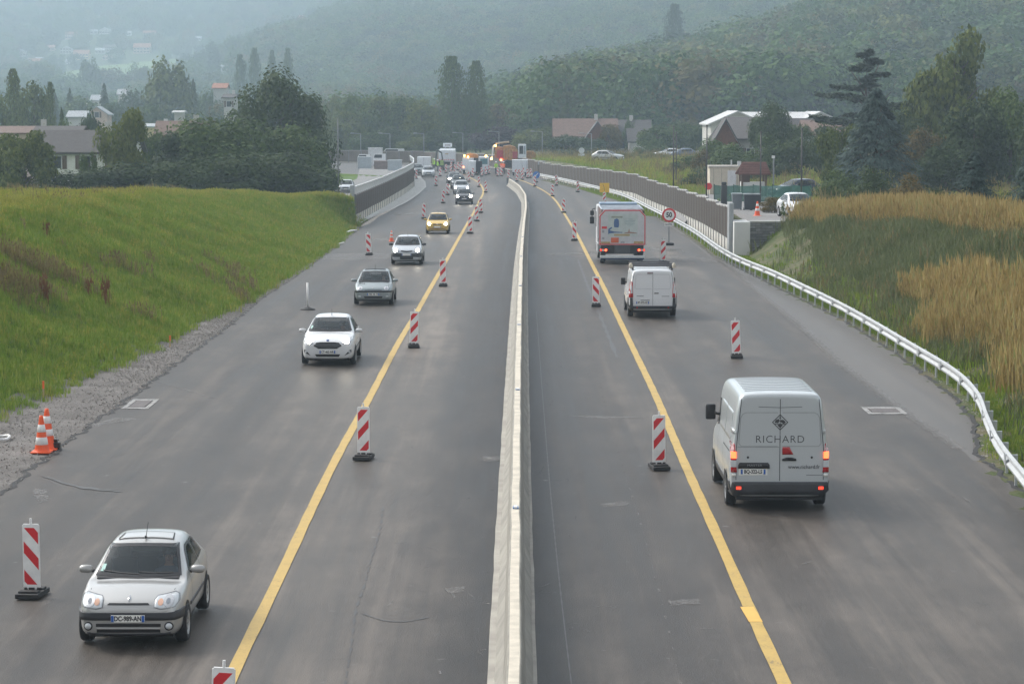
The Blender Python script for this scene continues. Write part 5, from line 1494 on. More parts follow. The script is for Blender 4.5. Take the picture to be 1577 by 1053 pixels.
MB().prism([(-.45,2.0),(-.22,1.98),(-.18,2.1),(-.20,2.4),(-.30,2.48),(-.44,2.42),(-.47,2.2)], 'y', -.016, -.0125).build('picture_figure', flat('print_blue', (0.06,0.12,0.26), .6), pr0)
MB().box(-.60,.0,-.015,-.0125,2.50,2.60).build('picture_cloud', flat('print_grey_green', (0.28,0.30,0.25), .6, var=.4), pr0)
MB().prism([(-.77,1.62),(-.70,1.66),(-.40,1.70),(.0,1.70),(.0,1.74),(-.45,1.77),(-.70,1.84),(-.55,1.96),(-.60,2.02),(-.77,1.90)], 'y', -.016, -.0125).build('picture_lettering', flat('print_blue', (0,0,0)), pr0)
MB().box(-.45,.40,-.015,-.0125,1.53,1.64).build('picture_band', flat('print_gold', (0.38,0.29,0.14), .6), pr0)
MB().prism([(.10,1.70),(.30,1.74),(.36,1.95),(.40,1.76),(.78,1.70),(.80,1.66),(.12,1.67)], 'y', -.016, -.0125).build('picture_skyline', flat('print_brown', (0.30,0.18,0.14), .6), pr0)
for k, (x0, x1, z_) in enumerate(((.15,.70,2.34),(.10,.68,2.26),(.14,.66,2.18),(.24,.60,2.10),(.30,.55,2.42))): MB().box(x0,x1,-.0145,-.0125,z_,z_+.025).build('picture_textline', flat('print_blue_grey', (0.25,0.33,0.36), .6), pr0)
MB().box(-.62,-.20,-.03,-.0062,1.16,1.44,.005).build('hazard_plate', flat('orange_plate', (0.55,0.10,0.03), .5), root)
MB().box(-1.12,-.84,-.02,-.0062,1.92,2.05).build('red_label', M_redf, root); MB().box(-1.10,-.98,-.02,-.0062,1.70,1.84).build('small_label', flat('label_grey', (0.3,0.3,0.32), .6), root); MB().box(-1.10,-.98,-.02,-.0062,1.34,1.46).build('small_label', flat('label_grey', (0,0,0)), root)
MB().box(-1.16,-.66,-.02,-.0062,1.12,1.22).box(.62,1.14,-.02,-.0062,1.12,1.24).build('reflective_band', flat('amber_band', (0.42,0.30,0.14), .5, var=.3, scale=12), root)
MB().box(-.10,.12,-.02,-.0062,1.14,1.24).build('small_label', flat('label_grey', (0,0,0)), root)
MB().box(-1.15,1.15,.12,6.2,.55,1.15,.02).build('chassis', M_tb, root)
MB().box(-.42,.42,-.02,.10,.58,1.02).build('lower_panel', flat('dull_grey_panel', (0.06,0.065,0.07), .6, var=.3), root)
MB().box(-1.18,1.18,-.12,.02,.34,.48,.02).build('rear_bar', flat('pale_bar', (0.55,0.57,0.58), .5), root)
MB().box(-1.18,1.18,-.06,.04,.26,.34).build('bar_lip', flat('dark_blue_strip', (0.02,0.04,0.10), .6), root)
for sg in (-1, 1):
    o = MB().box(sg*1.0-.22,sg*1.0+.22,-.10,0,.70,.84,.02).build('tail_light', M_tail, root)
    MB().prism(circ(sg*.90,.77,.062), 'y', -.115, -.101).build('brake_lamp', M_brake, o)
    MB().box(min(sg*1.13,sg*1.21),max(sg*1.13,sg*1.21),-.115,-.101,.72,.82).build('side_lamp', M_taillit, o)
    MB().box(min(sg*.99,sg*1.11),max(sg*.99,sg*1.11),-.112,-.101,.72,.82).build('reverse_lamp', M_lens, o)
    for y in (1.3, 4.6+.9): wx(root, sg*1.02, y)
tank = MB(); pts = [(math.cos(a)*1.12, 1.95+math.sin(a)*.82) for a in np.linspace(0, 2*math.pi, 25)[:-1]]
tank.prism([(x, z) for x, z in pts], 'y', .13, 4.7); tank.build('tank', flat('tank_brown', (0.16,0.09,0.08), .5, var=.25), root, smooth=False)
m = MB()
for sg in (-1, 1): m.box(sg*1.10-.03,sg*1.10+.03,.13,4.7,2.30,2.95)
m.build('side_board', flat('tank_brown', (0,0,0)), root)
m = MB()
for y in np.arange(.2, 4.8, .75): m.cyl((-1.12,y,2.96), (1.12,y,2.99), .028, n=6)
m.cyl((-1.12,.2,2.96), (-1.12,4.7,3.0), .03, n=6); m.cyl((1.12,.2,2.96), (1.12,4.7,3.0), .03, n=6)
m.build('top_frame', flat('pale_frame', (0.50,0.56,0.62), .5), root)
MB().box(-1.05,1.05,.3,4.4,2.62,2.70).build('walkway', flat('walkway_grey', (0.07,0.075,0.10), .6, var=.4, scale=6), root)
cabm = MB(); cabm.box(-1.2,1.2,5.0,7.0,.6,3.0,.12); cabm.build('cab', M_tw, root)
MB().box(-1.05,1.05,5.1,6.6,3.0,3.12,.04).build('cab_spoiler', flat('pale_blue_panel', (0.25,0.33,0.43), .5), root)
MB().box(-1.08,1.08,6.99,7.02,1.7,2.75).build('windscreen', M_frit, root)
for sg in (-1, 1):
    MB().box(sg*1.205-.006,sg*1.205+.006,5.9,6.8,1.75,2.6).build('side_window', M_frit, root)
    a = MB().tube([(sg*1.2,6.7,2.75),(sg*1.42,6.7,2.7),(sg*1.42,6.7,2.0)], .022).build('mirror_arm', M_blk, root)
    MB().box(sg*1.43-.11,sg*1.43+.11,6.62,6.74,2.36,2.62,.03).build('mirror', M_blk, root); MB().box(sg*1.43-.12,sg*1.43+.12,6.62,6.74,1.88,2.28,.03).build('mirror', M_blk, root)
    MB().box(sg*1.2-.06,sg*1.2+.06,2.3,4.7,.5,1.0,.04).build('side_guard', flat('guard_grey', (0.30,0.31,0.32), .5), root)

# ------------------------------------------------------------------ works vehicles at the far end
M_ow = flat('works_orange', (0.42,0.20,0.05), .6, var=.45); M_ored = flat('works_red', (0.35,0.04,0.05), .5, var=.2)
M_ww = flat('works_white', (0.66,0.69,0.72), .5, var=.10); M_beac = flat('amber_beacon_on', (0.9,0.4,0.05), .3, emit=(1.0,.55,.12,7.0)); M_redl = flat('red_lamp_on', (0.8,0.1,0.05), .3, emit=(1.0,.15,.06,6.0))
def at_thing(name, label, cat, px, py, rz=0, group=None):
    p = P(px, py); return thing(name, label, cat, (p.x, p.y, float(zroad(p.y))+.012), rz, group)
def wheels4(t, w, ys_, r=.45, wd=.3):
    for sg in (-1, 1):
        for y in ys_: wheel(t, sg*w, y, r, wd, 8)
# A tipper truck, white
t = at_thing('tipper_truck', 'white truck seen from behind with a sign on its cab roof, beside the workers', 'truck', 688, 261)
MB().box(-1.25,1.25,0,5,1.15,2.95,.04).build('body_box', M_ww, t); MB().box(-1.28,1.28,-.05,.05,1.15,1.35).build('tailboard_edge', flat('grey_edge', (0.4,0.4,0.42), .5), t)
for k in range(9): MB().prism([(-1.2+k*.27,1.38),(-1.08+k*.27,1.38),(-.98+k*.27,1.55),(-1.10+k*.27,1.55)], 'y', -.012, -.001).build('stripe', M_redf, t)
MB().box(-.25,.25,-.02,-.001,2.3,2.42).build('badge', flat('badge_gold', (0.45,0.35,0.15), .5), t)
MB().box(-1.1,1.1,.1,7.0,.6,1.1).build('chassis', M_tb, t); MB().box(-1.2,1.2,5.2,7.2,.7,3.1,.1).build('cab', M_ww, t)
MB().box(-.7,.7,5.2,5.3,3.35,3.95,.02).box(-.4,-.34,5.22,5.28,3.1,3.35).box(.34,.4,5.22,5.28,3.1,3.35).build('roof_sign', M_ww, t); MB().box(-.45,.45,5.18,5.199,3.5,3.75).build('sign_print', flat('label_grey', (0,0,0)), t)
wheels4(t, .98, (1.2, 2.5, 6.2))
# crane arm with hoses (dark equipment left of it)
t = at_thing('lifting_rig', 'dark lifting rig with yellow-green panels between the white box van and the white truck', 'machine', 675, 262)
m = MB().box(-.9,.9,0,1.5,.5,1.4).cyl((-.5,.5,1.2),(-.2,.5,3.0),.14,n=8).cyl((-.2,.5,3.0),(.5,.5,2.6),.12,n=8).cyl((.5,.5,2.6),(.7,.5,1.0),.10,n=8); m.build('frame', flat('rig_green', (0.035,0.05,0.045), .6), t)
MB().box(-.95,-.45,-.05,-.001,.9,1.8).box(.3,.8,-.05,-.001,.7,1.5).build('panel', flat('lime_panel', (0.30,0.42,0.12), .5, var=.3), t); wheels4(t, .8, (.3, 1.3), .35, .2)
# white box van at the left
t = at_thing('box_van', 'small white box van in the far left lane behind the dark green car', 'van', 652.5, 267)
MB().box(-.95,.95,0,2.6,.55,2.35,.04).build('box', M_ww, t); MB().box(-.9,.9,2.6,4.2,.45,1.9,.12).build('cab', M_ww, t); MB().box(-.95,.95,-.02,.4,.35,.55).build('bumper', M_tb, t)
MB().box(-.01,.01,-.008,-.001,.6,2.3).build('door_gap', M_gap, t)
for sg in (-1, 1): MB().box(sg*.85-.06,sg*.85+.06,-.02,-.001,.65,.85).build('tail_light', M_tail, t)
wheels4(t, .82, (.9, 3.4), .33, .2)
# B white truck with orange bodywork on top
t = at_thing('flatbed_truck', 'white works truck with orange load and lit amber beacons left of the workers', 'truck', 724, 268.5)
MB().box(-1.1,.5,0,2.2,.6,2.3,.06).build('cab', M_ww, t)
MB().prism([(-.8,2.31),(1.15,2.31),(1.1,2.7),(.8,2.85),(-.1,2.95),(-.6,2.75)], 'y', .8, 3.5).build('orange_body', M_ow, t)
MB().box(.5,1.15,.6,3.4,.6,2.3).build('body_box', flat('dark_box', (0.05,0.055,0.065), .6), t)
for x, z in ((-.8,2.5),(-.3,2.35)): MB().box(x-.11,x+.11,-.06,.12,z,z+.24,.04).build('beacon', M_beac, t)
MB().box(-1.05,-.85,-.03,-.001,.95,1.1).build('tail_light', M_redl, t); wheels4(t, .9, (.8, 2.9), .4, .25)
t = at_thing('open_van', 'white van with its dark rear door open in front of the orange-topped truck', 'van', 732, 269)
MB().box(-.9,.1,-1.6,.6,.4,1.95,.1).build('body', M_ww, t); MB().box(.1,.95,-1.0,.6,.35,1.9,.05).build('load_bay', flat('bay_dark', (0.02,0.022,0.03), .7), t); MB().box(.9,1.0,-1.9,-1.0,.4,1.9,.02).build('door', flat('dark_box', (0,0,0)), t)
wheels4(t, .75, (-1.0, .2), .33, .2)
t = at_thing('small_truck', 'small pale blue-white works truck with one amber beacon', 'truck', 745, 267)
MB().box(-.75,.75,0,3,.5,2.35,.08).build('body', M_ww, t); MB().box(-.5,.55,-.03,.0,1.3,2.1).build('windscreen', flat('teal_glass', (0.12,0.25,0.28), .2), t); MB().box(.2,.45,.1,.3,2.35,2.6,.04).build('beacon', M_beac, t); wheels4(t, .62, (.6, 2.4), .35, .2)
# C big orange wheeled excavator with white cab
t = at_thing('road_planer', 'large orange and red road machine with white upper cab behind the workers', 'machine', 782, 264)
MB().prism([(-.9,1.6),(1.45,1.6),(1.45,3.1),(1.1,3.6),(.3,3.85),(-.7,3.7)], 'y', 1.0, 4.6).build('hopper', M_ow, t)
MB().prism([(-2.0,2.0),(-.95,1.8),(-.75,3.5),(-1.9,3.75)], 'y', 1.6, 4.2).build('engine_bay', flat('dull_orange', (0.30,0.16,0.07), .7, var=.5), t)
for k_ in range(5): MB().box(-.55+k_*.42,-.50+k_*.42,.955,.999,1.7,3.35-.05*abs(k_-2)).build('rib', flat('boom_tan', (0.45,0.33,0.22), .5), t)
MB().cyl((-.2,.9,1.6),(.6,.9,1.0),.22,n=8).build('chute', M_tb, t)
MB().box(-1.6,-.7,.85,1.0,1.9,3.1,.03).box(.7,1.45,.85,1.0,1.9,2.9,.03).build('red_panel', M_ored, t)
MB().prism([(-2.45,2.0),(-2.25,2.0),(-2.05,3.9),(-2.3,3.7)], 'y', .9, 1.2).build('arm', M_ww, t)
MB().cyl((-1.8,.95,4.1),(.2,.95,4.35),.13,n=8).build('boom', flat('boom_tan', (0.45,0.33,0.22), .5), t)
MB().box(-.6,1.3,1.2,4.4,.5,1.5).build('undercarriage', M_tb, t)
c = MB().box(1.55,2.75,1.0,2.6,1.9,4.0,.08).build('cab', M_ww, t); MB().box(1.72,2.30,.96,.999,2.55,3.75,.0).build('cab_window', M_frit, c); MB().box(2.42,2.64,.96,.999,2.5,3.75).build('cab_window', flat('sky_glass', (0.3,0.36,0.4), .2), c)
MB().prism([(2.8,1.7),(4.2,1.7),(4.2,2.6),(3.8,2.95),(2.8,2.95)], 'y', 1.6, 4.0).build('counterweight', M_ow, t)
for x, z in ((-1.85,3.65),(-2.45,1.7)): MB().box(x-.13,x+.13,.7,.9,z,z+.28,.04).build('beacon', M_beac, t)
MB().box(-1.15,-.85,.7,.9,1.55,1.8,.04).build('warning_lamp', M_redl, t)
wheels4(t, .9, (1.6, 3.9), .55, .4)
# D white trailer / box
t = at_thing('box_trailer', 'white box trailer with double rear doors beside the barrier end', 'trailer', 800, 271)
MB().prism([(-1.0,.5),(1.15,.5),(1.15,2.2),(-1.05,2.2),(-1.05,1.3)], 'y', 0, 2.8).build('box', M_ww, t)
MB().box(.33,.36,-.01,-.001,.55,2.15).build('door_gap', flat('label_grey', (0,0,0)), t); MB().box(.40,.44,-.03,-.001,1.1,1.5).box(.95,.98,-.03,-.001,.7,2.0).build('door_handle', M_steel, t)
MB().box(-1.0,1.1,-.1,.0,.35,.5).build('bumper', M_tb, t); wheels4(t, .85, (.9, 1.7), .33, .2)
# containers, portable cabin and vans beyond the left wall
def box_thing(name, label, cat, px0, px1, py0, py1, Y, mat, dz=None, roof=None, slats=0):
    a, b = AT(px0, py1, Y), AT(px1, py0, Y); z0 = Z((a.x+b.x)/2, Y)
    t = thing(name, label, cat, ((a.x+b.x)/2, Y, min(a.z, z0))); w = (b.x-a.x)/2; h = b.z-min(a.z, z0)
    MB().box(-w,w,0,2.4,0,h,.04).build('wall', mat, t)
    MB().box(-w-.05,w+.05,-.05,2.45,h+.001,h+.12).build('roof', roof or mat, t)
    n = max(2, int(w*2/.6))
    for k in range(n): MB().box(-w+.1+k*(2*w-.2)/n, -w+.16+k*(2*w-.2)/n, -.04, -.001, .1, h-.1).build('rib', mat, t)
    return t
M_cont = flat('container_grey', (0.36,0.40,0.43), .5, var=.15); M_brn = flat('rusty_sheet', (0.20,0.15,0.14), .7, var=.3)
box_thing('container', 'pale blue-grey site container with a low flat roof, beyond the left wall', 'container', 551, 571, 243, 262, 385, M_cont)
box_thing('site_cabin', 'tall pale grey site cabin behind the container', 'cabin', 567, 588, 229, 250, 400, flat('cabin_pale', (0.5,0.51,0.52), .5))
box_thing('brown_skip', 'brown sheet-sided skip right of the container', 'skip', 576, 596, 249, 262, 380, M_brn)
box_thing('container', 'grey container right of the brown skip, partly behind the wall railing', 'container', 597, 618, 248, 268, 372, M_cont)
p = AT(561, 244, 388); 
for (px, py, Y, lab, ln) in ((561,246,392,'white van parked behind the pale container', 0), (585,252,396,'white pick-up cab beside the site cabin', 0), (607,237,450,'white van roof showing above the back wall', 1)):
    x = at(px, Y); z0 = Z(x, Y) if not ln else zat(246, Y)
    t = thing('white_van', lab, 'van', (x, Y, z0+.01)); 
    Lw = 1.9 if ln else 1.0
    if ln: t.location.z = Z(x, Y); hh = zat(229, Y)-Z(x, Y)
    else: hh = 2.1
    MB().prism([(-Lw,.35),(Lw,.35),(Lw,hh),(-Lw*.75,hh),(-Lw,hh-.6)], 'y', -.9, .9).build('body', P_white, t)
    MB().prism([(-Lw*.9,hh-.65),(-Lw*.72,hh-.12),(Lw*.4,hh-.12),(Lw*.4,hh-.65)], 'y', -.92, -.901).build('side_window', M_frit, t)
    wheels4_ = [wheel(t, sx, sy, .33, .2, 5) for sx in (-Lw*.6, Lw*.6) for sy in (-.75, .75)]
    for q in wheels4_: q.rotation_euler = (0,0,math.pi/2 if q.location.y > 0 else -math.pi/2)

# ------------------------------------------------------------------ road workers
def worker(px, py, label, vest, trousers, rz=0, Yo=None, stride=.10):
    p = P(px, py)
    r = thing('person', label, 'person', (p.x, p.y, float(zroad(p.y))+.01), rz, 'road workers')
    J = [(0,0,.95),(0,.01,1.18),(0,0,1.40),(0,0,1.50),(0,-.01,1.58),(0,-.01,1.68),(-.19,0,1.40),(-.24,-.02,1.12),(-.22,-.12,.88),(-.22,-.15,.80),(.19,0,1.40),(.25,-.05,1.12),(.20,-.20,.95),(.19,-.25,.92),
         (-.10,0,.88),(-.11,-stride,.50),(-.11,-stride*.4,.09),(-.11,-stride*.4-.13,.045),(.10,0,.88),(.11,stride*.3,.50),(.11,stride,.09),(.11,stride-.13,.045)]
    E = [(0,1),(1,2),(2,3),(3,4),(4,5),(2,6),(6,7),(7,8),(8,9),(2,10),(10,11),(11,12),(12,13),(0,14),(14,15),(15,16),(16,17),(0,18),(18,19),(19,20),(20,21)]
    rd = [(.16,.12),(.16,.12),(.18,.12),.06,.075,.085,.08,.055,.042,.04,.08,.055,.042,.04,.10,.075,.055,.045,.10,.075,.055,.045]
    zm = lambda c: 1 if c.z > 1.47 or (abs(c.x) > .17 and c.z < .96 and c.z > .74 and c.y < -.08) else (0 if c.z > .93 else 2)
    skin_figure('body', J, E, rd, [vest, M_skin, trousers], zm, r, level=1)
    head_parts(r, (0,-.01,1.64), flat('brown_hair', (0,0,0)))
    MB().box(-.19,.19,-.135,.135,1.10,1.15,.02).build('reflective_band', flat('silver_band', (0.6,0.6,0.62), .3), r)
    MB().lathe([(.13,0),(.135,.02),(.12,.09),(.06,.13),(0,.135)], 14, (0,0,1.70)).build('hard_hat', M_wht, r, smooth=True)
    return r
V_y = flat('lime_vest', (0.42,0.75,0.05), .7, emit=None); V_o = flat('orange_vest', (0.90,0.16,0.05), .7); T_d = flat('dark_trousers', (0,0,0)); T_g = flat('grey_trousers', (0.10,0.11,0.12), .9)
worker(764, 268.5, 'worker in a lime-yellow jacket and dark trousers near the barrier end', V_y, T_d, R(30))
worker(775.5, 268.5, 'worker in an orange jacket, right one of the pair at the orange machine', V_o, T_d, R(-40))
worker(772.5, 267.5, 'second worker in orange, just behind the other orange jacket', V_o, T_g, R(150))
worker(674, 265, 'worker in lime yellow standing left of the white truck', V_y, T_d, R(70))
worker(669, 263, 'worker in lime yellow bending at the lifting rig', V_y, T_g, R(-90), stride=.2)
# ------------------------------------------------------------------ foliage prototypes (unit size: radius .5, height 1)
def quads_mesh(name, C, N, U, sx, sy, mat):
    """C centres, N normals, U along-axis, sizes -> small pointed leaf faces (4 verts)"""
    V_ = np.cross(N, U); V_ /= np.linalg.norm(V_, axis=1, keepdims=True)+1e-9; U = np.cross(V_, N)
    sx = sx[:, None]; sy = sy[:, None]
    v = np.stack([C-U*sy, C+V_*sx, C+U*sy, C-V_*sx], 1).reshape(-1, 3)
    k = len(C); me = bpy.data.meshes.new(name)
    me.vertices.add(4*k); me.vertices.foreach_set('co', v.ravel().astype(np.float32))
    me.loops.add(4*k); me.loops.foreach_set('vertex_index', np.arange(4*k, dtype=np.int32))
    me.polygons.add(k); me.polygons.foreach_set('loop_start', np.arange(0, 4*k, 4, dtype=np.int32))
    me.update(calc_edges=True); me.materials.append(mat); return me
def crown(name, kind, n, seed, mat, leaf=.03):
    g = np.random.default_rng(seed)
    def unit(k): v = g.normal(size=(k, 3)); return v/np.linalg.norm(v, axis=1, keepdims=True)
    if kind in ('round', 'bush', 'loose'):
        nl = {'round': 44, 'bush': 20, 'loose': 34}[kind]
        d = unit(nl); d[:, 2] = d[:, 2]*.9 if kind != 'bush' else np.abs(d[:, 2])
        rad = g.uniform(.35, 1.0, nl)**(.35 if kind == 'round' else .6)
        if kind == 'bush': cs = d*rad[:, None]*np.array([.34, .34, .62])+np.array([0, 0, .12]); lr = g.uniform(.12, .24, nl)
        else: cs = d*rad[:, None]*np.array([.34, .34, .36])+np.array([0, 0, .52]); lr = g.uniform(.10, .17, nl)
        if kind == 'loose': lr *= .8
        li = g.integers(0, nl, n); dd = unit(n); rr = g.uniform(.25, 1.12, n)**.5
        C = cs[li]+dd*(lr[li]*rr)[:, None]*np.array([1, 1, .85]); C += g.normal(size=(n, 3))*.012
        N = dd+unit(n)*.55+np.array([0, 0, .25])
        U = unit(n)
        if kind == 'loose': U[:, 2] -= 1.2; N[:, 2] *= .3
        sx = g.uniform(.5, 1.1, n)*leaf; sy = g.uniform(.7, 1.4, n)*leaf
    elif kind == 'poplar':
        z = g.uniform(0, 1, n)**.9; lob = g.uniform(.75, 1.1, 40)[(z*39).astype(int)]
        R_ = .5*np.clip(np.sin(np.pi*np.clip(z*.80+.12, 0, 1))**.55, .02, 1)*(1-.25*(z > .93))*lob; a = g.uniform(0, 2*np.pi, n)
        lobA = 1+.22*np.sin(a*3+z*9)+.14*np.sin(a*5-z*17); r = R_*lobA*g.uniform(.35, 1.05, n)**.5
        C = np.stack([r*np.cos(a), r*np.sin(a), z], 1); N = np.stack([np.cos(a), np.sin(a), .3+0*a], 1)+unit(n)*.6; U = unit(n)*.6+np.array([0, 0, 1.0])
        sx = g.uniform(.5, 1, n)*leaf; sy = g.uniform(.3, .6, n)*leaf
    elif kind == 'conifer':
        nb = 340; zb = np.sort(g.uniform(0.02, 1, nb)); ab = g.uniform(0, 2*np.pi, nb); Lb = .5*(1-zb)**.8*g.uniform(.78, 1.08, nb)+.03
        i = g.integers(0, nb, n); t = g.uniform(0, 1, n)**.6
        r = Lb[i]*t; a = ab[i]+g.normal(size=n)*.22*(1-t*.4)
        C = np.stack([r*np.cos(a), r*np.sin(a), zb[i]-.10*t*t*Lb[i]*2+g.normal(size=n)*.010], 1)
        N = np.stack([np.cos(a)*.5, np.sin(a)*.5, 1+0*a], 1)+unit(n)*.5; U = np.stack([np.cos(a), np.sin(a), -.5+0*a], 1)+unit(n)*.4
        sx = g.uniform(.25, .5, n)*leaf; sy = g.uniform(.8, 1.5, n)*leaf
    elif kind == 'cedar':
        nb = 26; zb = np.linspace(.18, .98, nb)+g.normal(size=nb)*.015; ab = g.uniform(0, 2*np.pi, nb); Lb = (.5*(1-((zb-.3)/.75).clip(0, 1)**1.4)*g.uniform(.55, 1.1, nb)).clip(.08, .6)
        i = g.integers(0, nb, n); t = g.uniform(.15, 1, n); a = ab[i]; wd = .30*Lb[i]*np.sin(np.pi*np.clip(t*.85+.1, 0, 1))
        s_ = g.normal(size=n)*wd*.6
        C = np.stack([Lb[i]*t*np.cos(a)-s_*np.sin(a), Lb[i]*t*np.sin(a)+s_*np.cos(a), zb[i]+.10*t*Lb[i]+g.normal(size=n)*.008], 1)
        N = np.tile([0, 0, 1.0], (n, 1))+unit(n)*.5; U = unit(n); U[:, 2] *= .2
        sx = g.uniform(.4, .8, n)*leaf; sy = g.uniform(.8, 1.4, n)*leaf
    lo, hi = np.percentile(C[:, 2], .3), np.percentile(C[:, 2], 99.7); C[:, 2] = (C[:, 2]-(0 if kind in ('bush', 'conifer', 'poplar', 'cedar') else lo))/(hi-(0 if kind in ('bush', 'conifer', 'poplar', 'cedar') else lo))
    rr_ = np.percentile(np.abs(C[:, :2]), 99.4); C[:, :2] *= .5/rr_
    N /= np.linalg.norm(N, axis=1, keepdims=True)
    return quads_mesh(name, C, N, U, sx, sy, mat)
def L3(c, k): return tuple(x*k for x in c)
def fol(name, c, c2=None, dark=.55, rough=.6):
    c2 = c2 or L3(c, 1.5); return leafmat(name, [L3(c, dark), c, tuple((a+b)/2 for a, b in zip(c, c2)), c2], rough)
F_dark = fol('dark_leaves', (0.036,0.060,0.020), (0.068,0.095,0.028)); F_mid = fol('green_leaves', (0.052,0.088,0.022), (0.11,0.15,0.04)); F_lite = fol('yellow_green_leaves', (0.075,0.105,0.022), (0.15,0.165,0.04))
F_blue = fol('blue_needles', (0.055,0.088,0.075), (0.115,0.16,0.145)); F_ced = fol('cedar_needles', (0.035,0.050,0.030), (0.06,0.075,0.045)); F_oliv = fol('olive_leaves', (0.080,0.105,0.022), (0.17,0.19,0.042)); F_purp = fol('purple_leaves', (0.035,0.022,0.026), (0.06,0.035,0.04)); F_rust = fol('rusty_leaves', (0.075,0.065,0.022), (0.18,0.12,0.03))
M_bark = flat('bark', (0.09,0.07,0.055), .9, var=.4, scale=5, bmp=.4)
_cr = {}
def crown_of(kind, mat, n, leaf, seed):
    n, leaf = int(n*2.0), leaf*.64
    k = (kind, mat.name, n, seed)
    if k not in _cr: _cr[k] = crown('crown', kind, n, seed, mat, leaf)
    return _cr[k]
def branches(mb, h, w, seed, k=9, base=.25):
    g = random.Random(seed)
    for i in range(k):
        z = h*(base+.55*i/k); a = g.uniform(0, 6.28); L = w*.36*g.uniform(.6, 1)*(1-.3*i/k)
        p0 = (0, 0, z); p1 = (L*.5*math.cos(a), L*.5*math.sin(a), z+h*.07); p2 = (L*math.cos(a+.2), L*math.sin(a+.2), z+h*.17)
        r = w*.018*(1-.5*i/k)+.02; mb.cyl(p0, p1, r, r*.65, 6, False); mb.cyl(p1, p2, r*.65, r*.25, 5, False)
def tree(kind, px, ytop, wpx, Y, mat, label, group, cat='tree', n=2600, leaf=.035, zb=None, name=None, lift=None, seed=1, sub=0.0):
    x = at(px, Y); z = Z(x, Y) if zb is None else zb
    h = max(1.0, zat(ytop, Y)-z); w = wpx*Y/FPX
    nm = name or {'round': 'broadleaf_tree', 'loose': 'birch_tree', 'poplar': 'poplar_tree', 'conifer': 'spruce_tree', 'cedar': 'cedar_tree', 'bush': 'bush'}[kind]
    t = thing(nm, label, cat, (x, Y, z-sub), 0, group)
    l = {'round': .14, 'loose': .12, 'poplar': .05, 'conifer': .04, 'cedar': .08, 'bush': 0.0}[kind] if lift is None else lift
    c = bpy.data.objects.new('crown', crown_of(kind, mat, n, leaf, seed)); COL.objects.link(c); c.parent = t
    c.location = (0, 0, h*l*.6); c.scale = (w*1.02, w*1.02, h*(1-l*.6)); c.rotation_euler = (0, 0, random.uniform(0, 6.28))
    mb = MB(); mb.cyl((0,0,-.3), (0,0,h*.45), .03*w+.05, .018*w+.03, 9, False); mb.cyl((0,0,h*.45), (0,0,h*.86), .018*w+.03, .02, 8, False)
    if kind != 'bush' and n > 1500: branches(mb, h, w, seed)
    if kind == 'bush':
        mb = MB(); 
        for k in range(5): a = k*1.26; mb.cyl((0,0,-.2), (math.cos(a)*w*.22, math.sin(a)*w*.22, h*.55), .04, .02, 5, False)
    mb.build('trunk', M_bark, t, smooth=True)
    return t
gl = 'bushes and trees behind the left grass bank'
T_ = tree
T_('round', 433, 112, 152, 262, F_dark, 'largest dark round tree standing above the bushes left of the road', gl, n=9000, leaf=.026, seed=3)
for px, yt, w, Y, m, lab in ((256,208,112,222,F_dark,'dark bush at the left end of the long thicket, right of the white house'), (318,184,140,226,F_mid,'broad green bush below the brown roof, in the thicket'), (378,186,132,228,F_mid,'green bush at the left foot of the big round tree'), (437,196,132,232,F_mid,'tall green bush in front of the big round tree'), (474,204,92,234,F_dark,'dark green bush right of the big tree'), (496,232,44,240,F_oliv,'olive bush at the right end of the thicket, beside the street lamp'), (345,238,150,216,F_dark,'low dark bush in front of the thicket, centre'), (450,236,140,220,F_dark,'low dark bush in front of the thicket, right part'), (200,250,140,214,F_dark,'low dark bush in front of the white house'), (125,262,110,212,F_dark,'low hedge bush at the corner of the white house'), (275,250,120,213,F_dark,'low dark bush between the white house and the thicket'), (484,262,56,228,F_oliv,'thin scrubby bush at the top end of the grass bank')):
    T_('bush', px, yt, w, Y, m, lab, gl, 'bush', n=4200, leaf=.038, seed=11+int(px) % 3)
T_('loose', 200, 172, 84, 218, F_lite, 'light green drooping tree in front of the white house', gl, n=6000, leaf=.034, seed=5)
T_('loose', 38, 205, 112, 214, F_oliv, 'drooping olive-green tree at the left edge, before the house', gl, n=6000, leaf=.034, seed=6)
for px, yt, w, Y, m, lab in ((90,190,60,272,F_mid,'green tree rising just behind the grey roof, left'), (175,200,50,262,F_dark,'dark tree between the grey roof and the light green drooping tree'), (232,196,54,250,F_mid,'green tree right of the light green drooping tree'), (300,188,60,262,F_mid,'rounded green tree beside the brown roof, behind the thicket'), (340,180,60,300,F_dark,'dark tree left of the largest round tree, behind the thicket')):
    T_('round', px, yt, w, Y, m, lab, gl, n=3000, leaf=.04, seed=61)
T_('bush', -8, 220, 70, 216, F_dark, 'dark bush cut by the left picture edge', gl, 'bush', n=3500, seed=12)
T_('loose', 138, 236, 34, 220, F_mid, 'small drooping tree against the white house wall', gl, n=3000, seed=6)
gm = 'trees in the valley behind the houses'
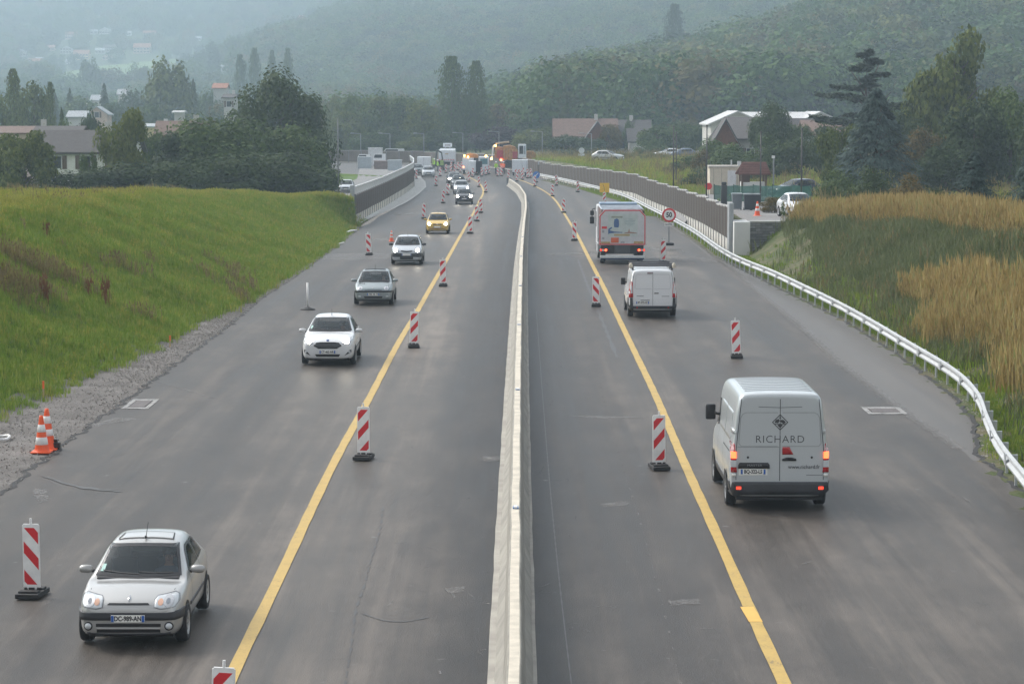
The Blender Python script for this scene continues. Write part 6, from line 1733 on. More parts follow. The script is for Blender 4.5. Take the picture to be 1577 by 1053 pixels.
for k, px, yt, w, Y, m, lab in (
  ('poplar',24,108,34,400,F_oliv,'tall narrow tree at the far left, with a knobbly top'), ('round',55,128,62,410,F_oliv,'olive tree right of the knobbly narrow one, far left'), ('poplar',80,128,20,400,F_oliv,'thin pointed tree, right one of the far-left group'), ('round',5,148,60,395,F_oliv,'rounded tree at the very left edge above the house roofs'),
  ('conifer',97,168,26,330,F_dark,'small dark conifer behind the grey roof, left'), ('round',122,196,36,300,F_purp,'dark reddish shrub behind the white chimney'), ('round',142,170,30,340,F_dark,'dark green tree above the white chimney'),
  ('round',264,94,78,640,F_oliv,'large rounded hazy tree above the brown roof'), ('conifer',300,124,36,650,F_dark,'pointed hazy conifer right of the large rounded one'), ('conifer',110,138,30,700,F_dark,'hazy conifer beyond the white barn, left'), ('conifer',163,130,30,700,F_dark,'hazy conifer just below the white barn roof'), ('round',205,138,56,720,F_dark,'hazy broad tree left of the large rounded one'), ('round',235,160,50,560,F_mid,'hazy low tree beneath the large rounded one'), ('round',130,150,60,690,F_mid,'hazy broad tree between two conifers'), ('round',325,140,50,700,F_mid,'hazy tree left of the big dark roadside tree'), ('round',175,160,52,600,F_dark,'hazy dark tree over the far white houses'), ('conifer',88,145,24,720,F_dark,'slim hazy conifer beyond the far-left group'), ('round',345,160,44,650,F_dark,'hazy tree half behind the big dark roadside tree'), ('round',140,92,36,1500,F_mid,'faint round tree in the pale meadow on the hillside')):
    T_(k, px, yt, w, Y, m, lab, gm, n=1500, leaf=.06, seed=20+int(px) % 4)
for px in (372, 394, 421, 445): T_('poplar', px, {372:86,394:76,421:80,445:76}[px], {372:22,394:22,421:17,445:19}[px], 980, F_mid, {372:'leftmost of four hazy poplars above the big dark tree',394:'second of four hazy poplars above the big dark tree',421:'third of four hazy poplars above the big dark tree',445:'rightmost of four hazy poplars above the big dark tree'}[px], 'far hazy poplars', n=900, leaf=.08, seed=31)
gc = 'trees behind the back wall'
for k, px, yt, w, Y, m, lab in (
  ('round',519,150,40,520,F_lite,'small pale tree just right of the big dark roadside tree'), ('round',550,148,72,486,F_mid,'broad tree at the left of the row behind the back wall'), ('round',583,150,66,492,F_oliv,'olive tree second in the row behind the back wall'), ('round',618,152,66,488,F_mid,'green tree third in the row behind the back wall'), ('round',650,155,64,484,F_oliv,'yellowish tree left of the twin poplars'), ('round',605,196,60,470,F_dark,'low dark tree behind the parked white van'), ('round',675,200,46,462,F_dark,'dark low tree beneath the left poplar'), ('round',565,205,60,465,F_mid,'low bushy tree at the left end of the back wall'), ('round',640,212,56,463,F_oliv,'low yellow-green tree behind the tipper truck sign'),
  ('round',535,172,60,478,F_oliv,'olive tree at the left end of the row, by the street lamps'), ('round',800,178,60,500,F_mid,'green tree between the purple tree and the wooded hill'), ('round',960,200,60,470,F_mid,'green tree behind the brown-roofed pair'),
  ('poplar',696,88,54,500,F_mid,'left one of the twin tall poplars behind the road works'), ('poplar',733,95,44,498,F_mid,'right one of the twin tall poplars behind the road works'), ('round',716,150,76,505,F_mid,'bushy tree filling the gap under the twin poplars'),
  ('round',765,196,84,470,F_purp,'dark purple round tree behind the orange machine'), ('round',775,162,70,520,F_rust,'rust-tinted tree above the purple one'), ('round',820,135,90,560,F_dark,'dark rounded tree at the left foot of the wooded hill'), ('round',815,200,56,455,F_oliv,'olive tree right of the purple one'), ('round',850,196,60,450,F_oliv,'brownish tree before the brown-roofed houses, left'), ('round',872,208,54,420,F_dark,'dark round shrub tree left of the street lamp on the slope'), ('round',912,212,46,415,F_dark,'dark round shrub tree right of the street lamp on the slope'), ('round',938,192,40,420,F_rust,'small brownish tree in front of the brown-roofed houses'), ('round',970,186,24,425,F_mid,'small narrow tree between the two brown roofs'), ('round',895,228,90,398,F_dark,'dark hedge clump low behind the grass slope'), ('round',700,214,60,460,F_dark,'low dark tree behind the twin poplars foot'), ('round',740,170,50,515,F_oliv,'yellowish tree between the twin poplars and the purple tree')):
    T_(k, px, yt, w, Y, m, lab, gc, n=2400, leaf=.045, seed=40+int(px) % 5)
gr = 'trees around the houses on the right'
for k, px, yt, w, Y, m, lab, n in (
  ('round',1010,196,64,400,F_mid,'round green tree right of the brown-roofed houses',2400), ('round',1052,188,60,405,F_mid,'green tree behind the parked row of cars',2400), ('round',1082,198,46,380,F_dark,'dark tree left of the brown gabled house',2400), ('bush',1002,216,56,392,F_mid,'low bush before the brown-roofed houses, right end',2000),
  ('bush',1062,240,56,285,F_mid,'light green shrub on the meadow',2600), ('bush',1085,232,44,270,F_rust,'reddish shrub beside the dark poles',2600), ('bush',1040,252,40,275,F_dark,'small dark shrub on the meadow edge',2200), ('bush',1070,268,50,230,F_dark,'dark shrub left of the cream cabin',2600), ('bush',962,240,70,345,F_dark,'low hedge on the rise below the parked row',2000), ('bush',1005,244,60,335,F_oliv,'low scrub on the meadow below the parked row',2000),
  ('round',1187,158,64,285,F_dark,'dark round tree standing before the white shed roofs',5000), ('bush',1130,222,80,262,F_mid,'hedge below the brown gabled house',2600), ('bush',1185,208,90,258,F_mid,'tall hedge behind the kiosk',3400), ('bush',1238,212,84,255,F_dark,'tall dark hedge behind the parked dark estate',3400), ('round',1275,190,60,250,F_dark,'dark tree left of the blue spruce, behind',3400),
  ('loose',1293,196,74,205,F_lite,'light green tree between the parked estate and the blue spruce',5000), ('bush',1550,296,80,116,F_dark,'low dark bush between the blue spruces and the brown grass, right edge',3400), ('bush',1340,258,80,160,F_dark,'dark bush at the left foot of the blue spruce',3400), ('bush',1290,262,70,182,F_mid,'leafy bush above the brown grass, by the thin pole',3400), ('cedar',1332,78,165,262,F_ced,'wide dark cedar with layered branches',5200), ('conifer',1348,140,150,192,F_blue,'tall blue-grey spruce in front of the cedar',9000),
  ('loose',1466,58,142,236,F_oliv,'tallest yellow-green tree on the right, loose crown',9000), ('round',1420,200,80,212,F_rust,'rust and yellow tree between the spruce and the tall tree',5000), ('round',1500,160,104,205,F_dark,'dark tree under the tall yellow-green one',5000), ('round',1555,140,100,215,F_mid,'green tree at the right picture edge',5000), ('round',1455,225,90,196,F_dark,'dark shrubby tree before the tall yellow-green one',5000), ('bush',1405,270,80,146,F_rust,'rusty bush at the right foot of the blue spruce',3400), ('round',1610,150,90,200,F_dark,'dark tree cut by the right picture edge',3400),
  ('round',1385,170,74,232,F_dark,'dark tree filling the gap between the spruce and the tall yellow-green tree',5000), ('round',1535,185,110,225,F_dark,'dark tree mass behind the right blue spruces',5000), ('round',1480,215,110,214,F_mid,'green tree below the loose crown of the tallest tree',5000), ('bush',1108,214,66,290,F_mid,'hedge in front of the left shed wall',3000), ('round',1228,192,50,288,F_mid,'green tree between the dark round tree and the cedar',3400), ('bush',1130,240,120,246,F_dark,'low dark hedge behind the cream cabin',3400),
  ('conifer',1500,236,100,124,F_blue,'low wide blue spruce above the brown grass, right',7000), ('conifer',1585,232,90,112,F_blue,'dark blue spruce cut by the right picture edge',5000), ('bush',1445,292,80,132,F_dark,'dark bush between the two blue spruces',3000), ('bush',1192,304,48,158,F_rust,'small autumn bush beside the bins',3400), ('bush',1214,322,22,150,F_mid,'small green bush behind the stone retaining wall',2600)):
    T_(k, px, yt, w, Y, m, lab, gr, 'bush' if k == 'bush' else 'tree', n=n, leaf=.034 if n > 3000 else .045, seed=50+int(px) % 5, lift=.04 if k in ('round', 'loose') and Y < 262 else None)

T_('poplar', 1037, 8, 38, 905, F_dark, 'tall dark tree standing out on the wooded slope, right of centre', 'tall trees on the slope', n=2400, leaf=.05, seed=33)
T_('round', 1150, 24, 44, 940, F_dark, 'dark rounded tree on the skyline of the wooded slope, right', 'tall trees on the slope', n=2400, leaf=.05, seed=33)
# ------------------------------------------------------------------ houses
M_render = flat('house_render', (0.46,0.45,0.42), .8, var=.12, scale=.6); M_pink = flat('house_pink', (0.52,0.40,0.33), .8, var=.12, scale=.6); M_yelw = flat('house_yellow', (0.58,0.46,0.26), .8)
def rooft(name, c):
    if name in _mc: return _mc[name]
    m, n, b = _nodes(name)
    w = n.nodes.new('ShaderNodeTexWave'); w.inputs['Scale'].default_value = 1.6; w.inputs['Distortion'].default_value = .6; w.bands_direction = 'Y'
    tc = n.nodes.new('ShaderNodeTexCoord'); n.links.new(tc.outputs['Object'], w.inputs[0])
    f = noise(n, 2.5, 5, .7)
    s = mathn(n, 'ADD', mathn(n, 'MULTIPLY', w.outputs['Fac'], .25), mathn(n, 'MULTIPLY', f, .75))
    n.links.new(ramp(n, s, [(.3, L3(c, .65)), (.7, L3(c, 1.25))]), b.inputs['Base Color']); b.inputs['Roughness'].default_value = .8
    _mc[name] = m; return m
R_gry = rooft('grey_tiles', (0.062,0.056,0.056)); R_brn = rooft('brown_tiles', (0.15,0.095,0.075)); R_red = rooft('red_tiles', (0.30,0.13,0.08)); R_wht = rooft('pale_sheet_roof', (0.50,0.50,0.50)); R_lgy = rooft('light_grey_roof', (0.34,0.36,0.38))
M_win = flat('window_pane', (0.03,0.035,0.045), .15, var=.2); M_shut = flat('shutter', (0.10,0.06,0.04), .7); M_frame = flat('window_frame', (0.6,0.6,0.6), .5); M_brown = flat('brown_boards', (0.16,0.06,0.035), .7, var=.25)
def house(px, pbase, Y, w, d, eave, ridge, rmat, wmat, label, gable=False, rz=0, chim=True, win=True, group='houses', over=.45, name='house', gmat=None, z=None):
    """gable=True: the gable end faces the camera"""
    x = at(px, Y); z = (Z(x, Y) if pbase is None else zat(pbase, Y)) if z is None else z
    t = thing(name, label, 'house', (x, Y, z), rz, group); hw = w/2
    zlow = min(0, Z(x, Y)-z)-1.0
    if gable:
        m = MB(); m.prism([(-hw,zlow),(hw,zlow),(hw,eave),(0,ridge-.1),(-hw,eave)], 'y', 0, d); m.build('wall', wmat, t)
        s = (ridge-eave)/hw
        for sg in (-1, 1):
            m = MB(); m.prism([(0,ridge+.12),(sg*(hw+over),eave-over*s+.12),(sg*(hw+over),eave-over*s-.08),(0,ridge-.08)], 'y', -over, d+over); m.build('roof', rmat, t)
        if gmat: MB().prism([(-hw*.95,eave),(hw*.95,eave),(0,ridge-.15)], 'y', -.05, -.002).build('gable_boards', gmat, t)
    else:
        m = MB(); m.prism([(0,zlow),(d,zlow),(d,eave),(d/2,ridge-.1),(0,eave)], 'x', -hw, hw); m.build('wall', wmat, t)
        s = (ridge-eave)/(d/2)
        for q in (0, 1):
            yy = (-over, d/2) if q == 0 else (d+over, d/2)
            m = MB(); m.prism([(yy[0],eave-over*s+.12),(yy[1],ridge+.12),(yy[1],ridge-.08),(yy[0],eave-over*s-.08)], 'x', -hw-over, hw+over); m.build('roof', rmat, t)
    if win:
        k = max(1, int(w/2.6)); 
        for fl in range(2 if eave > 4.2 else 1):
            z0 = .9+fl*2.7
            if z0+1.2 > eave+(ridge-eave)*.3: continue
            for i in range(k):
                xx = -hw+(i+.5)*w/k
                f = MB().box(xx-.55,xx+.55,-.06,-.002,z0,z0+1.3).build('window', M_frame, t)
                MB().box(xx-.47,xx+.47,-.075,-.0601,z0+.08,z0+1.22).build('pane', M_win, f)
                MB().box(xx-1.0,xx-.58,-.07,-.002,z0,z0+1.3).box(xx+.58,xx+1.0,-.07,-.002,z0,z0+1.3).build('shutters', M_shut, f)
    if chim: MB().box(hw*.3,hw*.3+.6,d*.45,d*.45+.6,(eave+ridge)/2,ridge+.9).build('chimney', M_render, t)
    return t
hl = 'houses left of the road'
house(133, None, 238, 8.5, 8, zat(233,238)-Z(at(133,238),238), zat(203,238)-Z(at(133,238),238), R_gry, flat('house_pale', (0.66,0.65,0.62), .8), 'white house with dark grey roof behind the left bushes', chim=True, group=hl)
house(88, None, 262, 4.5, 6, zat(207,262)-Z(at(88,262),262), zat(196,262)-Z(at(88,262),262), R_gry, M_render, 'grey-roofed annexe behind the white house, left of the chimney', group=hl, chim=False, win=False)
house(282, None, 300, 6.4, 7, zat(214,300)-Z(at(282,300),300), zat(188,300)-Z(at(282,300),300), R_brn, M_pink, 'house with brown hipped roof showing over the thicket', group=hl, win=False)
house(40, None, 300, 9, 7, zat(205,300)-Z(at(40,300),300), zat(196,300)-Z(at(40,300),300), R_brn, M_pink, 'low house with reddish roof at the left edge', group=hl, win=False)
house(244, 208, 420, 4.2, 7, 1.4, 1.8, R_lgy, M_yelw, 'pale building with flat light roof left of the brown roof', group=hl, win=False, z=zat(208,420))
house(276, 194, 470, 1.5, 4, 2.8, 3.0, R_wht, M_render, 'small white cube building above the brown roof', group=hl, chim=False, z=zat(196,470), win=False)
house(120, 192, 520, 3.6, 6, 1.4, 2.5, R_lgy, M_render, 'white houses row end left of the light green tree', group=hl, chim=False, z=zat(190,520))
house(151, 190, 540, 4.5, 6, 1.8, 3.3, R_lgy, M_pink, 'white gabled house just above the light green tree', gable=True, group=hl, chim=False, z=zat(188,540))
house(354, 170, 520, 2.2, 7, 2.9, 3.6, R_gry, M_render, 'white house half hidden behind the big dark tree', group=hl, z=zat(172,520))
house(340, 150, 700, 3.6, 7, 1.2, 2.4, R_red, M_render, 'small hazy red-roofed house left of the big dark tree', group=hl, chim=False, win=False, z=zat(142,700))
house(330, 178, 800, 13, 6, 1.6, 2.0, rooft('green_grey_roof', (0.15,0.18,0.175)), flat('dull_green_wall', (0.22,0.27,0.26), .7), 'long low grey building behind the thicket', group=hl, z=zat(178,800), win=False, chim=False)
hc = 'brown-roofed houses beyond the meadow'
house(902, None, 425, 10.5, 9, zat(209,425)-Z(at(902,425),425), zat(184,425)-Z(at(902,425),425), R_brn, M_render, 'wide house with brick-brown roof, left of the pair beyond the meadow', group=hc)
house(958, None, 428, 9.5, 9, zat(207,428)-Z(at(958,428),428), zat(186,428)-Z(at(958,428),428), R_gry, M_render, 'house with grey-brown roof, right of the pair beyond the meadow', group=hc)
house(920, None, 420, 3.6, 7, zat(210,420)-Z(at(920,420),420), zat(188,420)-Z(at(920,420),420), R_gry, M_brown, 'dark gabled wing between the two brown-roofed houses', gable=True, group=hc, win=False, chim=False)
house(990, None, 418, 4.5, 7, zat(217,418)-Z(at(990,418),418), zat(199,418)-Z(at(990,418),418), R_gry, M_render, 'small dark-roofed garage right of the brown-roofed pair', group=hc, win=False, chim=False)
hr = 'buildings on the right'
house(1136, None, 300, 6.6, 9, zat(212,300)-Z(at(1136,300),300), zat(182,300)-Z(at(1136,300),300), R_gry, M_render, 'grey-roofed house with brown gable boards, left of the dark round tree', rz=R(-28), group=hr, gmat=None, chim=False)
x = at(1117, 297); t = thing('gable', 'brown boarded gable front leaning beside the grey-roofed house', 'gable', (x, 297, 0))
bpy.data.objects.remove(t)
house(1117, None, 295, 3.6, 4, zat(226,295)-Z(at(1117,295),295), zat(184,295)-Z(at(1117,295),295), R_gry, M_render, 'brown timber gable wing with white balcony below', gable=True, gmat=M_brown, group=hr, chim=False)
house(1240, None, 300, 5.0, 9, zat(214,300)-Z(at(1240,300),300), zat(184,300)-Z(at(1240,300),300), R_gry, M_render, 'grey-roofed house right of the dark round tree', group=hr, chim=False, win=False)
house(1278, None, 288, 5.2, 9, zat(206,288)-Z(at(1278,288),288), zat(187,288)-Z(at(1278,288),288), R_brn, M_render, 'brown-red roofed house below the cedar', group=hr, chim=False)
house(1135, None, 350, 7.5, 16, zat(190,350)-Z(at(1135,350),350), zat(172,350)-Z(at(1135,350),350), R_wht, M_render, 'large shed with pale sheet roof behind the grey-roofed house', gable=True, group=hr, chim=False, win=False, name='shed')
house(1205, None, 355, 10, 16, zat(184,355)-Z(at(1205,355),355), zat(174,355)-Z(at(1205,355),355), R_wht, M_render, 'long shed with pale roof behind the dark round tree', group=hr, chim=False, win=False, name='shed')
house(1262, None, 352, 9.5, 16, zat(196,352)-Z(at(1262,352),352), zat(173,352)-Z(at(1262,352),352), R_wht, M_render, 'shed with pale roof directly left of the cedar', gable=True, group=hr, chim=False, win=False, name='shed')
# cabin, kiosk, fence, bins
Yc = 206
x = at(1122, Yc); z = Z(x, Yc); w = 58*Yc/FPX/2; h = zat(258, Yc)-z
t = thing('cabin', 'cream site cabin with a pale door left of the tile-roofed kiosk', 'cabin', (x, Yc, z))
m_cab = flat('cream_panel', (0.55,0.49,0.40), .7, var=.1)
MB().box(-w,w,0,2.6,-.5,h).build('wall', m_cab, t); MB().box(-w-.1,w+.1,-.1,2.7,h+.002,h+.14).build('roof', flat('cabin_roof', (0.45,0.42,0.38), .7), t)
MB().box(-.10,.62,-.05,-.002,0,2.0).build('door', flat('pale_door', (0.60,0.60,0.62), .5), t); MB().box(-w,w,-.03,-.002,-.4,.06).build('plinth', M_conc, t)
MB().cyl((.3,1,h+.1),(.3,1,h+.6),.06,n=8).box(w*.5,w*.5+.3,.6,.9,h+.1,h+.5).build('vent', M_galv, t)
for k in range(5): MB().box(-w+.3+k*w*.42,-w+.33+k*w*.42,-.02,-.0021,.1,h-.1).build('panel_joint', M_conc, t)
Yk = 200; x = at(1161, Yk); z = Z(x, Yk)
t = thing('kiosk', 'small open kiosk with a red-brown tiled roof on timber posts', 'kiosk', (x, Yk, z)); w = 46*Yk/FPX/2
ze = zat(268, Yk)-z; zr_ = zat(250, Yk)-z
def pitched(y0, y1, zlo, zhi): return [(-w-.1,y0,zlo),(w+.1,y0,zlo),(w-.15,y1,zhi),(-w+.35,y1,zhi)]
m = MB(); a = pitched(-.4, 1.0, ze, zr_); b2 = pitched(2.4, 1.0, ze, zr_)
for q in (a, b2): m.add([Vector(v) for v in q]+[Vector(v)+Vector((0,0,-.08)) for v in q], [(0,1,2,3),(7,6,5,4),(0,4,5,1),(1,5,6,2),(2,6,7,3),(3,7,4,0)])
m.build('roof', rooft('maroon_tiles', (0.17,0.075,0.06)), t)
for r_ in range(7):
    m = MB(); f = r_/7; m.box(-w-.08+.42*f, w+.08-.22*f, -.42+1.4*f, -.30+1.4*f, ze+(zr_-ze)*f+.03, ze+(zr_-ze)*f+.065); m.build('tile_course', rooft('maroon_tiles', (0,0,0)), t)
for xx in (-w+.25, w-.25):
    for yy in (0, 2.0): MB().box(xx-.08,xx+.08,yy-.08,yy+.08,-.3,ze).build('post', M_shut, t)
MB().box(-w+.25,w-.25,.1,1.9,-.2,zat(281,Yk)-z).build('counter', M_concW, t); MB().box(-w+.3,-w+.9,.3,.5,zat(281,Yk)-z,ze-.1).build('back_board', M_shut, t)
# green mesh fence
m, n, b = _nodes('green_mesh'); b.inputs['Base Color'].default_value = (0.03,0.14,0.11,1); b.inputs['Alpha'].default_value = .62; b.inputs['Roughness'].default_value = .8; M_net = m
n.links.new(ramp(n, noise(n, 3, 4), [(.3, (0.02,0.09,0.075)), (.7, (0.05,0.18,0.14))]), b.inputs['Base Color'])
t = thing('mesh_fence', 'green shade-net fence between the kiosk and the bins', 'fence', (0,0,0))
fp = [(1100,187),(1130,186),(1160,185),(1190,184),(1220,183),(1250,182)]
for i in range(len(fp)-1):
    (a, Y0), (b_, Y1) = fp[i], fp[i+1]; x0, x1 = at(a, Y0), at(b_, Y1); z0 = min(Z(x0, Y0), Z(x1, Y1)); zt0, zt1 = zat(285, Y0), zat(286, Y1)
    V = [(x0,Y0,z0-.1),(x1,Y1,z0-.1),(x1,Y1,zt1),((x0+x1)/2,(Y0+Y1)/2,(zt0+zt1)/2-.06),(x0,Y0,zt0)]
    raw('net_panel', V+[(p_[0],p_[1]+.015,p_[2]) for p_ in V], [[0,1,2,3,4],[9,8,7,6,5],[0,5,6,1],[1,6,7,2],[2,7,8,3],[3,8,9,4],[4,9,5,0]], M_net, t)
    MB().cyl((x0,Y0+.05,z0-.2),(x0,Y0+.05,zt0+.06),.04,n=6).build('fence_post', mdark, t)
MB().cyl((at(1250,182),182.05,Z(at(1250,182),182)-.2),(at(1250,182),182.05,zat(285,182)),.04,n=6).build('fence_post', mdark, t)
# bins on the yard, by the retaining wall
def bin_(px, base, Y, col, label, w=.58, h=1.05):
    x = at(px, Y); t = thing('wheelie_bin', label, 'bin', (x, Y, Z(x, Y)+.005), group='bins behind the noise wall')
    m = MB(); a, b2 = w*.42, w*.5; m.add([(-a,-a,.08),(a,-a,.08),(a,a,.08),(-a,a,.08),(-b2,-b2,h),(b2,-b2,h),(b2,b2,h),(-b2,b2,h)], [(0,3,2,1),(4,5,6,7),(0,1,5,4),(1,2,6,5),(2,3,7,6),(3,0,4,7)]); m.build('body', col, t)
    MB().box(-b2-.03,b2+.03,-b2-.05,b2+.05,h,h+.08,.03).build('lid', flat('pale_lid', (0.30,0.32,0.34), .5) , t)
    for sx in (-1, 1): MB().cyl((sx*(a-.02),a,.10),(sx*(a+.05),a,.10),.10,n=12).build('wheel', M_rub, t)
bin_(1135, 0, 164, flat('bin_grey', (0.17,0.19,0.21), .5), 'grey wheelie bin, leftmost of three behind the noise wall', .66); bin_(1152.5, 0, 163, flat('bin_dark', (0.03,0.035,0.045), .5), 'dark wheelie bin, middle of three behind the noise wall'); bin_(1163, 0, 163, flat('bin_dark', (0,0,0)), 'dark wheelie bin, rightmost of three behind the noise wall')
x = at(1115, 160); tag(MB().box(-.20,.20,-.15,.15,0,1.75,.05).box(-.16,.16,-.12,.12,1.75,1.95,.05).build('meter_post', flat('meter_dark', (0.05,0.055,0.06), .6), loc=(x, 160, Z(x,160))), 'dark upright cabinet post just behind the end of the noise wall', 'cabinet')
cone(0, 0, 'tall orange and white cone beside the autumn bush, at the foot of a thin pole', h=.9, p=Vector((at(1166.5, 152), 152, 0)), z=Z(at(1166.5, 152), 152))
x = at(1091, 190); t = thing('round_sign', 'small red round sign on a short post left of the cream cabin', 'road sign', (x, 190, Z(x, 190)))
hh = zat(287, 190)-Z(x, 190); MB().cyl((0,0,0),(0,0,hh),.03,n=6).build('post', M_steel, t); g = MB(); disc(g, .27, -.05, -.03, 24); g.build('sign_face', M_redf, t, loc=(0,0,hh))
x = at(895.5, 352); t = thing('round_sign', 'pale round sign back standing on the grass slope', 'road sign', (x, 352, Z(x, 352)))
hh = zat(232, 352)-Z(x, 352); MB().cyl((0,0,0),(0,0,hh),.04,n=6).build('post', M_steel, t); g = MB(); disc(g, .42, -.05, -.03, 24); g.build('sign_face', flat('pale_sheeting', (0,0,0)), t, loc=(0,0,hh)); MB().box(-.45,.45,-.04,0,hh-.75,hh-.45).build('plate', flat('pale_sheeting', (0,0,0)), t)
# yard paving behind the retaining wall, side road left of the left wall
M_pav = soil('yard_paving', [(.3, (0.17,0.165,0.16)), (.7, (0.27,0.265,0.26))], .3, .1)
rows = np.arange(143.5, 186, 1.0); TT, YY = np.meshgrid(np.linspace(0, 1, 8), rows)
XX = (X_wr(YY)+.5)+TT*(3.2+(YY-143)*.12); struct(grid_mesh('yard_paving', XX, YY, zg(XX, YY)+.03, M_pav))
rows = np.arange(188, 206, 1.0); TT, YY = np.meshgrid(np.linspace(0, 1, 8), rows); XX = 13+TT*8; struct(grid_mesh('side_street', XX, YY, zg(XX, YY)+.05, M_pav))
rows = np.arange(240, 405, 1.5); TT, YY = np.meshgrid(np.linspace(0, 1, 8), rows); cxr = np.interp(YY, [240, 290, 340, 400], [-21, -19.2, -17.8, -20]); XX = cxr+(TT-.5)*np.interp(YY, [240, 290, 340, 400], [5, 5, 7, 9])
struct(grid_mesh('side_road', XX, YY, zg(XX, YY)+.04, M_pav))

# ------------------------------------------------------------------ village on the far hillside
rv = random.Random(5)
M_meadow = soil('hill_meadow', [(.3, (0.11,0.17,0.05)), (.7, (0.16,0.22,0.075))], .05, .1)
fieldpx = [(76,131),(100,112),(145,104),(232,96),(280,92),(332,92),(330,104),(250,128),(200,126),(140,124),(100,128)]
def inside(px, py, poly_):
    r = False; n = len(poly_)
    for i in range(n):
        x1, y1 = poly_[i]; x2, y2 = poly_[(i+1) % n]
        if (y1 > py) != (y2 > py) and px < (x2-x1)*(py-y1)/(y2-y1)+x1: r = not r
    return r
fw = [G(px, py, lo=900) for px, py in fieldpx]
fxy = [(p.x, p.y) for p in fw]
gx = np.linspace(min(p[0] for p in fxy), max(p[0] for p in fxy), 90); gy = np.linspace(min(p[1] for p in fxy), max(p[1] for p in fxy), 90)
V = []; F = []
GX, GY = np.meshgrid(gx, gy); GZ = zg(GX, GY)+.6
idx = np.arange(8100).reshape(90, 90)
for i in range(89):
    for j in range(89):
        if inside((gx[j]+gx[j+1])/2, (gy[i]+gy[i+1])/2, fxy): F.append([int(idx[i,j]), int(idx[i,j+1]), int(idx[i+1,j+1]), int(idx[i+1,j])])
struct(raw('meadow', list(zip(GX.ravel(), GY.ravel(), GZ.ravel())), F, M_meadow, smooth=True))
vill = [(36,88,18,R_lgy,M_render,'small white house far left on the hillside'),(62,104,22,R_red,M_pink,'pinkish house with red roof at the left end of the hillside village'),(79,116,14,R_wht,M_render,'small white house above the left tip of the pale meadow'),(48,101,18,R_red,M_pink,'reddish low house beside the pinkish one, hillside village'),(105,84,20,R_lgy,M_render,'white house left of the yellow one on the hillside'),(128,93,26,R_red,M_yelw,'yellow house in the middle of the hillside village'),(110,100,14,R_lgy,M_render,'small white house just above the pale meadow'),(157,84,16,R_lgy,M_render,'white gabled house right of the yellow one'),(172,82,20,R_gry,M_render,'blue-grey roofed house right of the yellow one, behind'),(168,94,16,R_red,M_pink,'low red-roofed house above the meadow edge'),(221,84,28,R_red,M_pink,'wide red-roofed house with a mast at the right of the village'),(233,60,20,R_red,M_render,'white house with red roof high on the hillside, centre'),(148,54,12,R_lgy,M_render,'white house high on the hillside, left of two'),(165,54,18,R_lgy,M_render,'grey-roofed house high on the hillside, right of two'),(113,62,20,R_red,M_pink,'low reddish house high on the hillside, left'),(138,66,8,R_wht,M_render,'tiny white house between the high hillside houses'),(308,64,10,R_lgy,M_render,'small white house alone on the hillside right of the mast'),(367,78,8,R_wht,M_render,'narrow white tower-like house on the hillside'),(415,62,18,R_red,M_render,'white house with brown roof above the far poplars'),(438,64,14,R_red,M_pink,'reddish house above the far poplars'),(479,49,16,R_red,M_render,'bright white house high on the hillside near the centre'),(462,52,16,R_red,M_pink,'reddish roofed house beside the bright white one'),(469,34,16,R_red,M_render,'topmost white house on the hillside'),(292,44,16,R_red,M_pink,'faint reddish house near the top of the hillside'),(200,56,12,R_lgy,M_render,'faint white house at the top centre of the village'),(80,80,16,R_red,M_pink,'faint reddish house at the top left of the village'),(350,110,16,R_lgy,M_render,'white house low between the hazy trees'),(462,102,8,R_wht,M_render,'small white building beside the rightmost far poplar'),(98,134,12,R_lgy,M_render,'white house below the left tip of the meadow'),(64,96,12,R_lgy,M_render,'small white house behind the pinkish one'),(188,86,10,R_red,M_render,'small house between the blue-grey roof and the wide red roof'),(548,30,12,R_lgy,M_render,'faint white house on the hill right of the topmost one')]
keep = []
for px, py, wpx, rm, wm, lab in vill:
    p = G(px, py, lo=900); w = wpx*p.y/FPX*.9
    house(px, None, p.y, w, w*.8, max(2.5, w*.38), max(4.0, w*.62), rm, wm, lab, gable=(int(px) % 3 == 0), group='houses of the hillside village', chim=False, win=(w > 5), z=p.z+.4)
    keep.append((px, py, wpx))
p = G(151, 128, lo=900); w = 30*p.y/FPX
house(151, None, p.y, w, w*.6, w*.16, w*.36, R_wht, M_render, 'long white barn roof standing at the foot of the pale meadow', group='houses of the hillside village', chim=False, win=False, z=p.z)
keep.append((151, 125, 34))
p = G(209, 78, lo=900); tag(MB().cyl((0,0,0),(0,0,14),.35,.2,8).build('mast', M_steel, loc=(p.x, p.y, p.z)), 'thin grey mast beside the wide red roof on the hillside', 'mast')
for px, py, wpx, lab in ((60,200,16,'hazy white house low at the left, behind the grey roof'),(126,178,14,'white house glimpsed between the hazy conifers'),(150,165,14,'grey-roofed hazy house under the conifers'),(190,156,12,'small pale house right of the hazy conifers'),(193,170,10,'pink hazy house right of the hazy conifers')):
    Y = 760; house(px, None, Y, wpx*Y/FPX, 5, 2.2, 3.6, R_lgy, M_render, lab, group=hl, chim=False, win=False, z=zat(py, Y))

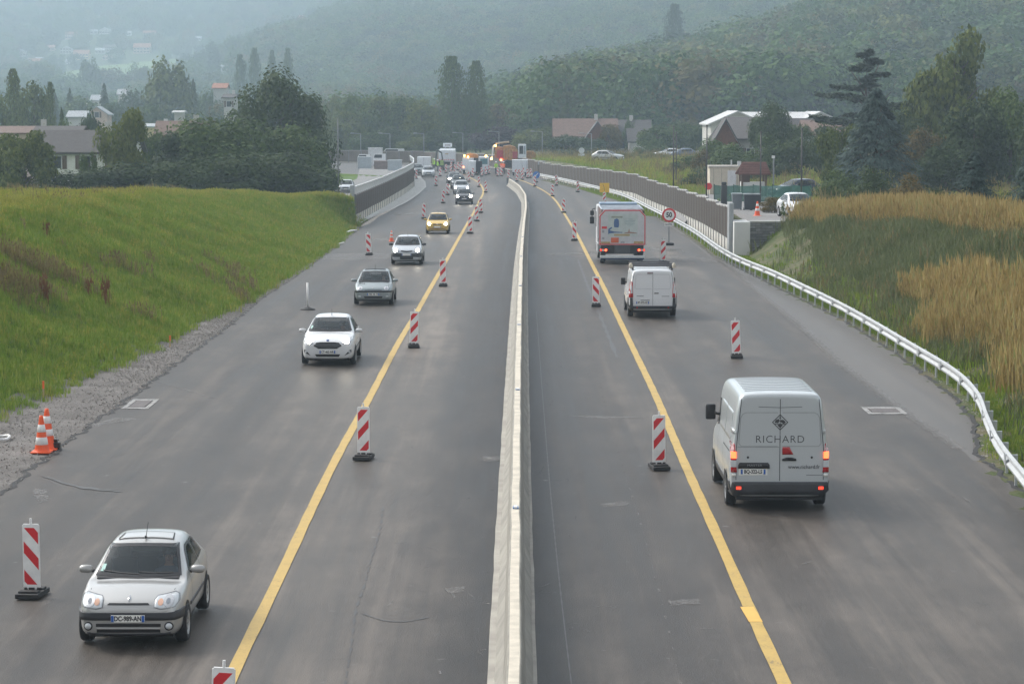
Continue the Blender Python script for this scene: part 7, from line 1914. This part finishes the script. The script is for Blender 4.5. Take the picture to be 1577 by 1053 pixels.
# ------------------------------------------------------------------ uncountable things: woods, grass, reeds
def scatter(name, label, cat, pts, rot, scl, idx, protos):
    """one object: points that carry instances of unlinked prototypes"""
    me = bpy.data.meshes.new(name); k = len(pts)
    me.vertices.add(k); me.vertices.foreach_set('co', np.asarray(pts, np.float32).ravel())
    for nm, ty, arr in (('rot', 'FLOAT_VECTOR', rot), ('scl', 'FLOAT_VECTOR', scl)):
        a = me.attributes.new(nm, ty, 'POINT'); a.data.foreach_set('vector', np.asarray(arr, np.float32).ravel())
    a = me.attributes.new('idx', 'INT', 'POINT'); a.data.foreach_set('value', np.asarray(idx, np.int32))
    o = bpy.data.objects.new(name, me); COL.objects.link(o)
    ng = bpy.data.node_groups.new(name, 'GeometryNodeTree')
    ng.interface.new_socket('Geometry', in_out='INPUT', socket_type='NodeSocketGeometry'); ng.interface.new_socket('Geometry', in_out='OUTPUT', socket_type='NodeSocketGeometry')
    gi, go = ng.nodes.new('NodeGroupInput'), ng.nodes.new('NodeGroupOutput')
    ip = ng.nodes.new('GeometryNodeInstanceOnPoints'); jn = ng.nodes.new('GeometryNodeJoinGeometry')
    ng.links.new(gi.outputs[0], ip.inputs['Points']); ip.inputs['Pick Instance'].default_value = True
    for pm in reversed(protos):
        po = bpy.data.objects.new(name+'_kind', pm)
        oi = ng.nodes.new('GeometryNodeObjectInfo'); oi.inputs['Object'].default_value = po; oi.inputs['As Instance'].default_value = True
        ng.links.new(oi.outputs['Geometry'], jn.inputs[0])
    ng.links.new(jn.outputs[0], ip.inputs['Instance'])
    for nm, ty, sk in (('rot', 'FLOAT_VECTOR', 'Rotation'), ('scl', 'FLOAT_VECTOR', 'Scale'), ('idx', 'INT', 'Instance Index')):
        na = ng.nodes.new('GeometryNodeInputNamedAttribute'); na.data_type = ty; na.inputs['Name'].default_value = nm
        if sk == 'Rotation':
            er = ng.nodes.new('FunctionNodeEulerToRotation'); ng.links.new(na.outputs['Attribute'], er.inputs[0]); ng.links.new(er.outputs[0], ip.inputs[sk])
        else: ng.links.new(na.outputs['Attribute'], ip.inputs[sk])
    ng.links.new(ip.outputs[0], go.inputs[0])
    md = o.modifiers.new('scatter', 'NODES'); md.node_group = ng
    return stuff(o, label, cat)
F_w = [fol('wood_green', (0.042,0.090,0.020), (0.095,0.155,0.035)), fol('wood_dark', (0.022,0.045,0.018), (0.045,0.070,0.025)), fol('wood_olive', (0.075,0.098,0.026), (0.14,0.155,0.045)), fol('wood_rust', (0.08,0.075,0.025), (0.15,0.125,0.04))]
woodm = [crown('wood', 'round', 2200, 71, F_w[0], .030), crown('wood', 'round', 2200, 72, F_w[1], .030), crown('wood', 'round', 2200, 73, F_w[2], .030), crown('wood', 'round', 2200, 75, F_w[3], .030), crown('wood', 'conifer', 500, 74, F_w[1], .08), crown('wood', 'round', 2200, 76, F_w[0], .030)]
G2 = np.random.default_rng(11)
def wood(name, label, y0, y1, u0, u1, n, hmin, hmax, cond, wts=(.30,.17,.22,.10,.0,.21)):
    y = np.sqrt(G2.uniform(y0**2, y1**2, n)); u = G2.uniform(u0, u1, n); x = u*y
    px = CX+FPX*u; z = zg(x, y); v = (HCAM-z)/y; py = YH+v*FPX
    k = cond(px, py, x, y)
    for hx, hy, hw_ in keep: k &= ~((np.abs(px-hx) < hw_*.5+5) & (py > hy-3) & (py < hy+11) & (y > 900))
    x, y, z = x[k], y[k], z[k]; m = len(x)
    h = G2.uniform(hmin, hmax, m); w = h*G2.uniform(.75, 1.35, m)
    idx = G2.choice(6, m, p=wts); w = np.where(idx == 4, h*.42, w); h = np.where(idx == 4, h*1.2, h)
    return scatter(name, label, 'wood', np.stack([x, y, z-.8], 1), np.stack([0*x, 0*x, G2.uniform(0, 6.28, m)], 1), np.stack([w, w, h], 1), idx, woodm)
fpoly = np.array(fieldpx)
def nofield(px, py):
    ok = np.ones(len(px), bool)
    for i in range(len(px)):
        if 60 < px[i] < 345 and 85 < py[i] < 140 and inside(px[i], py[i]-2, fieldpx): ok[i] = False
        if 60 < px[i] < 345 and 118 < py[i] < 146 and inside(px[i], py[i]-11, fieldpx): ok[i] = False
    return ok
wood('wooded_hill', 'mixed green wood covering the slope behind the houses on the right', 490, 960, -.02, .34, 2700, 12, 21, lambda px, py, x, y: px > np.interp(y, [490, 620, 960], [850, 800, 765]))
wood('valley_wood', 'hazy trees spread over the flat valley floor', 560, 1250, -.36, .06, 2600, 8, 14, lambda px, py, x, y: (G2.uniform(size=len(px)) < np.where(px < 500, .42, .9)) & (y > np.where(px < 360, 800, 540)))
wood('hill_forest', 'hazy forest on the middle hill across the valley', 1000, 1950, -.10, .36, 9500, 11, 18, lambda px, py, x, y: px > np.interp(y, [1000, 1950], [420, 380]))
wood('far_forest', 'pale hazy woods on the farthest hillside', 1250, 4300, -.38, .38, 21000, 11, 20, lambda px, py, x, y: nofield(px, py) & ((G2.uniform(size=len(px)) < np.where(px < 330, .62, 1)) & ((px < 470) | (y > 1800))))

# grass on the two banks
def blades(name, n, h, spread, w, seed, mat, lean=.35, head=0):
    g = np.random.default_rng(seed); V, F = [], []
    for i in range(n):
        a = g.uniform(0, 6.28); r = spread*g.uniform(0, 1)**.5; x, y = r*math.cos(a), r*math.sin(a); hh = h*g.uniform(.55, 1.15); b_ = g.uniform(0, 6.28); l = lean*hh*g.uniform(.2, 1)
        c = g.uniform(0, 3.14); dx, dy = math.cos(c)*w/2, math.sin(c)*w/2; o = len(V)
        V += [(x-dx, y-dy, -.03), (x+dx, y+dy, -.03), (x+dx*.8+math.cos(b_)*l*.35, y+dy*.8+math.sin(b_)*l*.35, hh*.6), (x-dx*.8+math.cos(b_)*l*.35, y-dy*.8+math.sin(b_)*l*.35, hh*.6), (x+math.cos(b_)*l, y+math.sin(b_)*l, hh)]
        F += [(o, o+1, o+2, o+3), (o+3, o+2, o+4)]
        if head and g.uniform() < head:
            o = len(V); k = w*1.6; cx_, cy_ = x+math.cos(b_)*l, y+math.sin(b_)*l
            V += [(cx_-k, cy_, hh*.78), (cx_, cy_+k*.6, hh*.85), (cx_+k, cy_, hh*.80), (cx_+.01, cy_, hh*1.1)]; F += [(o, o+1, o+3), (o+1, o+2, o+3)]
    me = bpy.data.meshes.new(name); me.from_pydata(V, [], F); me.materials.append(mat); return me
B_grn = leafmat('grass_blades', [(0.085,0.165,0.02), (0.13,0.225,0.028), (0.19,0.28,0.04), (0.33,0.35,0.075)], .6, .3); B_yel = leafmat('yellow_blades', [(0.16,0.19,0.035), (0.28,0.28,0.055), (0.40,0.37,0.08)], .6, .3)
B_dry = leafmat('dry_blades', [(0.14,0.115,0.05), (0.21,0.17,0.075), (0.29,0.235,0.11)], .7, .25); B_rust = leafmat('rust_stems', [(0.13,0.065,0.03), (0.20,0.10,0.045)], .7, .1)
B_drk = leafmat('dark_weeds', [(0.075,0.10,0.038), (0.115,0.145,0.058), (0.19,0.20,0.10)], .6, .25); B_reed = leafmat('reed_blades', [(0.20,0.155,0.055), (0.34,0.25,0.095), (0.46,0.35,0.15), (0.27,0.28,0.10)], .7, .3)
gp = [blades('g', 16, .20, .22, .022, 1, B_grn), blades('g', 14, .30, .25, .022, 2, B_grn), blades('g', 14, .34, .22, .022, 3, B_yel, head=.3), blades('g', 14, .55, .3, .022, 4, B_dry, .25, .6), blades('g', 10, .9, .14, .035, 5, B_rust, .15, .8)]
def fbm(x, y, s, seed): return .5+.5*(np.sin(x*s+seed+1.7*np.sin(y*s*.7+seed*2))*np.sin(y*s*1.1+seed*3+1.3*np.sin(x*s*.6-seed)))
def bank(side, n, y0, y1, dmax, clump, label, name, protos, pick, sc):
    y = np.sqrt(G2.uniform(y0**2, y1**2, n)); d = dmax*G2.uniform(0, 1, n)**.9
    x = X_fl(y)-d if side < 0 else X_fr(y)+d
    if side < 0: x += .5*(G2.uniform(size=n) < .3)*G2.uniform(0, 1, n)
    k = (np.abs(x/y) < .30)
    idx, s, ok = pick(x, y, d); k &= ok
    x, y, s, idx = x[k], y[k], s[k], idx[k]; m = len(x); z = zg(x, y)
    sz = s*G2.uniform(.75, 1.25, m)
    return scatter(name, label, 'grass', np.stack([x, y, z], 1), np.stack([G2.normal(size=m)*.12, G2.normal(size=m)*.12, G2.uniform(0, 6.28, m)], 1), np.stack([sz, sz, sz], 1), idx, protos)
def pickL(x, y, d):
    f = fbm(x, y, .35, 1.0); g = fbm(x, y, .9, 2.3); r = G2.uniform(size=len(x))
    top = d/np.maximum(wL(y), .5)
    idx = np.where(r < .5, 0, 1)
    idx = np.where((r > .965-.22*ss(.8, 1.15, top)-.06*(g > .8)), 2, idx)
    px = CX+FPX*x/y; py = YH+(HCAM-zg(x, y))/y*FPX
    brown = ss(.42, .8, fbm(x, y, .5, 5))*np.exp(-((px-20)/75)**2-((py-428)/34)**2)*.55+.10*(fbm(x, y, .7, 8) > .78)*((py > 400) & (px > 120) & (px < 400) & (py < 500))
    idx = np.where(G2.uniform(size=len(x)) < brown, 3, idx)
    rust = (np.exp(-((px-68)/7)**2-((py-465)/14)**2)+.6*np.exp(-((px-158)/7)**2-((py-470)/10)**2)+.5*np.exp(-((px-120)/4)**2-((py-505)/8)**2)+.5*np.exp(-((px-137)/4)**2-((py-463)/8)**2)+.5*np.exp(-((px-72)/8)**2-((py-362)/14)**2)) > G2.uniform(size=len(x))*1.3+.2
    idx = np.where(rust & (G2.uniform(size=len(x)) < .35), 4, idx)
    return idx, .72+.38*f, r > -1
bank(-1, 135000, 55, 206, 13, 1, 'green grass with yellow and brown tufts covering the left bank', 'bank_grass', gp, pickL, 1)
bank(-1, 45000, 95, 205, 60, 1, 'thin yellow-green grass on the flat field above the left bank', 'field_grass', gp, lambda x, y, d: (np.where(G2.uniform(size=len(x)) < .5, 2, np.where(G2.uniform(size=len(x)) < .94, 1, 3)), .8+.3*fbm(x, y, .3, 4), d > 8), 1)
rp = [blades('r', 14, .32, .25, .026, 11, B_drk, .5), blades('r', 12, .5, .28, .03, 12, B_drk, .5), blades('r', 15, .95, .24, .022, 13, B_reed, .18, .7), blades('r', 12, .8, .3, .024, 14, B_dry, .3, .6), blades('r', 14, .22, .25, .024, 15, B_grn, .5), blades('r', 14, 1.2, .25, .024, 16, B_reed, .15, .8)]
def pickR(x, y, d):
    px = CX+FPX*x/y; py = YH+(HCAM-zg(x, y))/y*FPX; r = G2.uniform(size=len(x)); f = fbm(x, y, .45, 7.0); g = fbm(x, y, 1.1, 3.0)
    idx = np.where(r < .55, 0, 1); idx = np.where((r > .985) & (f > .45), 3, idx)
    low = d < 1.8; idx = np.where(low & (r < .8), 4, idx)
    topd = d/np.maximum(wR(y), .3)
    reed1 = (topd > .93) & (y < 141)
    patch2 = (px > 1430+26*np.sin(py*.09)+18*np.sin(py*.21+2)) & (py > 455+50*(f-.5)-.10*(px-1440)) & (py < 600+.15*(px-1450)) & (d > 1.5+3*(g-.5)) & (topd < .97)
    reed1 &= (px < 1700) & (py > 306+.19*np.maximum(0, px-1290)+8*(g-.5)); idx = np.where(reed1 & (r < .85), np.where(r < .5, 2, 5), idx); idx = np.where(patch2 & (r < .88), np.where(r < .35, 5, 2), idx)
    grn = (y < 68) & ~patch2; idx = np.where(grn & (r < .8), 4, idx)
    bare = (f > .64) & (topd < .8) & (y < 140) & ~patch2
    ok = ~((py < 300+.19*np.maximum(0, px-1290)) & (px > 1320)) & ~(bare & (G2.uniform(size=len(x)) < .8)) & ((y < 141.5))
    ok &= ~((y > 116) & (topd < .85) & (px < 1260) & (G2.uniform(size=len(x)) < .93))
    return idx, np.where((idx == 2) | (idx == 5), .80+.25*f, .85+.6*f), ok
bank(1, 62000, 44, 142, 17, 1, 'weeds, bare patches and tall brown reeds covering the right bank', 'bank_weeds', rp, pickR, 1)
bank(1, 26000, 143, 420, 30, 1, 'rough grass on the yard edge and meadow behind the right noise wall', 'meadow_grass', [rp[4], rp[3], gp[2]], lambda x, y, d: (G2.choice(3, len(x), p=[.80,.03,.17]), 1.2+.6*fbm(x, y, .3, 2), (d > np.where(y < 186, 5.5, 1.0)) & ~((y > 187) & (y < 207) & (x > 12.5) & (x < 21.5))), 1)
# verge weeds under the rail, stones on the gravel shoulder
n = 15000; y = np.sqrt(G2.uniform(50**2, 290**2, n)); t_ = G2.uniform(0, 1, n); xa = X_er(y)+.25; xb = X_fr(y)+.1; x = xa+(xb-xa)*t_**.8
scatter('verge_grass', 'short green grass under the guard rail', 'grass', np.stack([x, y, zroad(y)], 1), np.stack([0*x, 0*x, G2.uniform(0, 6.28, n)], 1), np.tile(G2.uniform(.5, .9, n)[:, None], (1, 3)), G2.choice(2, n), [gp[0], rp[4]])
def pebble(seed):
    b = bmesh.new(); bmesh.ops.create_icosphere(b, subdivisions=1, radius=.05); rs_ = random.Random(seed)
    for v in b.verts: v.co *= rs_.uniform(.6, 1.2); v.co.z *= .6
    me = bpy.data.meshes.new('pebble'); b.to_mesh(me); b.free(); me.materials.append(flat('pebble_grey', (0.27,0.25,0.23), .85, var=.5, scale=1.5)); return me
n = 26000; y = np.sqrt(G2.uniform(48**2, 186**2, n)); t_ = G2.uniform(0, 1, n); xa = X_fl(y)+.1; xb = X_el(y)+.1; x = xa+(xb-xa)*t_
s_ = G2.uniform(.2, .75, n)**2+.10
scatter('loose_stones', 'loose grey stones scattered on the gravel shoulder', 'stones', np.stack([x, y, zroad(y)+.01], 1), G2.uniform(0, 6.28, (n, 3)), np.tile(s_[:, None], (1, 3)), G2.choice(2, n), [pebble(1), pebble(2)])
n = 4000; y = np.sqrt(G2.uniform(44**2, 150**2, n)); x = X_er(y)+.05+np.abs(G2.normal(size=n))*.22; s_ = G2.uniform(.3, 1.0, n)**2+.15
scatter('edge_stones', 'loose stones along the broken right asphalt edge', 'stones', np.stack([x, y, zroad(y)-.02], 1), G2.uniform(0, 6.28, (n, 3)), np.tile(s_[:, None], (1, 3)), G2.choice(2, n), [pebble(1), pebble(2)])

# ------------------------------------------------------------------ haze
hz = MB().box(-2300, 2300, -12, 5600, -3.0, 405).build('haze', bpy.data.materials.new('haze_air'))
hm = hz.data.materials[0]; hm.use_nodes = True; hm.node_tree.nodes.clear()
pv = hm.node_tree.nodes.new('ShaderNodeVolumePrincipled'); ho = hm.node_tree.nodes.new('ShaderNodeOutputMaterial')
pv.inputs['Color'].default_value = (0.68, 0.86, 1.0, 1); pv.inputs['Density'].default_value = 0.00041; pv.inputs['Anisotropy'].default_value = 0.0
hm.node_tree.links.new(pv.outputs[0], ho.inputs['Volume'])
stuff(hz, 'pale haze filling the valley', 'haze')
